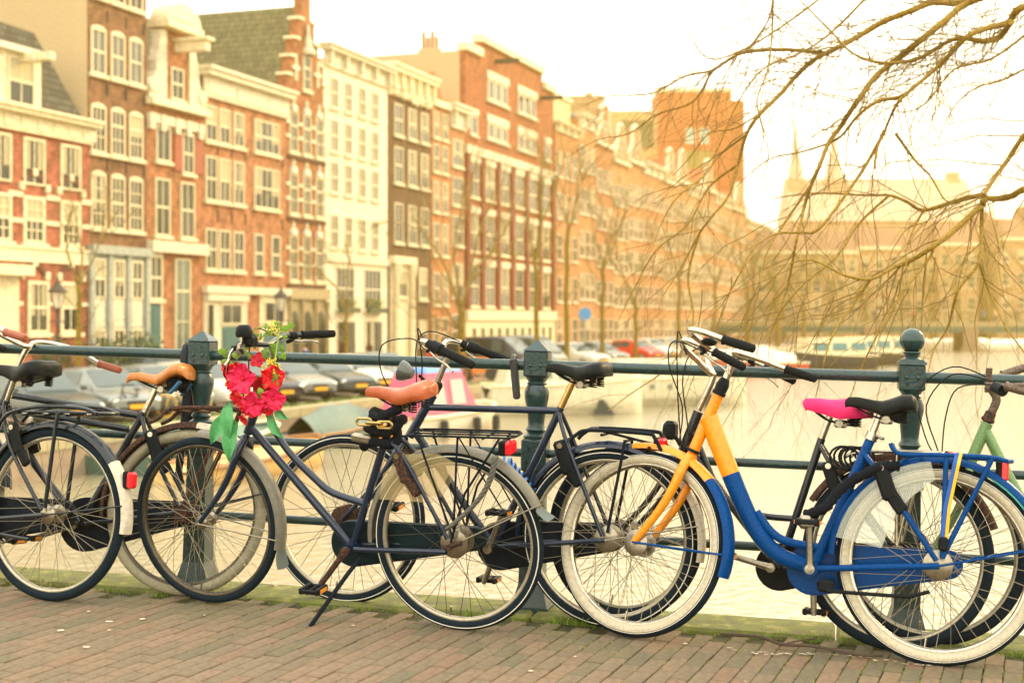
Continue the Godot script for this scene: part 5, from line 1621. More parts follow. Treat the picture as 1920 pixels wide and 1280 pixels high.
	tubes(b, "kickstand", [[[[-0.4, 0.255, 0.03], [-0.43, 0.2, 0.09], [-0.545, 0.01, 0.2]], 0.009, 1], [[[-0.535, 0.012, 0.195], [-0.565, 0.003, 0.205]], 0.012]], M("case_dark"))
	tubes(b, "axle_nut", [[[[0, 0.345, 0.05], [0, 0.345, 0.095]], 0.012], [[[-0.02, 0.34, 0.075], [0.05, 0.365, 0.08]], 0.009]], M("rust_metal"))
	# handlebar, bell, levers
	tubes(b, "stem", [[[[-0.8, 0.94, 0], [-0.765, 1.03, 0], [-0.775, 1.075, 0]], 0.0125]], M("steel"), S)
	var h := tubes(b, "handlebar", [[[[-0.7, 1.085, 0.32], [-0.775, 1.09, 0.2], [-0.805, 1.09, 0.12], [-0.785, 1.075, 0.0], [-0.805, 1.09, -0.12], [-0.775, 1.09, -0.2], [-0.69, 1.085, -0.33]], 0.0112]], M("black_paint"), S)
	grip(h, Vector3(-0.765, 1.09, -0.215), Vector3(-0.685, 1.085, -0.335), 0.0165, M("grip_black"))
	tubes(h, "bar_end", [[[[-0.785, 1.09, 0.19], [-0.7, 1.085, 0.32]], 0.0165]], M("chrome"))
	brake_lever(h, Vector3(-0.785, 1.09, -0.18), Vector3(0.55, 0, -0.83), Vector3(-0.5, -0.75, -0.3), M("chrome"))
	brake_lever(h, Vector3(-0.79, 1.088, 0.19), Vector3(0.4, -0.35, 0.83), Vector3(-0.9, -0.3, 0.1), M("chrome"))
	g = Geo.new()
	g.lathe([Vector2(0.0, 0.034), Vector2(0.02, 0.032), Vector2(0.03, 0.022), Vector2(0.033, 0.0), Vector2(0.03, -0.012), Vector2(0.0, -0.014)], 18, Transform3D(Basis.IDENTITY, Vector3(-0.79, 1.135, 0.16)))
	put("bell", g, M("plastic"), h)
	g = Geo.new()
	g.cbox(Vector3(-0.785, 1.105, 0.13), Vector3(0.05, 0.05, 0.06), 0.014)
	put("light_bracket", g, M("plastic"), h)
	for q in [[[-0.83, 1.06, 0.2], [-0.88, 0.98, 0.15], [-0.87, 0.88, 0.06], [-0.87, 0.8, 0.02]], [[-0.83, 1.06, 0.2], [-0.91, 0.97, 0.13], [-0.89, 0.86, 0.05], [-0.93, 0.73, 0.03]], [[-0.83, 1.08, -0.16], [-0.87, 1.13, -0.05], [-0.86, 1.05, 0.02], [-0.87, 0.85, 0.02]]]:
		cable(b, "brake_cable", q, 0.0028)
	flowers_c(tf)
	# braided cable lock from the tail light to the hub
	g = Geo.new()
	for k in 3:
		var p := []
		for i in 44:
			var t := i / 43.0
			var c := Vector3(0.19, 0.7, 0.075).lerp(Vector3(0.0, 0.42, 0.088), t)
			c.x += 0.045 * sin(PI * t) 
			var a := t * 30.0 + k * TAU / 3
			p.append(c + Vector3(cos(a), 0.3 * cos(a), sin(a)) * 0.008)
		g.tube(p, 0.006, 6)
	one("braided_lock_cable", g, mk("braid", rgb(98, 100, 94), 0.8, 0.0, "grime", 20.0, "grain_n", 1.0), "black and grey braided lock cable hanging by the red tail light", "cable lock", tf)
	# cloth covered chain round the seat post
	var ch := thing("chain_lock", "black cloth covered chain lock with brass links under the orange saddle", "chain lock", tf)
	g = Geo.new()
	var pts := []
	for i in 60:
		var t := i / 59.0
		var a := t * TAU * 2.4 + 0.5
		pts.append(Vector3(-0.265 + 0.062 * cos(a) - 0.05 * t, 0.84 - 0.14 * t + 0.012 * sin(a * 2.3), 0.055 * sin(a)))
	var rr := []
	for i in 60: rr.append(0.019 + 0.003 * sin(i * 1.9))
	g.tube(pts, rr, 10)
	put("cloth_sleeve", g, M("cloth_black"), ch)
	for k in 3:
		g = Geo.new()
		var c0 := Vector3(-0.335 + 0.042 * k, 0.805 - 0.004 * k, 0.085)
		var lp := []
		for i in 17:
			var a := TAU * i / 16
			var v := Vector3((0.018 if cos(a) > 0 else -0.018) + 0.013 * cos(a), 0.013 * sin(a), 0)
			lp.append(c0 + (Basis(Vector3.RIGHT, 1.2 * (k % 2)) * v))
		g.tube(lp, 0.0055, 8)
		put("link", g, mk("brass_dull", rgb(170, 148, 96), 0.35, 1.0), ch)
	g = Geo.new()
	g.cbox(Vector3(-0.36, 0.735, 0.06), Vector3(0.085, 0.032, 0.03), 0.008, Basis(Vector3.BACK, -0.12))
	put("lock_body", g, M("steel"), ch)

func flowers_c(tf: Transform3D) -> void:
	var t := thing("flower_garland", "garland of red and pink cloth flowers with green leaves tied to a handlebar", "flowers", tf)
	var red := [mk("petal_red", rgb(226, 16, 38), 0.6), mk("petal_pink", rgb(224, 22, 84), 0.6), mk("petal_crimson", rgb(190, 10, 44), 0.6), mk("petal_orange", rgb(236, 64, 24), 0.6)]
	for q in red: q.backlight_enabled = true; q.backlight = Color(0.25, 0.02, 0.04)
	# [x, y, z, radius, colour, tilt x, tilt y]
	var fl := [[-0.80, 0.965, 0.17, 0.062, 1, -0.1, 0.1], [-0.90, 0.985, 0.12, 0.036, 0, 0.2, -0.7], [-0.855, 1.0, 0.13, 0.034, 0, 0.5, 0.3], [-0.87, 0.93, 0.13, 0.036, 3, 0.4, -0.3], [-0.70, 0.97, 0.13, 0.052, 0, 0.1, 0.8], [-0.745, 0.94, 0.13, 0.045, 2, 0.5, 0.3],
		[-0.82, 0.885, 0.16, 0.048, 0, 0.5, -0.4], [-0.75, 0.875, 0.18, 0.052, 1, 0.2, 0.0], [-0.685, 0.89, 0.15, 0.05, 1, 0.1, 0.5], [-0.77, 1.025, 0.1, 0.036, 2, -0.6, 0.1], [-0.80, 0.84, 0.14, 0.036, 0, 0.7, 0.0], [-0.87, 0.785, 0.06, 0.024, 0, 0.4, -0.3],
		[-0.845, 0.99, 0.15, 0.03, 0, 0.2, -0.5], [-0.715, 0.855, 0.15, 0.036, 0, 0.6, 0.3]]
	var k := 0
	for q in fl:
		var g := Geo.new()
		var r: float = q[3]
		var fr := RandomNumberGenerator.new(); fr.seed = 100 + k
		k += 1
		for i in 5:   # five ruffled petals
			var a := TAU * i / 5 + fr.randf() * 0.3
			var rows := []
			for u in 6:
				var d := u / 5.0
				var w := r * 0.52 * sin(PI * (0.12 + 0.72 * d))
				var row := []
				for v in 7:
					var s := (v - 3) / 3.0
					var ruff := 0.2 * r * d * sin(s * 6.0 + i * 2.0 + fr.randf() * 0.3)
					row.append(Basis(Vector3.BACK, a) * Vector3(r * d * (1.0 - 0.16 * s * s), w * s, r * 0.42 * pow(d, 1.4) * (1.0 - 0.5 * d) + ruff + 0.1 * r * s * s))
				rows.append(row)
			g.sheet(rows)
		put("flower", g, red[q[4]], t, Transform3D(Basis(Vector3.UP, q[6]) * Basis(Vector3.RIGHT, q[5]), Vector3(q[0], q[1], q[2])))
		var s := Geo.new()
		s.ball(Vector3(0, 0, r * 0.12), Vector3.ONE * r * 0.13, 8)
		put("flower_heart", s, red[2], t, Transform3D(Basis(Vector3.UP, q[6]) * Basis(Vector3.RIGHT, q[5]), Vector3(q[0], q[1], q[2])))
	# long green leaves
	var lm := mk("leaf_green", rgb(84, 168, 104), 0.5, 0.0, "mottle", 9.0)
	var lv := [[-0.868, 0.87, 0.16, 0.14, 0.03, -1.6], [-0.895, 0.82, 0.13, 0.15, 0.03, -2.15], [-0.855, 0.80, 0.15, 0.17, 0.033, -1.75], [-0.73, 0.82, 0.1, 0.11, 0.022, -1.0], [-0.88, 0.78, 0.09, 0.08, 0.022, -1.9], [-0.70, 0.85, 0.1, 0.07, 0.02, -0.7]]
	for q in lv:
		var g := Geo.new()
		var rows := []
		for i in 9:
			var d := i / 8.0
			var w: float = q[4] * sin(PI * (0.06 + 0.94 * pow(d, 0.85)))
			var row := []
			for v in 5:
				var s := (v - 2) / 2.0
				row.append(Vector3(d * q[3], w * s, 0.012 * absf(s) + 0.02 * sin(PI * d)))
			rows.append(row)
		g.sheet(rows)
		put("leaf", g, lm, t, Transform3D(Basis(Vector3.BACK, q[5]), Vector3(q[0], q[1], q[2])))
	# small foliage and yellow green buds
	var gm := mk("sprig_green", rgb(112, 150, 46), 0.6)
	var ym := mk("bud_yellow", rgb(206, 188, 70), 0.7)
	var fr := RandomNumberGenerator.new(); fr.seed = 8
	var path := [Vector3(-0.86, 1.03, 0.12), Vector3(-0.80, 1.10, 0.05), Vector3(-0.74, 1.14, 0.0), Vector3(-0.72, 1.07, 0.05), Vector3(-0.71, 1.0, 0.1), Vector3(-0.72, 0.93, 0.13), Vector3(-0.78, 0.9, 0.14)]
	var pth := smooth(path, 8)
	for k2 in 64:
		var g := Geo.new()
		var c: Vector3 = pth[fr.randi() % pth.size()] + Vector3(fr.randf_range(-0.05, 0.04), fr.randf_range(-0.035, 0.035), fr.randf_range(-0.03, 0.03))
		var rows := []
		var L := fr.randf_range(0.02, 0.042)
		for i in 5:
			var d := i / 4.0
			var w := L * 0.36 * sin(PI * (0.1 + 0.85 * d))
			rows.append([Vector3(d * L, -w, 0.004), Vector3(d * L, 0, 0.008 * sin(PI * d)), Vector3(d * L, w, 0.004)])
		g.sheet(rows)
		put("small_leaf", g, gm, t, Transform3D(Basis(Vector3.UP, fr.randf_range(-0.8, 0.8)) * Basis(Vector3.BACK, fr.randf() * TAU), c))
	for k2 in 14:
		var g := Geo.new()
		var c: Vector3 = (path[2] if k2 < 5 else path[4]) + Vector3(fr.randf_range(-0.025, 0.03), fr.randf_range(-0.03, 0.03), fr.randf_range(0.0, 0.03))
		for i in 9:
			g.ball(c + Vector3(fr.randf_range(-1, 1), fr.randf_range(-1, 1), fr.randf_range(-1, 1)) * 0.011, Vector3.ONE * fr.randf_range(0.003, 0.0055), 6)
		put("bud_cluster", g, ym, t)
	var tend := Geo.new()
	tend.tube(smooth(P([[-0.86, 1.07, 0.1], [-0.83, 1.13, 0.06], [-0.77, 1.15, 0.03], [-0.73, 1.12, 0.04]]), 5), 0.002, 5)
	tend.tube(pth, 0.003, 5)
	put("tendril", tend, gm, t)

# D: dark blue bicycle with the long straight top tube
func bike_d() -> void:
	var b := thing("bicycle", "dark blue bicycle with straight top tube and black saddle before the middle post", "bicycle", place(1.825, 0.234, 5.3, 0.5), "parked bicycles")
	var nv := M("navy")
	wheel(b, "rear_wheel", Vector3(0, 0.345, 0), 0.348, 0.022, {"rim": "rim", "hub": 0.04, "stripe": true})
	wheel(b, "front_wheel", Vector3(-1.115, 0.348, 0), 0.348, 0.021, {"rim": "rim", "hub": 0.045, "hubm": "rust_metal", "rot": 0.12, "stripe": true, "spoke": "spoke_dark"})
	tubes(b, "frame", [[[[-0.77, 0.822, 0], [-0.21, 0.832, 0]], 0.0145], [[[-0.845, 0.7, 0], [-0.745, 0.875, 0]], 0.0195], [[[-0.83, 0.735, 0], [-0.471, 0.278, 0]], 0.0175], [[[-0.471, 0.278, 0], [-0.206, 0.845, 0]], 0.0155],
		[[[-0.21, 0.825, 0.018], [-0.16, 0.7, 0.05], [-0.01, 0.36, 0.062]], 0.0085], [[[-0.21, 0.825, -0.018], [-0.16, 0.7, -0.05], [-0.01, 0.36, -0.062]], 0.0085], [[[-0.44, 0.285, 0.03], [0, 0.345, 0.062]], 0.010], [[[-0.44, 0.285, -0.03], [0, 0.345, -0.062]], 0.010]], nv)
	fork(b, Vector2(-0.865, 0.69), Vector2(-1.115, 0.348), [0.0145, 0.009], nv, Transform3D.IDENTITY)
	tubes(b, "seat_post", [[[[-0.206, 0.845, 0], [-0.157, 0.955, 0]], 0.0135]], mk("gold_post", rgb(186, 158, 100), 0.3, 1.0))
	saddle(b, Vector2(-0.27, 1.02), Vector2(-0.015, 1.015), M("saddle_black"), M("plastic"), {"w": 0.105, "dip": 1.0, "deep": 1.1})
	fender(b, "rear_fender", Vector3(0, 0.345, 0), 0.368, 182, 45, M("navy"))
	var wf := fender(b, "fender_tail", Vector3(0, 0.345, 0), 0.369, 45, -10, M("white_fender"))
	wf.set_meta("label", "white mudguard end")
	chaincase(b, Vector2(-0.46, 0.275), 0.098, Vector2(0.0, 0.342), 0.055, M("case_dark"))
	crank(b, Vector2(-0.471, 0.278), 68, 1.0, M("steel"), M("plastic"))
	crank(b, Vector2(-0.471, 0.278), 248, -1.0, M("steel"), M("plastic"))
	rack(b, [[-0.15, 0.72], [-0.125, 0.745], [-0.07, 0.766], [0.15, 0.764], [0.185, 0.75], [0.21, 0.705]], Vector2(0, 0.345), M("case_dark"), {"i0": 2, "r": 0.0075, "cross": 3, "bars": 1, "stays": [0.5], "sr": 0.006})
	tail_light(b, Vector3(0.185, 0.722, 0), Vector3(0.02, 0.05, 0.08))
	ring_lock(b, Vector3(-0.165, 0.635, 0), 1.05, M("plastic"))
	for s in [-1.0, 1.0]:
		tubes(b, "fender_stay", [[[[0, 0.345, s * 0.066], [0.355, 0.42, s * 0.036]], 0.0032]], M("steel"))
	tubes(b, "stem", [[[[-0.745, 0.875, 0], [-0.725, 0.93, 0]], 0.014], [[[-0.728, 0.925, 0], [-0.694, 1.015, 0], [-0.70, 1.035, 0]], 0.0125]], M("steel"))
	var g := Geo.new()
	g.lathe([Vector2(0.014, -0.02), Vector2(0.021, -0.015), Vector2(0.021, 0.02), Vector2(0.014, 0.03)], 14, Transform3D(Basis(Vector3.BACK, -0.51), Vector3(-0.735, 0.90, 0)))
	put("headset", g, M("plastic"), b)
	var h := tubes(b, "handlebar", [[[[-0.5, 1.01, 0.25], [-0.6, 1.045, 0.225], [-0.7, 1.085, 0.19], [-0.745, 1.09, 0.14], [-0.73, 1.06, 0.06], [-0.70, 1.035, 0.0], [-0.73, 1.06, -0.06], [-0.745, 1.09, -0.14], [-0.7, 1.085, -0.19], [-0.6, 1.045, -0.225], [-0.49, 1.01, -0.25]], 0.0115]], M("chrome"))
	for s in [-1.0, 1.0]:
		grip(h, Vector3(-0.635, 1.06, s * 0.215), Vector3(-0.49, 1.007, s * 0.253), 0.0175, M("grip_black"))
		g = Geo.new()
		g.tube([Vector3(-0.675, 1.075, s * 0.202), Vector3(-0.635, 1.06, s * 0.215)], 0.024, 14)
		put("shifter", g, M("plastic"), h)
		brake_lever(h, Vector3(-0.69, 1.08, s * 0.195), Vector3(0.85, -0.42, s * 0.25), Vector3(0.1, -0.95, s * 0.15), M("chrome"))
	g = Geo.new()
	g.lathe([Vector2(0.0, 0.0), Vector2(0.02, 0.0), Vector2(0.04, 0.035), Vector2(0.044, 0.055), Vector2(0.0, 0.058)], 16, Transform3D(Basis(Vector3.BACK, PI / 2 - 0.25), Vector3(-0.83, 0.955, 0.02)))
	var hl := put("headlight", g, mk("lamp_grey", rgb(88, 92, 88), 0.3, 0.3), b)
	tubes(hl, "bracket", [[[[-0.81, 0.95, 0], [-0.77, 0.92, 0]], 0.006]], M("plastic"))
	for q in [[[-0.72, 1.06, 0.18], [-0.8, 1.1, 0.12], [-0.95, 1.07, 0.06], [-0.96, 0.95, 0.03], [-0.86, 0.8, 0.02]], [[-0.70, 1.09, -0.18], [-0.8, 1.13, -0.1], [-0.84, 1.08, -0.04], [-0.82, 0.9, 0.0], [-0.83, 0.8, 0.02]], [[-0.745, 1.09, 0.12], [-0.79, 1.14, 0.08], [-0.79, 1.0, 0.02], [-0.8, 0.82, 0.02]]]:
		cable(b, "brake_cable", q, 0.0026)
	# coiled blue lock and the yellowed lock holder
	g = Geo.new()
	var p := []
	for i in 80:
		var a := i * 0.55
		p.append(Vector3(-0.42 + 0.12 * i / 79.0, 0.62 - 0.13 * i / 79.0 + 0.035 * cos(a), 0.03 + 0.035 * sin(a)))
	g.tube(p, 0.006, 6)
	one("coil_lock", g, mk("blue_coil", rgb(44, 110, 180), 0.4), "blue plastic coil lock looped round the seat tube by the red light", "cable lock", place(1.825, 0.234, 5.3, 0.5))

# F: black bicycle with a pink saddle cover, behind the blue and orange one
func bike_f() -> void:
	var b := thing("bicycle", "black bicycle with a pink saddle cover behind the blue and orange one", "bicycle", place(2.902, 0.292, 10.3, 4.0), "parked bicycles")
	var bp := M("black_paint")
	var S := steer(Vector2(-0.84, 0.67), Vector2(-0.775, 0.85), -10)
	wheel(b, "rear_wheel", Vector3(0, 0.348, 0), 0.348, 0.021, {"rim": "rim", "hub": 0.03, "spoke": "spoke_dark"})
	wheel(b, "front_wheel", Vector3(-1.065, 0.35, 0), 0.348, 0.026, {"rim": "rim", "hub": 0.04, "rot": 0.03}, S)
	tubes(b, "frame", [[[[-0.432, 0.266, 0], [-0.29, 0.765, 0]], 0.0155], [[[-0.835, 0.675, 0], [-0.775, 0.845, 0]], 0.02], [[[-0.82, 0.71, 0], [-0.432, 0.266, 0]], 0.017], [[[-0.795, 0.77, 0], [-0.69, 0.56, 0], [-0.6, 0.48, 0], [-0.505, 0.457, 0], [-0.385, 0.455, 0]], 0.0125],
		[[[-0.295, 0.745, 0.018], [-0.21, 0.62, 0.05], [-0.01, 0.36, 0.062]], 0.0085], [[[-0.295, 0.745, -0.018], [-0.21, 0.62, -0.05], [-0.01, 0.36, -0.062]], 0.0085], [[[-0.41, 0.27, 0.03], [0, 0.348, 0.062]], 0.010], [[[-0.41, 0.27, -0.03], [0, 0.348, -0.062]], 0.010]], bp)
	fork(b, Vector2(-0.85, 0.665), Vector2(-1.065, 0.35), [0.0145, 0.009], bp, S)
	tubes(b, "seat_post", [[[[-0.29, 0.765, 0], [-0.262, 0.85, 0]], 0.0135]], M("chrome"))
	var sd := saddle(b, Vector2(-0.355, 0.905), Vector2(-0.12, 0.9), M("saddle_black"), M("plastic"), {"w": 0.095})
	var g := Geo.new()
	var rows := []
	var fr := RandomNumberGenerator.new(); fr.seed = 41
	for q in [[-0.03, 0.16, -0.004, 0.02], [0.02, 0.28, 0.006, 0.04], [0.2, 0.36, 0.012, 0.052], [0.4, 0.55, 0.008, 0.062], [0.6, 0.85, 0.008, 0.07], [0.8, 1.1, 0.016, 0.076], [0.95, 1.1, 0.014, 0.07], [1.04, 0.7, -0.004, 0.05]]:
		var r := []
		for k in [[-0.9, -1.0], [-1.05, -0.8], [-1.06, -0.5], [-0.95, -0.15], [-0.6, 0.02], [-0.2, 0.0], [0.2, 0.0], [0.6, 0.02], [0.95, -0.15], [1.06, -0.5], [1.05, -0.8], [0.9, -1.0]]:
			r.append(Vector3(-0.355 + 0.235 * q[0] + fr.randf_range(-0.004, 0.004), 0.905 + q[2] + k[1] * q[3] + fr.randf_range(-0.004, 0.004), k[0] * 0.1 * q[1] + fr.randf_range(-0.004, 0.004)))
		rows.append(r)
	g.sheet(rows)
	put("saddle_cover", g, M("pink_cloth"), b)
	fender(b, "rear_fender", Vector3(0, 0.348, 0), 0.366, 150, 20, M("rust_metal"))
	chaincase(b, Vector2(-0.445, 0.262), 0.09, Vector2(0.0, 0.342), 0.05, M("plastic"))
	crank(b, Vector2(-0.45, 0.27), 168, 1.0, M("steel"), M("plastic"))
	crank(b, Vector2(-0.45, 0.27), -12, -1.0, M("steel"), M("plastic"))
	rack(b, [[-0.19, 0.70], [-0.15, 0.72], [0.0, 0.735], [0.15, 0.737]], Vector2(0, 0.348), M("chrome"), {"i0": 1, "r": 0.0055, "bars": 2, "stays": [0.5, 0.75]})
	tail_light(b, Vector3(0.17, 0.725, 0), Vector3(0.02, 0.04, 0.09))
	ring_lock(b, Vector3(-0.225, 0.6, 0), 1.0, M("plastic"))
	tubes(b, "stem", [[[[-0.775, 0.85, 0], [-0.735, 0.94, 0], [-0.718, 0.99, 0]], 0.0125]], M("chrome"), S)
	var h := tubes(b, "handlebar", [[[[-0.49, 1.0, 0.26], [-0.6, 1.05, 0.25], [-0.74, 1.1, 0.21], [-0.8, 1.09, 0.13], [-0.77, 1.04, 0.05], [-0.72, 0.99, 0.0], [-0.77, 1.04, -0.05], [-0.8, 1.09, -0.13], [-0.74, 1.1, -0.21], [-0.6, 1.05, -0.25], [-0.49, 1.0, -0.26]], 0.0115]], M("chrome"), S)
	for s in [-1.0, 1.0]:
		grip(h, Vector3(-0.61, 1.053, s * 0.249), Vector3(-0.485, 0.998, s * 0.26), 0.0165, M("grip_black"))
		brake_lever(h, Vector3(-0.66, 1.075, s * 0.235), Vector3(0.87, -0.42, s * 0.1), Vector3(0.1, -0.95, 0), M("chrome"))
	g = Geo.new()
	g.cbox(Vector3(-0.885, 0.765, 0.0), Vector3(0.05, 0.075, 0.07), 0.014)
	var hl := put("headlight", g, M("plastic"), b)
	g = Geo.new()
	g.lathe([Vector2(0, 0), Vector2(0.028, 0), Vector2(0.028, 0.006), Vector2(0, 0.008)], 16, Transform3D(Basis(Vector3.BACK, PI / 2), Vector3(-0.911, 0.765, 0)))
	put("lens", g, M("clear_lens"), hl)
	tubes(hl, "bracket", [[[[-0.87, 0.75, 0], [-0.83, 0.69, 0]], 0.008]], M("plastic"))
	for q in [[[-0.68, 1.06, 0.23], [-0.84, 1.11, 0.16], [-0.88, 1.02, 0.08], [-0.83, 0.86, 0.04], [-0.84, 0.72, 0.03]], [[-0.66, 1.06, -0.23], [-0.82, 1.1, -0.12], [-0.85, 0.98, -0.02], [-0.81, 0.8, 0.03], [-0.79, 0.66, 0.03]], [[-0.8, 1.06, 0.12], [-0.845, 1.15, 0.1], [-0.85, 0.9, 0.04], [-0.83, 0.7, 0.03]]]:
		cable(b, "brake_cable", q, 0.0026)
	g = Geo.new()
	var p := []
	for i in 90:
		var a := i * 0.42
		p.append(Vector3(-0.2 + 0.08 * i / 89.0 + 0.05 * cos(a), 0.7 + 0.042 * sin(a), 0.06 + 0.025 * sin(a * 0.31)))
	g.tube(p, 0.0045, 6)
	one("cable_lock", g, M("plastic"), "black coiled cable lock on the rack of the pink saddled bicycle", "cable lock", place(2.902, 0.292, 10.3, 4.0))

# G: blue and orange step-through, nearest
func bike_g() -> void:
	var tf := place(3.045, 0.471, 4.7, 6.0)
	var b := thing("bicycle", "blue step-through bicycle with orange fork and front, whitewall tyres, nearest of all", "bicycle", tf, "parked bicycles")
	var bl := M("blue"); var og := M("orange")
	var S := steer(Vector2(-0.9, 0.70), Vector2(-0.82, 0.915), -18)
	wheel(b, "rear_wheel", Vector3(-0.005, 0.352, 0), 0.355, 0.026, {"rim": "chrome", "wall": "whitewall", "hub": 0.042, "stripe": true})
	wheel(b, "front_wheel", Vector3(-1.095, 0.352, 0), 0.352, 0.026, {"rim": "chrome", "wall": "whitewall", "hub": 0.04, "rot": 0.09, "stripe": true}, S)
	var g := Geo.new()
	var line := smooth(P([[-0.848, 0.84], [-0.775, 0.675], [-0.72, 0.555], [-0.665, 0.45], [-0.61, 0.38], [-0.548, 0.338], [-0.45, 0.312]]), 6)
	var cut := 8
	var rr := taper(0.037, 0.028, line.size())
	g.tube(line.slice(0, cut + 1), rr.slice(0, cut + 1), 16)
	g.tube(P([[-0.902, 0.705, 0], [-0.812, 0.932, 0]]), 0.0215, 14)
	var fo := put("frame_front", g, og, b)
	fo.set_meta("label", "orange painted head tube and upper frame")
	g = Geo.new()
	g.tube(line.slice(cut), rr.slice(cut), 16)
	g.tube(smooth(P([[-0.655, 0.50], [-0.6, 0.432], [-0.54, 0.398], [-0.41, 0.382]]), 5), 0.0155, 12)
	put("frame", g, bl, b)
	tubes(b, "rear_frame", [[[[-0.445, 0.306, 0], [-0.25, 0.79, 0]], 0.0185], [[[-0.268, 0.73, 0.02], [-0.2, 0.64, 0.055], [-0.01, 0.37, 0.066]], 0.0095], [[[-0.268, 0.73, -0.02], [-0.2, 0.64, -0.055], [-0.01, 0.37, -0.066]], 0.0095], [[[-0.42, 0.31, 0.04], [0.0, 0.352, 0.068]], 0.012], [[[-0.42, 0.31, -0.04], [0.0, 0.352, -0.068]], 0.012]], bl)
	g = Geo.new()
	g.lathe([Vector2(0, -0.05), Vector2(0.028, -0.05), Vector2(0.03, 0), Vector2(0.028, 0.05), Vector2(0, 0.05)], 16, Transform3D(Basis(Vector3.RIGHT, PI / 2), Vector3(-0.447, 0.308, 0)))
	put("bottom_bracket", g, bl, b)
	fork(b, Vector2(-0.908, 0.695), Vector2(-1.095, 0.352), [0.0195, 0.013], og, S, 0.032)
	var ring := Geo.new()
	ring.lathe([Vector2(0.024, -0.006), Vector2(0.026, 0), Vector2(0.024, 0.006)], 16, Transform3D(Basis(Vector3.BACK, -0.38), Vector3(-0.9, 0.712, 0)))
	put("crown_ring", ring, M("plastic"), b)
	tubes(b, "seat_post", [[[[-0.25, 0.79, 0], [-0.222, 0.875, 0]], 0.0125]], M("chrome"))
	g = Geo.new()
	g.lathe([Vector2(0.012, -0.014), Vector2(0.023, -0.014), Vector2(0.023, 0.014), Vector2(0.012, 0.014)], 14, Transform3D(Basis(Vector3.BACK, -0.38), Vector3(-0.247, 0.797, 0)))
	g.tube(P([[-0.235, 0.8, 0.0], [-0.205, 0.79, 0.03]]), 0.006, 8)
	put("seat_clamp", g, M("chrome"), b)
	saddle(b, Vector2(-0.345, 0.94), Vector2(-0.09, 0.935), M("saddle_black"), M("plastic"), {"w": 0.105, "dip": 1.2, "deep": 1.1})
	g = Geo.new()
	for z in [-0.04, 0.04]: g.ball(Vector3(-0.155, 0.88, z), Vector3(0.033, 0.03, 0.028), 12)
	put("elastomer", g, M("plastic"), b)
	fender(b, "rear_fender", Vector3(-0.005, 0.352, 0), 0.376, 178, -12, bl, Transform3D.IDENTITY, 0.037)
	var ff := fender(b, "front_fender_tip", Vector3(-1.095, 0.352, 0), 0.374, 98, 42, og, S, 0.036)
	ff.set_meta("label", "orange front half of the mudguard")
	fender(b, "front_fender", Vector3(-1.095, 0.352, 0), 0.374, 42, -16, bl, S, 0.036)
	chaincase(b, Vector2(-0.447, 0.30), 0.095, Vector2(0.03, 0.352), 0.052, bl)
	crank(b, Vector2(-0.447, 0.308), 92, 1.0, M("steel"), M("plastic"))
	crank(b, Vector2(-0.447, 0.308), 272, -1.0, M("steel"), M("plastic"))
	rack(b, [[-0.178, 0.775], [-0.165, 0.752], [-0.13, 0.737], [0.0, 0.742], [0.16, 0.742], [0.215, 0.732]], Vector2(0.0, 0.352), bl, {"i0": 2, "r": 0.0085, "bars": 1, "cross": 3, "stays": [0.42], "sr": 0.0095, "w": 0.07})
	for s in [-1.0, 1.0]:
		tubes(b, "rack_brace", [[[[0.17, 0.738, s * 0.07], [0.09, 0.56, s * 0.07], [0.01, 0.38, s * 0.07]], 0.0085, 1]], bl)
		tubes(b, "rack_hook", [[[[-0.11, 0.735, s * 0.06], [-0.19, 0.66, s * 0.045], [-0.2, 0.655, s * 0.03]], 0.0075, 1]], bl)
		tubes(b, "fender_stay", [[[[0, 0.352, s * 0.07], [0.36, 0.44, s * 0.04]], 0.004]], bl)
		tubes(b, "front_fender_stay", [[[[-1.095, 0.352, s * 0.066], [-0.73, 0.33, s * 0.04]], 0.0042]], bl, S)
	tail_light(b, Vector3(0.195, 0.695, 0), Vector3(0.022, 0.075, 0.05))
	ring_lock(b, Vector3(-0.185, 0.62, 0.012), 1.1, M("plastic"))
	# clear plastic dress guard
	g = Geo.new()
	for s in [-1.0, 1.0]:
		var poly := PackedVector2Array()
		for k in 13:
			var a := deg_to_rad(168 - 72.0 * k / 12)
			poly.append(Vector2(cos(a) * 0.368, 0.352 + sin(a) * 0.368))
		poly.append(Vector2(-0.02, 0.655)); poly.append(Vector2(-0.1, 0.59)); poly.append(Vector2(-0.17, 0.5)); poly.append(Vector2(-0.2, 0.4))
		g.prism(poly, s * 0.052 - 0.0008, s * 0.052 + 0.0008)
	var cp := mk("clear_plastic", Color(0.75, 0.78, 0.72, 0.16), 0.12)
	cp.transparency = BaseMaterial3D.TRANSPARENCY_ALPHA
	put("dress_guard", g, cp, b)
	tubes(b, "kickstand", [[[[-0.42, 0.26, 0.05], [-0.38, 0.235, 0.075], [-0.1, 0.238, 0.085], [-0.03, 0.262, 0.085]], 0.007, 1]], M("plastic"))
	g = Geo.new()
	g.cbox(Vector3(-0.39, 0.252, 0.05), Vector3(0.06, 0.045, 0.05), 0.01)
	put("stand_bracket", g, M("plastic"), b)
	# handlebar group
	g = Geo.new()
	g.lathe([Vector2(0.0, -0.03), Vector2(0.026, -0.03), Vector2(0.027, -0.018), Vector2(0.024, -0.016), Vector2(0.025, 0.01), Vector2(0.018, 0.035), Vector2(0.012, 0.04)], 16, Transform3D(Basis(Vector3.BACK, -0.38), Vector3(-0.803, 0.955, 0)))
	put("headset_cup", g, M("plastic"), b, S)
	tubes(b, "stem", [[[[-0.81, 0.93, 0], [-0.768, 1.04, 0]], 0.014], [[[-0.77, 1.035, 0], [-0.765, 1.07, 0]], 0.018]], M("chrome"), S)
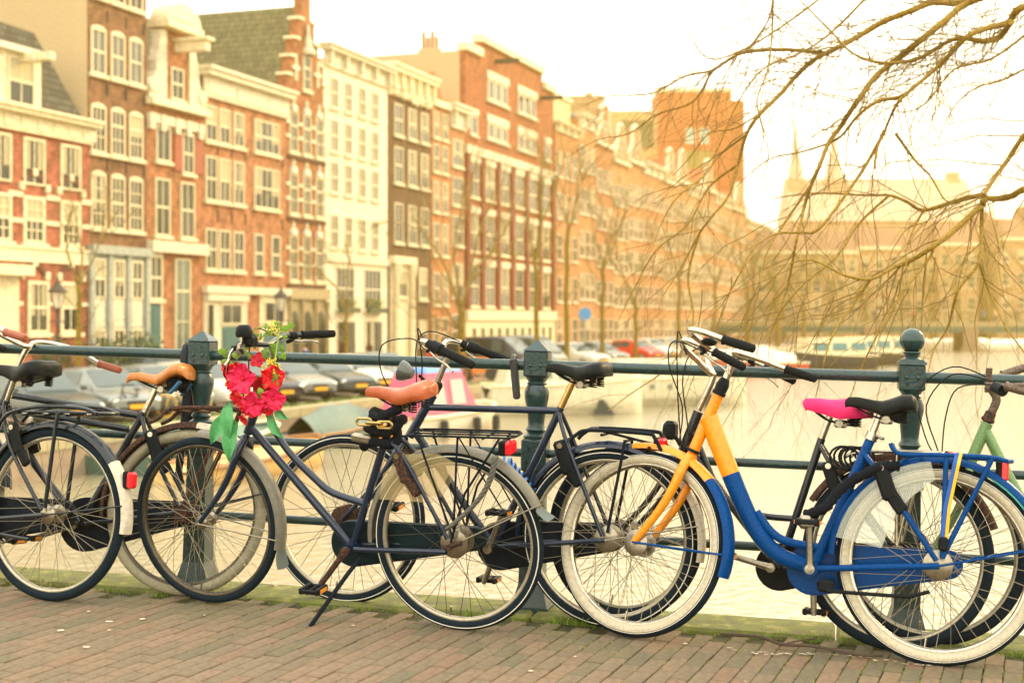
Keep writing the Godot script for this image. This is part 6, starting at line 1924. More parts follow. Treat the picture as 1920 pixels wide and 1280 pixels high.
	var hp := [[-0.56, 1.045, 0.29], [-0.66, 1.075, 0.285], [-0.76, 1.11, 0.27], [-0.84, 1.13, 0.22], [-0.855, 1.12, 0.15], [-0.80, 1.075, 0.05], [-0.77, 1.06, 0.0]]
	var full := hp.duplicate()
	for k in range(5, -1, -1): full.append([hp[k][0], hp[k][1], -hp[k][2]])
	var h := tubes(b, "handlebar", [[full, 0.0118]], M("chrome"), S)
	for s in [-1.0, 1.0]:
		grip(h, Vector3(-0.67, 1.078, s * 0.284), Vector3(-0.55, 1.042, s * 0.291), 0.0175, M("grip_black"), 1)
	g = Geo.new()
	g.ball(Vector3(-0.76, 1.085, 0.22), Vector3(0.03, 0.016, 0.03), 12)
	put("bell", g, M("plastic"), h)
	# chain in a cloth sleeve and the strap on the rack
	var ch := thing("chain_lock", "black cloth sleeved chain lock slung round the blue bicycle's seat tube", "chain lock", tf)
	g = Geo.new()
	var cpts := smooth(P([[-0.47, 0.5, 0.06], [-0.4, 0.53, 0.085], [-0.36, 0.585, 0.07], [-0.30, 0.64, 0.06], [-0.2, 0.69, 0.065], [-0.15, 0.695, 0.05]]), 8)
	var cr := []
	for i in cpts.size(): cr.append(0.0185 + 0.003 * sin(i * 2.1))
	g.tube(cpts, cr, 10)
	put("cloth_sleeve", g, M("cloth_black"), ch)
	g = Geo.new()
	g.cbox(Vector3(-0.465, 0.475, 0.075), Vector3(0.055, 0.05, 0.04), 0.012)
	put("lock_body", g, M("steel"), ch)
	var st := thing("luggage_strap", "blue and yellow elastic luggage strap hooked over the blue rack", "strap", tf)
	for q in [[0.0, "strap_blue", 0.011, 0.078], [0.009, "strap_yellow", 0.0055, 0.0795]]:
		g = Geo.new()
		for s in [-1.0, 1.0]:
			var w: float = q[2]
			var z: float = s * q[3]
			var pp := [Vector3(0.055, 0.752, 0), Vector3(0.055, 0.752, z), Vector3(0.045, 0.7, z * 1.02), Vector3(0.02, 0.56, z * 1.03), Vector3(0.012, 0.44, z * 1.02)]
			var rows := []
			for v in pp: rows.append([v - Vector3(w - q[0], 0, 0), v + Vector3(w + q[0], 0, 0)])
			g.sheet(rows)
		put("strap_band", g, mk(q[1], rgb(36, 84, 160) if q[0] == 0.0 else rgb(226, 170, 40), 0.8), st)
	g = Geo.new()
	g.cbox(Vector3(0.012, 0.43, 0.08), Vector3(0.035, 0.05, 0.02), 0.008)
	put("strap_hook", g, M("plastic"), st)

# H: green bicycle at the right edge
func bike_h() -> void:
	var b := thing("bicycle", "pale green bicycle with teal mudguard cut off by the right edge", "bicycle", place(4.095, 0.245, 4.6, 2.0), "parked bicycles")
	var gm := M("green")
	wheel(b, "front_wheel", Vector3(-1.06, 0.348, 0), 0.348, 0.022, {"rim": "rim", "hub": 0.025, "rot": 0.04})
	wheel(b, "rear_wheel", Vector3(0, 0.348, 0), 0.348, 0.022, {"rim": "rim", "hub": 0.03})
	tubes(b, "frame", [[[[-0.925, 0.7, 0], [-0.87, 0.845, 0]], 0.022], [[[-0.875, 0.815, 0], [-0.75, 0.575, 0], [-0.62, 0.38, 0], [-0.45, 0.29, 0]], 0.0205], [[[-0.45, 0.29, 0], [-0.26, 0.78, 0]], 0.016], [[[-0.27, 0.74, 0.02], [0, 0.35, 0.062]], 0.0085], [[[-0.27, 0.74, -0.02], [0, 0.35, -0.062]], 0.0085], [[[-0.43, 0.29, 0.03], [0, 0.348, 0.062]], 0.0105], [[[-0.43, 0.29, -0.03], [0, 0.348, -0.062]], 0.0105]], gm)
	fork(b, Vector2(-0.93, 0.69), Vector2(-1.06, 0.348), [0.016, 0.01], gm, Transform3D.IDENTITY)
	fender(b, "front_fender", Vector3(-1.06, 0.348, 0), 0.368, 110, -20, M("teal_fender"))
	fender(b, "rear_fender", Vector3(0, 0.348, 0), 0.368, 180, 0, M("teal_fender"))
	tubes(b, "seat_post", [[[[-0.26, 0.78, 0], [-0.22, 0.9, 0]], 0.013]], M("chrome"))
	saddle(b, Vector2(-0.34, 0.95), Vector2(-0.07, 0.955), M("saddle_black"), M("plastic"))
	crank(b, Vector2(-0.45, 0.29), 60, 1.0, M("steel"), M("plastic"))
	crank(b, Vector2(-0.45, 0.29), 240, -1.0, M("steel"), M("plastic"))
	var g := Geo.new()
	g.lathe([Vector2(0.014, -0.02), Vector2(0.024, -0.016), Vector2(0.026, -0.008), Vector2(0.021, 0.0), Vector2(0.02, 0.02), Vector2(0.013, 0.024)], 16, Transform3D(Basis(Vector3.BACK, -0.36), Vector3(-0.865, 0.865, 0)))
	put("headset", g, M("rust_metal"), b)
	tubes(b, "stem", [[[[-0.862, 0.87, 0], [-0.84, 0.93, 0], [-0.855, 0.965, 0], [-0.875, 0.985, 0]], 0.0165], [[[-0.872, 0.96, 0], [-0.868, 1.05, 0.02]], 0.012]], mk("dull_brown", rgb(104, 88, 74), 0.55, 0.3, "grime", 6.0))
	var h := tubes(b, "handlebar", [[[[-0.7, 1.0, 0.27], [-0.8, 0.985, 0.24], [-0.862, 0.985, 0.12], [-0.872, 0.985, 0], [-0.862, 1.0, -0.12], [-0.8, 1.03, -0.24], [-0.7, 1.06, -0.27]], 0.0115]], MT["dull_brown"])
	grip(h, Vector3(-0.815, 0.985, 0.232), Vector3(-0.73, 0.965, 0.275), 0.017, MT["dull_brown"], 1)
	grip(h, Vector3(-0.815, 1.025, -0.23), Vector3(-0.71, 1.065, -0.27), 0.017, MT["dull_brown"], 1)
	for s in [-1.0, 1.0]:
		g = Geo.new()
		g.tube([Vector3(-0.85, 0.99 - s * 0.01, s * 0.18), Vector3(-0.825, 0.988 - s * 0.02, s * 0.22)], 0.022, 12)
		put("shifter", g, M("plastic"), h)
	for q in [[[-0.86, 1.0, 0.1], [-1.0, 1.02, 0.08], [-1.09, 0.9, 0.05], [-1.05, 0.75, 0.03], [-1.02, 0.68, 0.03]], [[-0.86, 1.01, -0.1], [-1.0, 1.05, -0.05], [-1.12, 0.95, 0.0], [-1.09, 0.78, 0.03], [-1.03, 0.68, 0.03]], [[-0.86, 0.99, 0.14], [-0.98, 0.97, 0.1], [-1.02, 0.86, 0.06], [-1.03, 0.72, 0.04]]]:
		cable(b, "brake_cable", q, 0.0026)

# ---------------------------------------------------------------- cars, people, lamps on the left quay
func on_quay(z: float, back: float, turn: float) -> Transform3D:   # a place at distance z, so far back from the water's edge
	var p := Vector3(quay_x(z), QUAY, -z) - OUT * back
	return Transform3D(Basis(Vector3.UP, turn), p)

func car_body(o: Dictionary) -> Array:   # x forward; [lower body, cabin, ...] as rows of the section
	var L: float = o.L; var W: float = o.W
	var H: float = o.H
	var low := []
	for q in o.low:   # [x fraction, half width factor, bottom, shoulder height]
		var x: float = (q[0] - 0.5) * L
		var w: float = W / 2 * q[1]
		var y0: float = q[2]; var y1: float = q[3]
		low.append([Vector3(x, y0, -w * 0.9), Vector3(x, lerpf(y0, y1, 0.15), -w), Vector3(x, lerpf(y0, y1, 0.55), -w * 1.01), Vector3(x, lerpf(y0, y1, 0.9), -w * 0.96), Vector3(x, y1, -w * 0.86), Vector3(x, y1 + 0.02, 0), Vector3(x, y1, w * 0.86), Vector3(x, lerpf(y0, y1, 0.9), w * 0.96), Vector3(x, lerpf(y0, y1, 0.55), w * 1.01), Vector3(x, lerpf(y0, y1, 0.15), w), Vector3(x, y0, w * 0.9)])
	var cab := []
	for q in o.cab:   # [x fraction, half width factor, base y, top y]
		var x: float = (q[0] - 0.5) * L
		var w: float = W / 2
		cab.append([x, w * q[1], q[2], q[3], w * q[4]])
	return [low, cab]

func car(label: String, at: Transform3D, paint: Material, kind := "hatch", plate := "yellow") -> Node3D:
	var b := thing("parked_car", label, "car", at, "cars parked along the left quay")
	var o := {}
	match kind:
		"van": o = {"L": 4.9, "W": 1.95, "H": 2.0, "low": [[0.0, 0.9, 0.32, 1.15], [0.03, 1.0, 0.28, 1.2], [0.5, 1.0, 0.26, 1.2], [0.8, 1.0, 0.26, 1.2], [0.93, 0.97, 0.3, 1.02], [1.0, 0.82, 0.36, 0.8]], "cab": [[0.0, 0.92, 1.2, 1.22, 0.86], [0.02, 0.92, 1.2, 1.92, 0.84], [0.6, 0.93, 1.2, 2.0, 0.84], [0.72, 0.93, 1.2, 1.94, 0.82], [0.92, 0.9, 1.1, 1.12, 0.84]]}
		"wagon": o = {"L": 4.6, "W": 1.78, "H": 1.48, "low": [[0.0, 0.86, 0.36, 0.86], [0.03, 0.96, 0.3, 0.92], [0.3, 1.0, 0.24, 0.94], [0.62, 1.0, 0.24, 0.92], [0.8, 0.99, 0.24, 0.86], [0.95, 0.94, 0.28, 0.74], [1.0, 0.8, 0.34, 0.62]], "cab": [[0.0, 0.88, 0.9, 0.92, 0.8], [0.07, 0.9, 0.92, 1.42, 0.7], [0.3, 0.93, 0.93, 1.48, 0.72], [0.52, 0.94, 0.92, 1.46, 0.7], [0.72, 0.9, 0.86, 0.89, 0.78]]}
		_: o = {"L": 3.95, "W": 1.72, "H": 1.46, "low": [[0.0, 0.84, 0.38, 0.84], [0.04, 0.95, 0.3, 0.92], [0.3, 1.0, 0.24, 0.94], [0.6, 1.0, 0.24, 0.93], [0.78, 0.99, 0.24, 0.87], [0.94, 0.94, 0.28, 0.74], [1.0, 0.78, 0.34, 0.6]], "cab": [[0.02, 0.88, 0.9, 0.92, 0.8], [0.12, 0.9, 0.92, 1.4, 0.7], [0.32, 0.93, 0.93, 1.46, 0.72], [0.52, 0.94, 0.92, 1.44, 0.7], [0.76, 0.9, 0.86, 0.89, 0.78]]}
	var r := car_body(o)
	var L: float = o.L; var W: float = o.W
	var g := Geo.new()
	var low := []
	for row in r[0]: low.append(row)
	# rounder lines: resample along the length
	var fine := []
	for i in low.size() - 1:
		for k in 3:
			var t := k / 3.0
			var row := []
			for j in low[i].size():
				row.append((low[i][j] as Vector3).cubic_interpolate(low[i + 1][j], low[maxi(i - 1, 0)][j], low[mini(i + 2, low.size() - 1)][j], t))
			fine.append(row)
	fine.append(low[-1])
	g.sheet(fine)
	for e in [0, fine.size() - 1]:
		var c := Vector3.ZERO
		for v in fine[e]: c += v
		c /= fine[e].size()
		for j in fine[e].size():
			g.flat(c, fine[e][j], fine[e][(j + 1) % fine[e].size()], Vector3(-1 if e == 0 else 1, 0, 0))
	var body := put("body", g, paint, b)
	# cabin: roof and pillars in paint, glass between
	var glass := mk("car_glass", rgb(62, 78, 78), 0.05)
	var cab: Array = r[1]
	var rows := []
	for q in cab:
		var x: float = q[0]
		rows.append([Vector3(x, q[2] - 0.03, -q[1]), Vector3(x, lerpf(q[2], q[3], 0.82), -lerpf(q[1], q[4], 0.8)), Vector3(x, lerpf(q[2], q[3], 0.97), -q[4]), Vector3(x, q[3], -q[4] * 0.6), Vector3(x, q[3] + 0.012, 0), Vector3(x, q[3], q[4] * 0.6), Vector3(x, lerpf(q[2], q[3], 0.97), q[4]), Vector3(x, lerpf(q[2], q[3], 0.82), lerpf(q[1], q[4], 0.8)), Vector3(x, q[2] - 0.03, q[1])])
	g = Geo.new()
	g.sheet(rows)
	put("cabin", g, paint, b)
	var n := cab.size()
	for q in [[n - 2, n - 1, 1.0], [1, 0, -1.0]]:
		var a: Array = rows[q[0]]; var c: Array = rows[q[1]]
		var up := Vector3(q[2] * 0.012, 0.014, 0)
		var pts := []
		for j in [2, 4, 6]: pts.append((a[j] as Vector3).lerp(c[j], 0.08) + up)
		var pt2 := []
		for j in [2, 4, 6]: pt2.append((a[j] as Vector3).lerp(c[j], 0.9) + up)
		if kind == "van" and q[2] < 0: continue
		g = Geo.new()   # a little proud
		g.sheet([pts, pt2])
		put("windscreen" if q[2] > 0 else "rear_window", g, glass, b)
	for s in [0, 1]:
		g = Geo.new()
		for i in range(1, n - 2):
			var a: Array = rows[i]; var c: Array = rows[i + 1]
			var jb := 0 if s == 0 else 8
			var jt := 1 if s == 0 else 7
			var up := Vector3(0, 0.0, -0.014 if s == 0 else 0.014)
			if kind == "van" and i < n - 3: continue
			var p := []
			for w in [[0.05, 0.14], [0.95, 0.14], [0.95, 0.98], [0.05, 0.98]]:
				p.append(((a[jb] as Vector3).lerp(a[jt], w[1])).lerp((c[jb] as Vector3).lerp(c[jt], w[1]), w[0]) + up)
			g.quad(p[0], p[1], p[2], p[3], up)
		put("side_window", g, glass, b)
	var rub := mk("car_rubber", rgb(34, 36, 38), 0.8)
	for x in [-0.31, 0.31]:
		for z in [-1.0, 1.0]:
			g = Geo.new()
			var c := Vector3(x * L, 0.3, z * (W / 2 - 0.09))
			g.lathe([Vector2(0.0, -0.1), Vector2(0.24, -0.1), Vector2(0.31, -0.07), Vector2(0.315, 0.0), Vector2(0.31, 0.07), Vector2(0.24, 0.1), Vector2(0.0, 0.1)], 20, Transform3D(Basis(Vector3.RIGHT, PI / 2), c))
			var wl := put("wheel", g, rub, b)
			g = Geo.new()
			g.lathe([Vector2(0.0, -0.112), Vector2(0.19, -0.112), Vector2(0.2, -0.1), Vector2(0.2, 0.1), Vector2(0.19, 0.112), Vector2(0, 0.112)], 14, Transform3D(Basis(Vector3.RIGHT, PI / 2), c))
			put("rim", g, mk("hubcap", rgb(170, 168, 156), 0.35, 0.6), wl)
	var fx := L / 2
	g = Geo.new()
	g.cbox(Vector3(fx - 0.02, 0.36, 0), Vector3(0.1, 0.14, W * 0.62), 0.02)
	g.cbox(Vector3(fx - 0.03, 0.55, 0), Vector3(0.08, 0.12, W * 0.4), 0.02)
	put("grille", g, mk("trim_black", rgb(36, 38, 40), 0.6), b)
	g = Geo.new()
	g.cbox(Vector3(fx + 0.04, 0.44, 0), Vector3(0.02, 0.115, 0.52), 0.004)
	put("number_plate", g, mk("plate_yellow", rgb(240, 172, 30), 0.5) if plate == "yellow" else mk("plate_white", rgb(225, 225, 215), 0.5), b)
	for z in [-1.0, 1.0]:
		g = Geo.new()
		g.ball(Vector3(fx - 0.14, 0.6, z * W * 0.36), Vector3(0.13, 0.085, 0.17), 10)
		put("headlight", g, mk("headlamp", rgb(214, 216, 206), 0.08), b)
		g = Geo.new()
		g.cbox(Vector3(-fx + 0.03, 0.74, z * W * 0.38), Vector3(0.06, 0.22, 0.14), 0.02)
		put("tail_light", g, MT["red_lens"] if MT.has("red_lens") else mk("red_lens", rgb(222, 28, 40), 0.15), b)
		g = Geo.new()
		g.cbox(Vector3(L * 0.16, 1.0, z * (W / 2 + 0.06)), Vector3(0.1, 0.12, 0.18), 0.03)
		put("mirror", g, paint, b)
	return b

func figure_field(caps: Array, p: Vector3) -> float:   # smooth union of capsules
	var acc := 0.0
	for q in caps:
		var a: Vector3 = q[0]; var d: Vector3 = q[1] - a
		var t := clampf((p - a).dot(d) / maxf(d.length_squared(), 1e-6), 0.0, 1.0)
		acc += exp(-((p - (a + d * t)).length() - lerpf(q[2], q[3], t)) * 26.0)
	return -log(maxf(acc, 1e-12)) / 26.0

func figure_mesh(caps: Array, paint: Callable, cell := 0.045) -> ArrayMesh:   # surface nets
	var lo := Vector3.ONE * 99; var hi := -lo
	for q in caps:
		var m := maxf(q[2], q[3]) + 0.06
		for k in 2:
			lo = lo.min(q[k] - Vector3.ONE * m); hi = hi.max(q[k] + Vector3.ONE * m)
	var n := Vector3i(((hi - lo) / cell).ceil()) + Vector3i.ONE * 2
	var f := PackedFloat32Array(); f.resize(n.x * n.y * n.z)
	for z in n.z:
		for y in n.y:
			for x in n.x:
				f[x + n.x * (y + n.y * z)] = figure_field(caps, lo + Vector3(x, y, z) * cell)
	var vert := {}
	var at := func(x: int, y: int, z: int) -> float: return f[x + n.x * (y + n.y * z)]
	for z in n.z - 1:
		for y in n.y - 1:
			for x in n.x - 1:
				var s := Vector3.ZERO; var c := 0
				var v := []
				for k in 8: v.append(f[x + (k & 1) + n.x * (y + ((k >> 1) & 1) + n.y * (z + (k >> 2)))])
				for e in [[0, 1], [2, 3], [4, 5], [6, 7], [0, 2], [1, 3], [4, 6], [5, 7], [0, 4], [1, 5], [2, 6], [3, 7]]:
					var a: float = v[e[0]]; var b: float = v[e[1]]
					if (a < 0) != (b < 0):
						var t := a / (a - b)
						s += Vector3(e[0] & 1, (e[0] >> 1) & 1, e[0] >> 2).lerp(Vector3(e[1] & 1, (e[1] >> 1) & 1, e[1] >> 2), t); c += 1
				if c: vert[Vector3i(x, y, z)] = lo + (Vector3(x, y, z) + s / c) * cell
	var g := Geo.new()
	g.colored = true
	var nrm := func(p: Vector3) -> Vector3:
		var h := 0.01
		return Vector3(figure_field(caps, p + Vector3(h, 0, 0)) - figure_field(caps, p - Vector3(h, 0, 0)), figure_field(caps, p + Vector3(0, h, 0)) - figure_field(caps, p - Vector3(0, h, 0)), figure_field(caps, p + Vector3(0, 0, h)) - figure_field(caps, p - Vector3(0, 0, h))).normalized()
	var nc := {}
	for k in vert: nc[k] = nrm.call(vert[k])
	for k in vert:
		for ax in 3:
			var d := Vector3i.ZERO; d[ax] = 1
			var u := Vector3i.ZERO; u[(ax + 1) % 3] = 1
			var w := Vector3i.ZERO; w[(ax + 2) % 3] = 1
			var p: Vector3i = k
			if p[(ax + 1) % 3] == 0 or p[(ax + 2) % 3] == 0: continue
			var a: float = at.call(p.x, p.y, p.z); var q := p + d
			var b: float = at.call(q.x, q.y, q.z)
			if (a < 0) == (b < 0): continue
			var ks := [p, p - u, p - u - w, p - w]
			var ok := true
			for j in ks: ok = ok and vert.has(j)
			if not ok: continue
			g.col = paint.call((vert[p] as Vector3))
			g.tri(vert[ks[0]], vert[ks[1]], vert[ks[2]], nc[ks[0]], nc[ks[1]], nc[ks[2]])
			g.tri(vert[ks[0]], vert[ks[2]], vert[ks[3]], nc[ks[0]], nc[ks[2]], nc[ks[3]])
	return g.mesh()

func person(label: String, at: Transform3D, coat: Color, legs: Color, stride := 0.12, arms := 0.0) -> void:
	var caps := [
		[Vector3(0, 1.62, 0.02), Vector3(0, 1.54, 0.035), 0.095, 0.075], [Vector3(0, 1.48, 0), Vector3(0, 1.4, 0), 0.05, 0.06],
		[Vector3(-0.15, 1.38, 0), Vector3(0.15, 1.38, 0), 0.075, 0.075], [Vector3(0, 1.32, 0), Vector3(0, 0.95, 0), 0.15, 0.14], [Vector3(-0.06, 0.92, 0), Vector3(0.06, 0.92, 0), 0.135, 0.135],
		[Vector3(-0.09, 0.88, 0), Vector3(-0.1, 0.48, stride * 0.7), 0.09, 0.062], [Vector3(-0.1, 0.48, stride * 0.7), Vector3(-0.1, 0.08, stride * 0.5), 0.06, 0.045], [Vector3(-0.1, 0.05, stride * 0.5 - 0.02), Vector3(-0.11, 0.04, stride * 0.5 + 0.16), 0.045, 0.035],
		[Vector3(0.09, 0.88, 0), Vector3(0.1, 0.48, -stride * 0.4), 0.09, 0.062], [Vector3(0.1, 0.48, -stride * 0.4), Vector3(0.1, 0.08, -stride), 0.06, 0.045], [Vector3(0.1, 0.05, -stride - 0.02), Vector3(0.11, 0.04, -stride + 0.15), 0.045, 0.035],
		[Vector3(-0.21, 1.36, 0), Vector3(-0.26, 1.1, -0.03), 0.055, 0.045], [Vector3(-0.26, 1.1, -0.03), Vector3(lerpf(-0.25, -0.06, arms), lerpf(0.86, 1.08, arms), lerpf(0.05, 0.2, arms)), 0.043, 0.035],
		[Vector3(0.21, 1.36, 0), Vector3(0.26, 1.1, 0.0), 0.055, 0.045], [Vector3(0.26, 1.1, 0.0), Vector3(lerpf(0.25, 0.06, arms), lerpf(0.86, 1.06, arms), lerpf(0.08, 0.2, arms)), 0.043, 0.035]]
	var hand_y := lerpf(0.89, 1.09, arms)
	var paint := func(p: Vector3) -> Color:
		if p.y > 1.6 or (p.y > 1.5 and p.z < 0.0): return Color(0.045, 0.03, 0.02)
		if p.y > 1.46: return Color(0.55, 0.33, 0.22)
		if absf(p.x) < 0.12 and p.z > 0.17 and arms > 0.5: return Color(0.55, 0.33, 0.22)
		if absf(p.x) > 0.21 and p.y < hand_y: return Color(0.55, 0.33, 0.22)
		if p.y > 0.82: return coat.srgb_to_linear()
		if p.y > 0.09: return legs.srgb_to_linear()
		return Color(0.03, 0.025, 0.02)
	var m := mk("skin_and_clothes", Color(1, 1, 1), 0.85)
	m.vertex_color_use_as_albedo = true
	one("person", figure_mesh(caps, paint), m, label, "person", at)

func street_lamp(label: String, at: Transform3D) -> void:
	var im := mk("lamp_iron", rgb(58, 54, 50), 0.6)
	var b := thing("street_lamp", label, "street lamp", at, "old lanterns on the left quay")
	var g := Geo.new()
	g.lathe([Vector2(0.16, 0), Vector2(0.16, 0.5), Vector2(0.1, 0.6), Vector2(0.09, 0.9), Vector2(0.055, 1.0), Vector2(0.045, 2.6), Vector2(0.08, 2.65), Vector2(0.05, 2.7), Vector2(0.045, 3.1), Vector2(0.1, 3.16), Vector2(0.12, 3.2)], 14)
	g.tube([Vector3(-0.3, 2.75, 0), Vector3(0.3, 2.75, 0)], 0.02, 8)
	put("pole", g, im, b)
	g = Geo.new()
	g.lathe([Vector2(0.12, 3.2), Vector2(0.27, 3.75), Vector2(0.0, 3.76)], 6)
	var lg := mk("lamp_glass", Color(0.95, 0.92, 0.82, 0.55), 0.1)
	lg.transparency = BaseMaterial3D.TRANSPARENCY_ALPHA
	put("lantern_glass", g, lg, b)
	g = Geo.new()
	g.lathe([Vector2(0.32, 3.74), Vector2(0.33, 3.79), Vector2(0.2, 3.95), Vector2(0.1, 4.02), Vector2(0.09, 4.1), Vector2(0.03, 4.14), Vector2(0.05, 4.2), Vector2(0.0, 4.3)], 12)
	for k in 6:
		var a := TAU * k / 6
		g.tube([Vector3(0.125 * cos(a), 3.2, 0.125 * sin(a)), Vector3(0.275 * cos(a), 3.76, 0.275 * sin(a))], 0.012, 5)
	put("lantern_roof", g, im, b)

func build_quay_life() -> void:
	var silver := mk("paint_silver", rgb(128, 134, 130), 0.25, 0.4)
	var dsilver := mk("paint_dark_silver", rgb(70, 80, 82), 0.25, 0.4)
	var black := mk("paint_black", rgb(24, 32, 40), 0.2)
	var white := mk("paint_white", rgb(196, 194, 180), 0.3)
	var redp := mk("paint_red", rgb(214, 38, 36), 0.25)
	var navy := mk("paint_navy", rgb(48, 62, 84), 0.25)
	var beige := mk("paint_beige", rgb(190, 178, 146), 0.3)
	mk("red_lens", rgb(222, 28, 40), 0.15)
	# nose of the cars towards the water and a little towards us
	var aim := -atan2(0.72, 0.69)
	var cars := [
		[36.6, 3.4, dsilver, "wagon", "grey estate car behind the tan saddle at the left"],
		[39.2, 3.3, silver, "hatch", "silver hatchback left of the left railing post"],
		[41.8, 3.3, silver, "hatch", "silver hatchback seen right of the left railing post"],
		[44.4, 3.3, white, "wagon", "pale estate car behind the red flowers' left side"],
		[47.0, 3.2, black, "hatch", "black hatchback with yellow plate right behind the flowers"],
		[49.3, 3.2, silver, "hatch", "silver car with yellow plate second right of the flowers"],
		[51.9, 3.2, dsilver, "wagon", "dark grey car with yellow plate left of the orange saddle"],
		[54.5, 3.3, white, "hatch", "white car right above the orange saddle's nose"],
		[57.3, 3.4, silver, "wagon", "silver estate car hidden behind the orange saddle"]]
	for q in cars:
		car(q[4], on_quay(q[0], q[1], aim), q[2], q[3])
	car("dark van parked beside the water left of the middle post", on_quay(70.0, 3.6, aim * 0.6), black, "van")
	car("pale silver van behind the dark van", on_quay(75.5, 4.0, aim * 0.6), silver, "van")
	car("white car parked right of the middle post", on_quay(83.0, 3.4, aim), white, "wagon")
	car("silver car between the white car and the red car", on_quay(88.0, 3.4, aim), silver, "hatch")
	car("bright red car on the quay above the top rail", on_quay(96.0, 3.2, aim), redp, "hatch")
	car("white car right of the bright red car", on_quay(100.5, 3.2, aim), white, "hatch")
	car("pale car parked near the far boats, behind chrome handlebars", on_quay(106.0, 3.3, aim), beige, "wagon")
	car("white car farthest along the left quay", on_quay(113.0, 3.3, aim), white, "hatch")
	car("dark blue car standing across the street before the grey shop front", on_quay(52.5, 10.2, 1.05), navy, "wagon")
	street_lamp("old iron street lantern before the red house", on_quay(45.4, 9.8, 0.0))
	street_lamp("old iron street lantern before the wide house with the teal door", on_quay(58.2, 8.6, 0.3))
	person("person in dark clothes standing with hands together before the brown house", on_quay(53.7, 11.3, 0.6), rgb(36, 42, 52), rgb(44, 48, 56), 0.04, 1.0)
	person("person in a blue jacket walking right of the left post", on_quay(61.0, 9.0, -1.2), rgb(52, 84, 140), rgb(48, 52, 66))
	person("person in a red top standing before the white house", on_quay(75.0, 9.0, 0.4), rgb(216, 40, 48), rgb(50, 52, 60), 0.05)
	person("person in a dark coat before the white house's right window", on_quay(81.5, 9.5, 1.0), rgb(40, 44, 52), rgb(52, 50, 52))
	person("person in a black coat left of the tree before the red warehouse", on_quay(83.0, 6.8, -0.6), rgb(34, 38, 46), rgb(44, 46, 56))
	person("person in a bright red jacket walking before the red warehouse", on_quay(85.0, 6.2, 1.3), rgb(226, 28, 48), rgb(40, 44, 66), 0.16)
	person("person in dark blue beside the one in the red jacket", on_quay(83.8, 6.2, 1.2), rgb(44, 50, 70), rgb(46, 46, 54), 0.1)
	person("person in a pink top by the far boats", on_quay(112.0, 5.5, 0.2), rgb(214, 60, 90), rgb(60, 60, 72), 0.1)
	person("person in a red coat far off under the branches", on_quay(125.0, 4.6, 0.2), rgb(216, 36, 46), rgb(60, 60, 72), 0.1)
	# blue round sign and green banner
	var sg := thing("road_sign", "round blue road sign on a thin pole beside a tree trunk", "road sign", on_quay(87.6, 4.2, 0.1))
	var g := Geo.new()
	g.tube([Vector3.ZERO, Vector3(0, 3.2, 0)], 0.04, 8)
	put("pole", g, mk("pole_grey", rgb(120, 122, 118), 0.5, 0.5), sg)
	g = Geo.new()
	g.lathe([Vector2(0, -0.02), Vector2(0.4, -0.02), Vector2(0.4, 0.02), Vector2(0, 0.02)], 20, Transform3D(Basis(Vector3.RIGHT, PI / 2), Vector3(0, 3.2, 0.06)))
	put("disc", g, mk("sign_blue", rgb(60, 140, 196), 0.4), sg)
	# shrubs in planters before the red house
	var lm := mk("shrub_leaf", rgb(72, 92, 56), 0.8)
	for q in [[49.6, 11.0, 0.9, "round green shrub in a dark planter before the red house"], [51.0, 10.6, 1.15, "larger green shrub in a dark planter between the red and brown houses"], [47.0, 11.2, 1.0, "green shrub by the red house's doorway"]]:
		var sh := thing("potted_shrub", q[3], "shrub", on_quay(q[0], q[1], 0.0))
		g = Geo.new()
		g.cbox(Vector3(0, 0.35, 0), Vector3(0.9, 0.7, 0.7), 0.03)
		put("planter", g, mk("planter_grey", rgb(70, 78, 82), 0.7), sh)
		g = Geo.new()
		var fr := RandomNumberGenerator.new(); fr.seed = int(q[0] * 10)
		for i in 900:
			var d: Vector3 = Vector3(fr.randfn(), fr.randfn(), fr.randfn()).normalized() * pow(fr.randf(), 0.4) * float(q[2]) * fr.randf_range(0.75, 1.05)
			var c: Vector3 = Vector3(0, 0.9 + float(q[2]) * 0.6, 0) + d * Vector3(0.9, 0.8, 0.8)
			var a := Vector3(fr.randf_range(-1, 1), fr.randf_range(-1, 1), fr.randf_range(-1, 1)) * 0.12
			var e := Vector3(fr.randf_range(-1, 1), fr.randf_range(-1, 1), fr.randf_range(-1, 1)) * 0.12
			var nn := d.normalized()
			g.tri(c, c + a, c + e, nn, nn, nn)
		put("foliage", g, lm, sh)
	# bicycles parked on the quay, small and far
	var spots := [[38.4, 1.7, 0.9, "small far bicycle on the quay behind the black bicycle's rack", rgb(60, 62, 60)], [40.6, 1.6, 0.7, "small far bicycle with yellow wheel before the silver hatchback", rgb(206, 160, 40)], [62.0, 2.2, 0.5, "small dark bicycle by the quay edge right of the pink boat", rgb(60, 56, 54)], [64.0, 2.3, 0.9, "small far orange cargo bicycle by the dark van", rgb(206, 120, 40)]]
	for q in spots:
		var bk := thing("far_bicycle", q[3], "bicycle", on_quay(q[0], q[1], q[2]), "bicycles on the far quay")
		var m := mk("far_bike_%s" % (q[4] as Color).to_html(false), q[4], 0.5)
		for x in [-0.55, 0.55]:
			g = Geo.new()
			g.torus(Vector3(x, 0.35, 0), 0.32, 0.025, 0, TAU, 24, 6)
			put("wheel", g, m if q[4].r > 0.5 else mk("car_rubber", rgb(34, 36, 38), 0.8), bk)
		tubes(bk, "frame", [[[[0.55, 0.35], [0.2, 0.35], [0.1, 0.85]], 0.025, 1], [[[0.2, 0.35], [-0.38, 0.8]], 0.025], [[[0.12, 0.75], [-0.38, 0.85]], 0.022], [[[-0.55, 0.35], [-0.36, 1.0], [-0.3, 1.05]], 0.022, 1]], m)
		g = Geo.new()
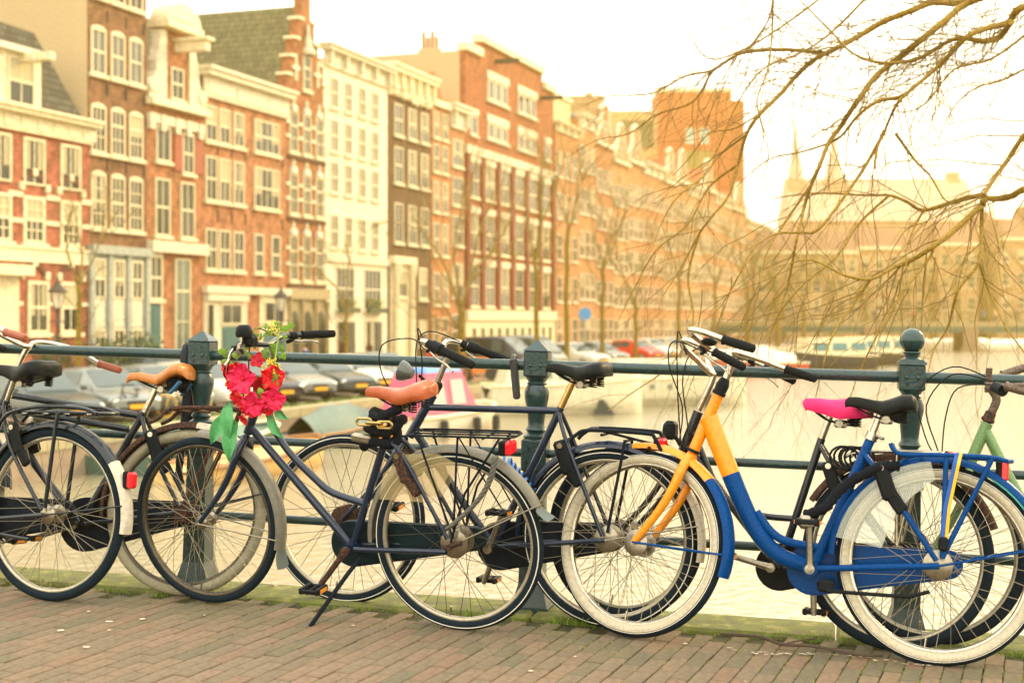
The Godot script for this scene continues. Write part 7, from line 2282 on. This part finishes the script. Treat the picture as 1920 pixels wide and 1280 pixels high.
		g.ball(Vector3(0.1, 0.9, 0), Vector3(0.14, 0.04, 0.09), 8)
		put("saddle", g, mk("car_rubber", rgb(34, 36, 38), 0.8), bk)
		g = Geo.new()
		g.tube(P([[-0.2, 1.05, -0.28], [-0.3, 1.06, 0], [-0.2, 1.05, 0.28]]), 0.02, 6)
		put("handlebar", g, m, bk)
	var cargo := thing("cargo_box", "orange wooden cargo box standing on the quay by the dark van", "crate", on_quay(65.5, 2.6, 0.5))
	g = Geo.new()
	g.hexa([Vector3(-0.8, 0.35, -0.35), Vector3(0.8, 0.35, -0.35), Vector3(0.8, 0.35, 0.35), Vector3(-0.8, 0.35, 0.35), Vector3(-1.1, 1.05, -0.45), Vector3(1.1, 1.05, -0.45), Vector3(1.1, 1.05, 0.45), Vector3(-1.1, 1.05, 0.45)])
	put("box", g, mk("cargo_orange", rgb(214, 122, 40), 0.6), cargo)
	for x in [-0.6, 0.6]:
		g = Geo.new()
		g.lathe([Vector2(0, -0.04), Vector2(0.3, -0.04), Vector2(0.3, 0.04), Vector2(0, 0.04)], 16, Transform3D(Basis(Vector3.RIGHT, PI / 2), Vector3(x, 0.3, 0.42)))
		put("wheel", g, MT["car_rubber"], cargo)
	# people on the far bridge
	var tints := [rgb(60, 60, 70), rgb(214, 66, 60), rgb(170, 160, 140), rgb(70, 90, 120), rgb(222, 176, 140), rgb(90, 80, 70)]
	var xs := [1640, 1712, 1786, 1846, 1868, 1908]
	var lbl := ["person in dark clothes on the far bridge, leftmost", "person in red on the far bridge left of the ball post", "person in beige on the far bridge above the first pier", "person in blue on the far bridge near the right", "person in peach on the far bridge between two others", "person in brown on the far bridge, rightmost"]
	for k in xs.size():
		var z := 178.0
		person(lbl[k], Transform3D(Basis(Vector3.UP, k * 1.3), Vector3((xs[k] - 960) * z / F, EYE - 0.25, -z)), tints[k], rgb(56, 58, 66), 0.12)

# ---------------------------------------------------------------- boats
func hull(g: Geo, L: float, W: float, h0: float, h1: float, sharp := 0.5) -> void:   # x forward, bow at +x
	var rows := []
	for i in 15:
		var t := i / 14.0
		var x := (t - 0.5) * L
		var w := W / 2 * (1.0 if t < sharp else sqrt(maxf(0.0, 1.0 - pow((t - sharp) / (1.0 - sharp), 2.0)))) * (0.86 + 0.14 * minf(1.0, t * 5.0))
		var y := lerpf(h0, h1, pow(t, 2.2))
		rows.append([Vector3(x, y, -w), Vector3(x, y * 0.45, -w * 0.93), Vector3(x, -0.25, -w * 0.72), Vector3(x, -0.3, 0), Vector3(x, -0.25, w * 0.72), Vector3(x, y * 0.45, w * 0.93), Vector3(x, y, w)])
	g.sheet(rows)
	for j in 6: g.flat(Vector3(-L / 2, h0 * 0.5, 0), rows[0][j], rows[0][j + 1], Vector3.LEFT)
	for i in 14: g.quad(rows[i][0] - Vector3(0, 0.1, 0), rows[i][6] - Vector3(0, 0.1, 0), rows[i + 1][6] - Vector3(0, 0.1, 0), rows[i + 1][0] - Vector3(0, 0.1, 0), Vector3.UP)

func gunwale(b: Node3D, L: float, W: float, h0: float, h1: float, sharp: float, r: float, m: Material) -> void:
	var g := Geo.new()
	for s in [-1.0, 1.0]:
		var p := []
		for i in 15:
			var t := i / 14.0
			var w := W / 2 * (1.0 if t < sharp else sqrt(maxf(0.0, 1.0 - pow((t - sharp) / (1.0 - sharp), 2.0)))) * (0.86 + 0.14 * minf(1.0, t * 5.0))
			p.append(Vector3((t - 0.5) * L, lerpf(h0, h1, pow(t, 2.2)), s * w))
		g.tube(p, r, 6)
	put("gunwale", g, m, b)

func afloat(x: float, z: float, turn: float) -> Transform3D:
	return Transform3D(Basis(Vector3.UP, turn), Vector3(x, WATER, -z))

func tarp(b: Node3D, called: String, L: float, W: float, y0: float, peak: float, m: Material, sd: int) -> void:
	var fr := RandomNumberGenerator.new(); fr.seed = sd
	var rows := []
	for i in 13:
		var t := i / 12.0
		var x := (t - 0.5) * L
		var e := sin(PI * clampf(t, 0.04, 0.96))
		var h := peak * (0.45 + 0.55 * e) * (1.0 - 0.12 * absf(sin(t * 9.0))) + fr.randf_range(-0.04, 0.04)
		var w := W / 2 * pow(e, 0.35)
		var r := []
		for k in [-1.0, -0.93, -0.6, -0.25, 0.0, 0.25, 0.6, 0.93, 1.0]:
			r.append(Vector3(x, y0 - (0.18 if absf(k) == 1.0 else 0.0) + h * (1.0 - pow(absf(k), 1.5)) + fr.randf_range(-0.02, 0.02), k * w))
		rows.append(r)
	var g := Geo.new()
	g.sheet(rows)
	put(called, g, m, b)

func build_boats() -> void:
	var wood := mk("boat_wood", rgb(150, 104, 58), 0.5, 0.0, "mottle", 2.0)
	var rope := mk("rope", rgb(200, 186, 140), 0.9)
	var along := atan2(0.9438, 0.3304)   # bow pointing up the canal
	# small boat under a grey green tarpaulin
	var b := thing("covered_boat", "small boat under a grey green tarpaulin moored at the wall left of the orange saddle", "boat", afloat(-5.35, 43.6, along), "boats along the left quay")
	var g := Geo.new()
	hull(g, 5.2, 1.9, 0.4, 0.6)
	put("hull", g, mk("hull_grey", rgb(96, 104, 98), 0.5), b)
	tarp(b, "tarpaulin", 4.8, 1.9, 0.45, 0.75, mk("tarp_grey", rgb(100, 120, 112), 0.7, 0.0, "mottle", 1.0), 4)
	gunwale(b, 5.2, 1.9, 0.4, 0.6, 0.5, 0.04, wood)
	# orange boat
	b = thing("orange_boat", "small orange rowing boat moored left of the pink boat", "boat", afloat(-4.35, 45.2, along * 0.62), "boats along the left quay")
	g = Geo.new()
	hull(g, 4.2, 1.5, 0.42, 0.75)
	put("hull", g, mk("hull_orange", rgb(240, 158, 28), 0.4), b)
	gunwale(b, 4.2, 1.5, 0.42, 0.75, 0.5, 0.035, mk("hull_cream", rgb(222, 210, 172), 0.5))
	for x in [-0.9, 0.4]:
		g = Geo.new()
		g.cbox(Vector3(x, 0.36, 0), Vector3(0.25, 0.04, 1.3), 0.01)
		put("bench", g, wood, b)
	# dark green long boats under tarps further left, behind the wheels
	b = thing("green_boat", "long open boat with a dark green cover behind the left bicycle wheels", "boat", afloat(-8.2, 37.4, along), "boats along the left quay")
	g = Geo.new()
	hull(g, 7.5, 2.2, 0.5, 0.8)
	put("hull", g, mk("hull_green", rgb(60, 88, 78), 0.5), b)
	tarp(b, "tarpaulin", 5.4, 2.1, 0.5, 0.5, mk("tarp_green", rgb(92, 122, 108), 0.7), 6)
	gunwale(b, 7.5, 2.2, 0.5, 0.8, 0.5, 0.06, mk("hull_cream", rgb(222, 210, 172), 0.5))
	b = thing("tan_boat", "tan wooden boat low on the water behind the left railing post", "boat", afloat(-6.3, 34.6, along * 0.95), "boats along the left quay")
	g = Geo.new()
	hull(g, 6.0, 1.9, 0.4, 0.7)
	put("hull", g, mk("hull_tan", rgb(206, 168, 106), 0.5), b)
	gunwale(b, 6.0, 1.9, 0.4, 0.7, 0.5, 0.05, wood)
	for x in [-1.6, -0.4, 0.9]:
		g = Geo.new()
		g.cbox(Vector3(x, 0.34, 0), Vector3(0.28, 0.04, 1.6), 0.01)
		put("bench", g, wood, b)
	# pink boat
	b = thing("pink_boat", "cabin boat under a pink and blue cover, white rubbing strip and black fenders", "boat", afloat(-2.35, 47.4, along * 0.85), "boats along the left quay")
	g = Geo.new()
	hull(g, 5.6, 2.3, 0.6, 0.85, 0.6)
	put("hull", g, mk("hull_white", rgb(222, 212, 190), 0.4), b)
	gunwale(b, 5.6, 2.3, 0.6, 0.85, 0.6, 0.07, mk("hull_cream", rgb(222, 210, 172), 0.5))
	var pk := mk("pink_cover", rgb(214, 92, 122), 0.65, 0.0, "mottle", 1.0)
	g = Geo.new()
	g.hexa([Vector3(-2.3, 0.62, -0.9), Vector3(1.0, 0.66, -0.85), Vector3(1.0, 0.66, 0.85), Vector3(-2.3, 0.62, 0.9), Vector3(-1.9, 2.0, -0.62), Vector3(0.3, 2.0, -0.6), Vector3(0.3, 2.0, 0.6), Vector3(-1.9, 2.0, 0.62)])
	put("cover", g, pk, b)
	g = Geo.new()
	for x in [-1.4, -0.2]:
		for s in [-1.0, 1.0]:
			g.hexa([Vector3(x - 0.4, 0.95, s * 0.83), Vector3(x + 0.4, 0.95, s * 0.83), Vector3(x + 0.4, 0.95, s * 0.85), Vector3(x - 0.4, 0.95, s * 0.85), Vector3(x - 0.36, 1.75, s * 0.67), Vector3(x + 0.36, 1.75, s * 0.67), Vector3(x + 0.36, 1.75, s * 0.7), Vector3(x - 0.36, 1.75, s * 0.7)])
	put("cover_window", g, mk("soft_window", rgb(226, 170, 160), 0.25), b)
	g = Geo.new()
	g.hexa([Vector3(-1.95, 2.0, -0.64), Vector3(0.35, 2.0, -0.62), Vector3(0.35, 2.0, 0.62), Vector3(-1.95, 2.0, 0.64), Vector3(-1.8, 2.14, -0.5), Vector3(0.2, 2.14, -0.5), Vector3(0.2, 2.14, 0.5), Vector3(-1.8, 2.14, 0.5)])
	put("cover_top", g, mk("blue_cover", rgb(76, 132, 190), 0.6), b)
	for x in [-1.7, 0.3, 1.5]:
		g = Geo.new()
		g.lathe([Vector2(0, -0.3), Vector2(0.12, -0.26), Vector2(0.14, 0.0), Vector2(0.12, 0.26), Vector2(0, 0.3)], 10, Transform3D(Basis.IDENTITY, Vector3(x, 0.22, 1.22)))
		put("fender", g, mk("car_rubber", rgb(34, 36, 38), 0.8), b)
	# two white cruisers
	var wh := mk("hull_white_b", rgb(226, 216, 186), 0.4, 0.0, "mottle", 0.6)
	for q in [[2.1, 56.5, 6.4, "white cabin cruiser with faint lettering behind the black saddle"], [7.0, 62.5, 7.0, "white cabin cruiser with portholes right of the other cruiser"]]:
		b = thing("cabin_cruiser", q[3], "boat", afloat(q[0], q[1], 0.22), "boats along the left quay")
		g = Geo.new()
		hull(g, q[2], 2.6, 1.15, 1.45, 0.62)
		put("hull", g, wh, b)
		gunwale(b, q[2], 2.6, 1.15, 1.45, 0.62, 0.06, mk("hull_cream", rgb(222, 210, 172), 0.5))
		g = Geo.new()
		g.hexa([Vector3(-q[2] * 0.42, 1.12, -1.0), Vector3(q[2] * 0.22, 1.2, -0.95), Vector3(q[2] * 0.22, 1.2, 0.95), Vector3(-q[2] * 0.42, 1.12, 1.0), Vector3(-q[2] * 0.38, 2.0, -0.85), Vector3(q[2] * 0.1, 2.0, -0.8), Vector3(q[2] * 0.1, 2.0, 0.8), Vector3(-q[2] * 0.38, 2.0, 0.85)])
		put("cabin", g, wh, b)
		for k in 3:
			g = Geo.new()
			g.cbox(Vector3(-q[2] * 0.32 + k * q[2] * 0.15, 1.62, 0.93), Vector3(q[2] * 0.11, 0.4, 0.04), 0.01, Basis(Vector3.RIGHT, -0.17))
			put("window", g, mk("boat_glass", rgb(118, 128, 108), 0.1), b)
		g = Geo.new()
		g.hexa([Vector3(q[2] * 0.12, -0.25, 1.33), Vector3(q[2] * 0.12 + 1.1, -0.25, 1.33), Vector3(q[2] * 0.12 + 1.1, -0.25, 1.15), Vector3(q[2] * 0.12, -0.25, 1.15), Vector3(q[2] * 0.12 + 0.3, 0.6, 1.34), Vector3(q[2] * 0.12 + 0.45, 0.6, 1.34), Vector3(q[2] * 0.12 + 0.45, 0.6, 1.15), Vector3(q[2] * 0.12 + 0.3, 0.6, 1.15)])
		put("fender_board", g, mk("slate_board", rgb(48, 56, 54), 0.7), b)
		g = Geo.new()
		g.cbox(Vector3(-0.2, 0.3, 1.27), Vector3(q[2] * 0.7, 0.06, 0.05), 0.01)
		put("rubbing_strake", g, mk("strake", rgb(150, 146, 116), 0.6), b)
		for k in 2:
			g = Geo.new()
			g.lathe([Vector2(0, 0), Vector2(0.12, 0), Vector2(0.12, 0.03), Vector2(0, 0.03)], 14, Transform3D(Basis(Vector3.RIGHT, PI / 2), Vector3(-1.3 + k * 0.8, 0.85, 1.29)))
			if q[1] > 60: put("porthole", g, mk("boat_glass", rgb(118, 128, 108), 0.1), b)
	# blue houseboats far up
	var blue := mk("hull_blue", rgb(22, 36, 56), 0.4)
	var cb := mk("cabin_cream", rgb(224, 206, 164), 0.6)
	for q in [[23.0, 108.0, 9.5, 0.75, "dark blue houseboat with cream cabin, nearer of two"], [29.0, 118.0, 9.0, 0.75, "dark blue houseboat with teal windows, farther of two"]]:
		b = thing("houseboat", q[4], "houseboat", afloat(q[0], q[1], PI + 0.3), "boats along the left quay")
		g = Geo.new()
		hull(g, q[2], 3.2, 1.0, 1.75, 0.6)
		put("hull", g, blue, b)
		gunwale(b, q[2], 3.2, 1.0, 1.75, 0.6, 0.09, mk("hull_cream", rgb(222, 210, 172), 0.5))
		g = Geo.new()
		g.hexa([Vector3(-q[2] * 0.42, 0.95, -1.2), Vector3(q[2] * 0.15, 0.95, -1.2), Vector3(q[2] * 0.15, 0.95, 1.2), Vector3(-q[2] * 0.42, 0.95, 1.2), Vector3(-q[2] * 0.4, 2.35, -1.05), Vector3(q[2] * 0.1, 2.35, -1.05), Vector3(q[2] * 0.1, 2.35, 1.05), Vector3(-q[2] * 0.4, 2.35, 1.05)])
		put("cabin", g, cb, b)
		for k in 3:
			for s in [-1.0, 1.0]:
				g = Geo.new()
				g.cbox(Vector3(-q[2] * 0.33 + k * q[2] * 0.17, 1.7, s * 1.14), Vector3(q[2] * 0.13, 0.6, 0.06), 0.02, Basis(Vector3.RIGHT, -s * 0.1))
				put("window", g, mk("teal_glass", rgb(60, 120, 128), 0.12), b)
	b = thing("tarped_barge", "barge with a white tarpaulin and red bow behind chrome handlebars", "boat", afloat(16.2, 96.0, PI + 0.5), "boats along the left quay")
	g = Geo.new()
	hull(g, 8.0, 2.8, 0.8, 1.2)
	put("hull", g, mk("hull_red", rgb(196, 70, 56), 0.5), b)
	tarp(b, "tarpaulin", 7.0, 2.7, 0.85, 1.2, mk("tarp_white", rgb(232, 222, 196), 0.7), 9)
	gunwale(b, 8.0, 2.8, 0.8, 1.2, 0.5, 0.07, mk("hull_cream", rgb(222, 210, 172), 0.5))
	# mooring rope of the pink boat
	g = Geo.new()
	g.tube(P([[-4.6, WATER + 0.6, -46.4], [-6.2, QUAY + 0.05, -46.0]]), 0.03, 6)
	one("mooring_rope", g, rope, "taut pale mooring rope from the quay to the pink boat", "rope")

# ---------------------------------------------------------------- trees
func twig(g: Geo, p: Vector3, d: Vector3, L: float, r: float, depth: int, rn: RandomNumberGenerator, droop: float, sides: int) -> void:
	var pts := [p]
	var n := 5
	var q := p
	var dir := d
	for i in n:
		dir = (dir + Vector3(rn.randfn(), rn.randfn(), rn.randfn()) * 0.16 + Vector3.UP * droop).normalized()
		q += dir * L / n
		pts.append(q)
	g.tube(pts, taper(r, r * 0.5, pts.size()), sides, false)
	if depth <= 0: return
	var kids := 3 if depth > 1 else 3
	for k in kids:
		var t := rn.randf_range(0.3, 1.0)
		var i := int(t * n)
		var at: Vector3 = pts[mini(i, n)]
		var ax := Vector3(rn.randfn(), rn.randfn(), rn.randfn()).cross(dir).normalized()
		var nd := dir.rotated(ax, rn.randf_range(0.3, 0.7))
		twig(g, at, nd, L * rn.randf_range(0.5, 0.75), r * 0.45, depth - 1, rn, droop, maxi(3, sides - 1))

func bare_tree(label: String, at: Transform3D, H: float, r: float, sd: int, fork_y: float, depth := 4) -> void:
	var rn := RandomNumberGenerator.new(); rn.seed = sd
	var b := thing("bare_tree", label, "tree", at, "bare trees along the left quay")
	var bark := mk("bark", Color(1, 1, 1), 0.95, 0.0, "bark", 0.8)
	var g := Geo.new()
	var pts := []
	for i in 9:
		var t := i / 8.0
		pts.append(Vector3(rn.randfn() * 0.05 * t * r * 8, t * fork_y, rn.randfn() * 0.05 * t * r * 8))
	g.tube(pts, taper(r, r * 0.72, 9), 10)
	put("trunk", g, bark, b)
	g = Geo.new()
	var n := 4 if r > 0.15 else 3
	for k in n:
		var a := TAU * k / n + rn.randf()
		var d := Vector3(cos(a) * 0.3, 1.0, sin(a) * 0.3).normalized()
		twig(g, pts[8] - Vector3.UP * rn.randf() * fork_y * 0.15, d, (H - fork_y) * rn.randf_range(0.45, 0.6), r * 0.4, depth, rn, 0.07, 6)
	for k in 5:
		var a := rn.randf() * TAU
		twig(g, pts[rn.randi_range(4, 7)], Vector3(cos(a), 0.7, sin(a)).normalized(), (H - fork_y) * 0.25, r * 0.2, 2, rn, 0.05, 4)
	put("crown", g, mk("branch_bark", rgb(128, 108, 60), 0.95), b)

func build_trees() -> void:
	var t := [[41.1, 5.6, 9.5, 0.1, 11, 4.0, 3, "slender bare young tree before the red house"], [55.3, 4.0, 8.6, 0.09, 12, 3.6, 3, "slender bare sapling before the white house"], [65.3, 3.2, 14.5, 0.21, 13, 3.6, 4, "large bare tree with spreading limbs left of the red warehouse"],
		[74.0, 2.6, 14.0, 0.16, 14, 6.5, 4, "bare tree with straight trunk before the red warehouse's middle"], [79.1, 2.6, 15.0, 0.16, 15, 8.0, 4, "bare tree with straight trunk before the red warehouse's right end"], [86.0, 2.6, 15.0, 0.16, 16, 6.5, 4, "bare tree right of the red warehouse beside the blue sign"],
		[93.7, 2.6, 14.0, 0.16, 17, 4.0, 4, "bare tree with a low fork before the curled gables"], [106.0, 2.6, 15.0, 0.16, 18, 6.0, 4, "bare tree before the bell gables"], [119.0, 2.6, 15.0, 0.16, 19, 6.0, 4, "bare tree before the brick tower"], [134.0, 2.6, 15.0, 0.28, 20, 6.0, 4, "bare tree right of the brick tower"], [151.0, 2.6, 15.0, 0.28, 21, 6.0, 4, "bare tree near the far bridge's left end"], [170.0, 2.6, 16.0, 0.28, 22, 5.0, 4, "bare tree at the far bridge's left end"]]
	for q in t:
		bare_tree(q[7], on_quay(q[0], q[1], 0.0), q[2], q[3], q[4], q[5], q[6])
	for q: Array in [[1560, 205, 16.0, 31, "bare tree beyond the far bridge under the church spires"], [1690, 208, 15.0, 32, "bare tree beyond the far bridge before the church roof"], [1470, 203, 15.0, 41, "golden bare tree beyond the far bridge, leftmost of those before the houses"], [1625, 204, 13.0, 42, "low bare tree beyond the far bridge between the spires and the church roof"], [1745, 204, 16.0, 43, "taller bare tree beyond the far bridge before the church roof's middle"], [1855, 207, 15.0, 44, "bare tree beyond the far bridge at the church roof's right end"], [1800, 206, 14.0, 33, "bare tree beyond the far bridge before the dark brick house"], [1960, 130, 24.0, 34, "tall bare tree rising at the right edge"]]:
		bare_tree(q[4], Transform3D(Basis.IDENTITY, Vector3((q[0] - 960) * q[1] / F, QUAY, -q[1])), q[2], 0.3, q[3], 4.0, 4)

# ---------------------------------------------------------------- the tree whose branches hang over the canal
func limb_at(px: float, py: float, z: float) -> Vector3:
	return Vector3((px - 960.0) / F * z, EYE - (py - 600.0) / F * z, -z)

func build_branches() -> void:
	var b := thing("overhanging_tree", "bare tree at the right whose drooping branches hang over the canal", "tree")
	var bark := mk("limb_bark", Color(1, 1, 1), 0.9, 0.0, "bloom_tinted_bark", 5.0, "grain_n", 0.8)  # limb colour includes the painted glow of the sky behind
	var root := Vector3(6.9, QUAY, -9.6)
	var g := Geo.new()
	g.tube(smooth([root, root + Vector3(0.05, 1.6, 0.05), root + Vector3(-0.05, 3.2, 0.1), root + Vector3(-0.2, 5.0, 0.0), root + Vector3(-0.1, 7.2, -0.2)], 4), taper(0.34, 0.16, 17), 14)
	put("trunk", g, bark, b)
	var top := root + Vector3(-0.2, 5.0, 0.0)
	var mid := root + Vector3(-0.05, 3.2, 0.1)
	# limbs: pixels on the photograph turned to metres at each limb's own distance: [z0, z1, r0, r1, points]
	var limbs := [
		[8.6, 8.2, 0.034, 0.006, [[1912, 16], [1892, 41], [1851, 53], [1814, 69], [1774, 110], [1749, 134], [1701, 175], [1680, 199], [1660, 244], [1644, 284], [1642, 317]], "top"],
		[8.5, 8.7, 0.028, 0.006, [[1896, 41], [1875, 69], [1843, 77], [1798, 71], [1762, 87], [1721, 110], [1660, 118], [1603, 102], [1560, 60], [1500, 0]], ""],
		[8.3, 8.9, 0.02, 0.004, [[1701, 175], [1684, 183], [1644, 191], [1607, 219], [1571, 260], [1506, 284], [1440, 300], [1380, 350]], ""],
		[9.0, 8.2, 0.032, 0.007, [[1860, -10], [1810, 8], [1774, 37], [1725, 77], [1688, 106], [1644, 142], [1619, 175], [1599, 203], [1575, 240], [1554, 268], [1538, 309], [1522, 345], [1510, 382], [1502, 418], [1493, 455], [1481, 520], [1470, 560], [1440, 640]], "top"],
		[9.4, 8.4, 0.034, 0.005, [[1850, -30], [1798, 4], [1749, 4], [1709, 20], [1656, 41], [1615, 65], [1571, 89], [1530, 110], [1493, 142], [1465, 175], [1424, 215], [1400, 252], [1384, 309], [1367, 366], [1335, 406], [1311, 439], [1278, 500], [1240, 560]], "top"],
		[9.0, 9.8, 0.019, 0.003, [[1546, 99], [1473, 93], [1400, 97], [1367, 112], [1335, 132], [1286, 142], [1254, 160], [1213, 177], [1140, 181], [1090, 200]], ""],
		[8.0, 8.8, 0.032, 0.005, [[1925, 354], [1892, 370], [1855, 372], [1839, 366], [1790, 378], [1733, 394], [1701, 378], [1668, 366], [1627, 366], [1526, 362], [1450, 372]], "mid"],
		[8.0, 7.9, 0.022, 0.016, [[1930, 245], [1890, 300], [1858, 345], [1846, 366]], "top"],
		[7.9, 7.3, 0.027, 0.004, [[1846, 374], [1839, 386], [1790, 431], [1749, 463], [1701, 492], [1676, 501], [1633, 523], [1584, 516], [1521, 487], [1460, 500]], ""],
		[7.5, 7.2, 0.013, 0.003, [[1633, 523], [1604, 564], [1565, 622], [1545, 680], [1530, 745]], ""],
		[7.8, 7.4, 0.017, 0.004, [[1842, 388], [1841, 430], [1836, 492], [1797, 545], [1778, 613], [1750, 660], [1738, 720]], ""],
		[7.6, 7.3, 0.011, 0.003, [[1836, 492], [1855, 545], [1884, 608], [1918, 656], [1950, 700]], ""],
		[7.7, 7.1, 0.013, 0.003, [[1749, 463], [1744, 482], [1700, 540], [1652, 617], [1613, 695], [1590, 760]], ""],
		[8.4, 7.6, 0.016, 0.003, [[1660, 244], [1628, 303], [1589, 361], [1536, 429], [1500, 436], [1458, 438], [1415, 463], [1386, 516], [1352, 574], [1320, 600]], ""],
		[8.0, 7.6, 0.012, 0.004, [[1733, 394], [1718, 420], [1700, 470], [1702, 510]], ""],
		[8.3, 8.0, 0.014, 0.004, [[1680, 250], [1716, 300], [1745, 330], [1770, 372], [1784, 378]], ""],
		[9.0, 8.0, 0.013, 0.003, [[1400, 252], [1350, 290], [1320, 330], [1270, 370], [1240, 420], [1222, 470]], ""],
		[8.4, 7.8, 0.012, 0.003, [[1522, 345], [1470, 420], [1440, 470], [1420, 540], [1390, 610], [1372, 700]], ""],
		[8.8, 8.0, 0.012, 0.003, [[1311, 439], [1290, 520], [1300, 600], [1262, 680], [1180, 740], [1140, 770]], ""],
		[9.2, 8.8, 0.014, 0.003, [[1400, 97], [1440, 40], [1452, -20]], ""],
		[9.0, 8.6, 0.012, 0.003, [[1640, -20], [1560, 60], [1500, 100], [1430, 130], [1380, 200], [1340, 290], [1300, 330]], ""],
		[9.0, 8.4, 0.012, 0.003, [[1450, -20], [1448, 60], [1440, 130], [1420, 190], [1432, 260], [1410, 330]], ""],
		[9.2, 8.8, 0.012, 0.003, [[1560, -20], [1480, 40], [1400, 90], [1330, 110], [1290, 60], [1270, 30]], ""], [9.4, 9.6, 0.012, 0.003, [[1335, 132], [1300, 190], [1230, 215], [1180, 250], [1120, 262], [1070, 290]], ""],
		[8.9, 8.4, 0.012, 0.003, [[1384, 309], [1330, 350], [1290, 420], [1230, 470], [1190, 540], [1160, 600]], ""], [9.0, 8.7, 0.011, 0.003, [[1493, 142], [1440, 200], [1380, 240], [1330, 250], [1290, 300], [1260, 330]], ""],
		[8.2, 7.8, 0.012, 0.003, [[1668, 366], [1610, 420], [1570, 480], [1500, 540], [1450, 610], [1440, 690]], ""], [9.0, 8.6, 0.013, 0.003, [[1930, 60], [1860, 110], [1790, 130], [1740, 190], [1700, 210], [1650, 200]], ""], [8.8, 8.6, 0.012, 0.003, [[1940, 120], [1880, 150], [1830, 165], [1790, 200], [1760, 260]], ""]]
	var rn := RandomNumberGenerator.new(); rn.seed = 404
	var tg := Geo.new()
	var hang := [0]
	for q in limbs:
		var pts := []
		var src: Array = q[4]
		for i in src.size():
			pts.append(limb_at(src[i][0], src[i][1], lerpf(q[0], q[1], float(i) / (src.size() - 1)) + 0.12 * sin(i * 1.7)))
		if q[5] != "":
			var s: Vector3 = top if q[5] == "top" else mid
			var p0: Vector3 = pts[0]
			for t in [0.06, 0.14, 0.3, 0.5, 0.75, 1.0]:
				pts.push_front(p0.lerp(s, t) + Vector3(0, 0.2 * sin(PI * t), 0))
		var sm := smooth(pts, 5)
		var rr := taper(q[2] * (0.95 if q[5] != "" else 0.72), q[3] * 0.7, sm.size())
		for i in rr.size(): rr[i] *= 1.0 + 0.12 * sin(i * 2.3) * rn.randf()
		g = Geo.new()
		g.tube(sm, rr, 9)
		put("limb", g, bark, b)
		# side shoots that droop towards the water, and fine twigs on them
		var L := sm.size()
		for i in range(3, L):
			var high := (sm[i] as Vector3).y > 2.55
			for k in (2 if high else 1):
				if rn.randf() > (0.66 if (sm[i] as Vector3).x > 1.8 else 0.5) * (1.0 if high else 0.6): continue
				var d: Vector3 = ((sm[i] as Vector3) - sm[i - 1]).normalized()
				var ax := Vector3(rn.randfn() * 0.3, rn.randfn() * 0.3, 1.0 if rn.randf() < 0.5 else -1.0).normalized()
				var nd := (d.rotated(ax, rn.randf_range(0.4, 1.2)) + Vector3(-0.2, -0.12, 0)).normalized()
				twig(tg, sm[i], nd, rn.randf_range(0.2, 0.75), minf(rr[i] * 0.4, 0.0034 if high else 0.004), 1 if rn.randf() < 0.75 else 0, rn, -0.04 if high else -0.10, 4)
	# long whips hanging to the water in front of the far bank
	for k in 12:
		var px := rn.randf_range(1290, 1900)
		var p := limb_at(px, rn.randf_range(470, 640), rn.randf_range(7.0, 8.6))
		var pts := [p]
		var d := Vector3(rn.randf_range(-0.5, 0.1), -1, rn.randf_range(-0.2, 0.2)).normalized()
		var n := 10
		var len_ := rn.randf_range(0.35, 0.95)
		for i in n:
			d = (d + Vector3(rn.randfn() * 0.16 - 0.03, -0.08, rn.randfn() * 0.1)).normalized()
			pts.append((pts[-1] as Vector3) + d * len_ / n)
			if i > 2 and rn.randf() < 0.5:
				twig(tg, pts[-1], (d + Vector3(rn.randfn() * 0.7, 0.1, rn.randfn() * 0.3)).normalized(), rn.randf_range(0.1, 0.3), 0.0016, 1, rn, -0.05, 3)
		tg.tube(pts, taper(0.0034, 0.0014, pts.size()), 4, false)
	var t := put("twigs", tg, mk("twig_bark", rgb(116, 92, 34), 0.9), b)  # twig colour also carries the painted golden sky glow
	t.set_meta("kind", "stuff")
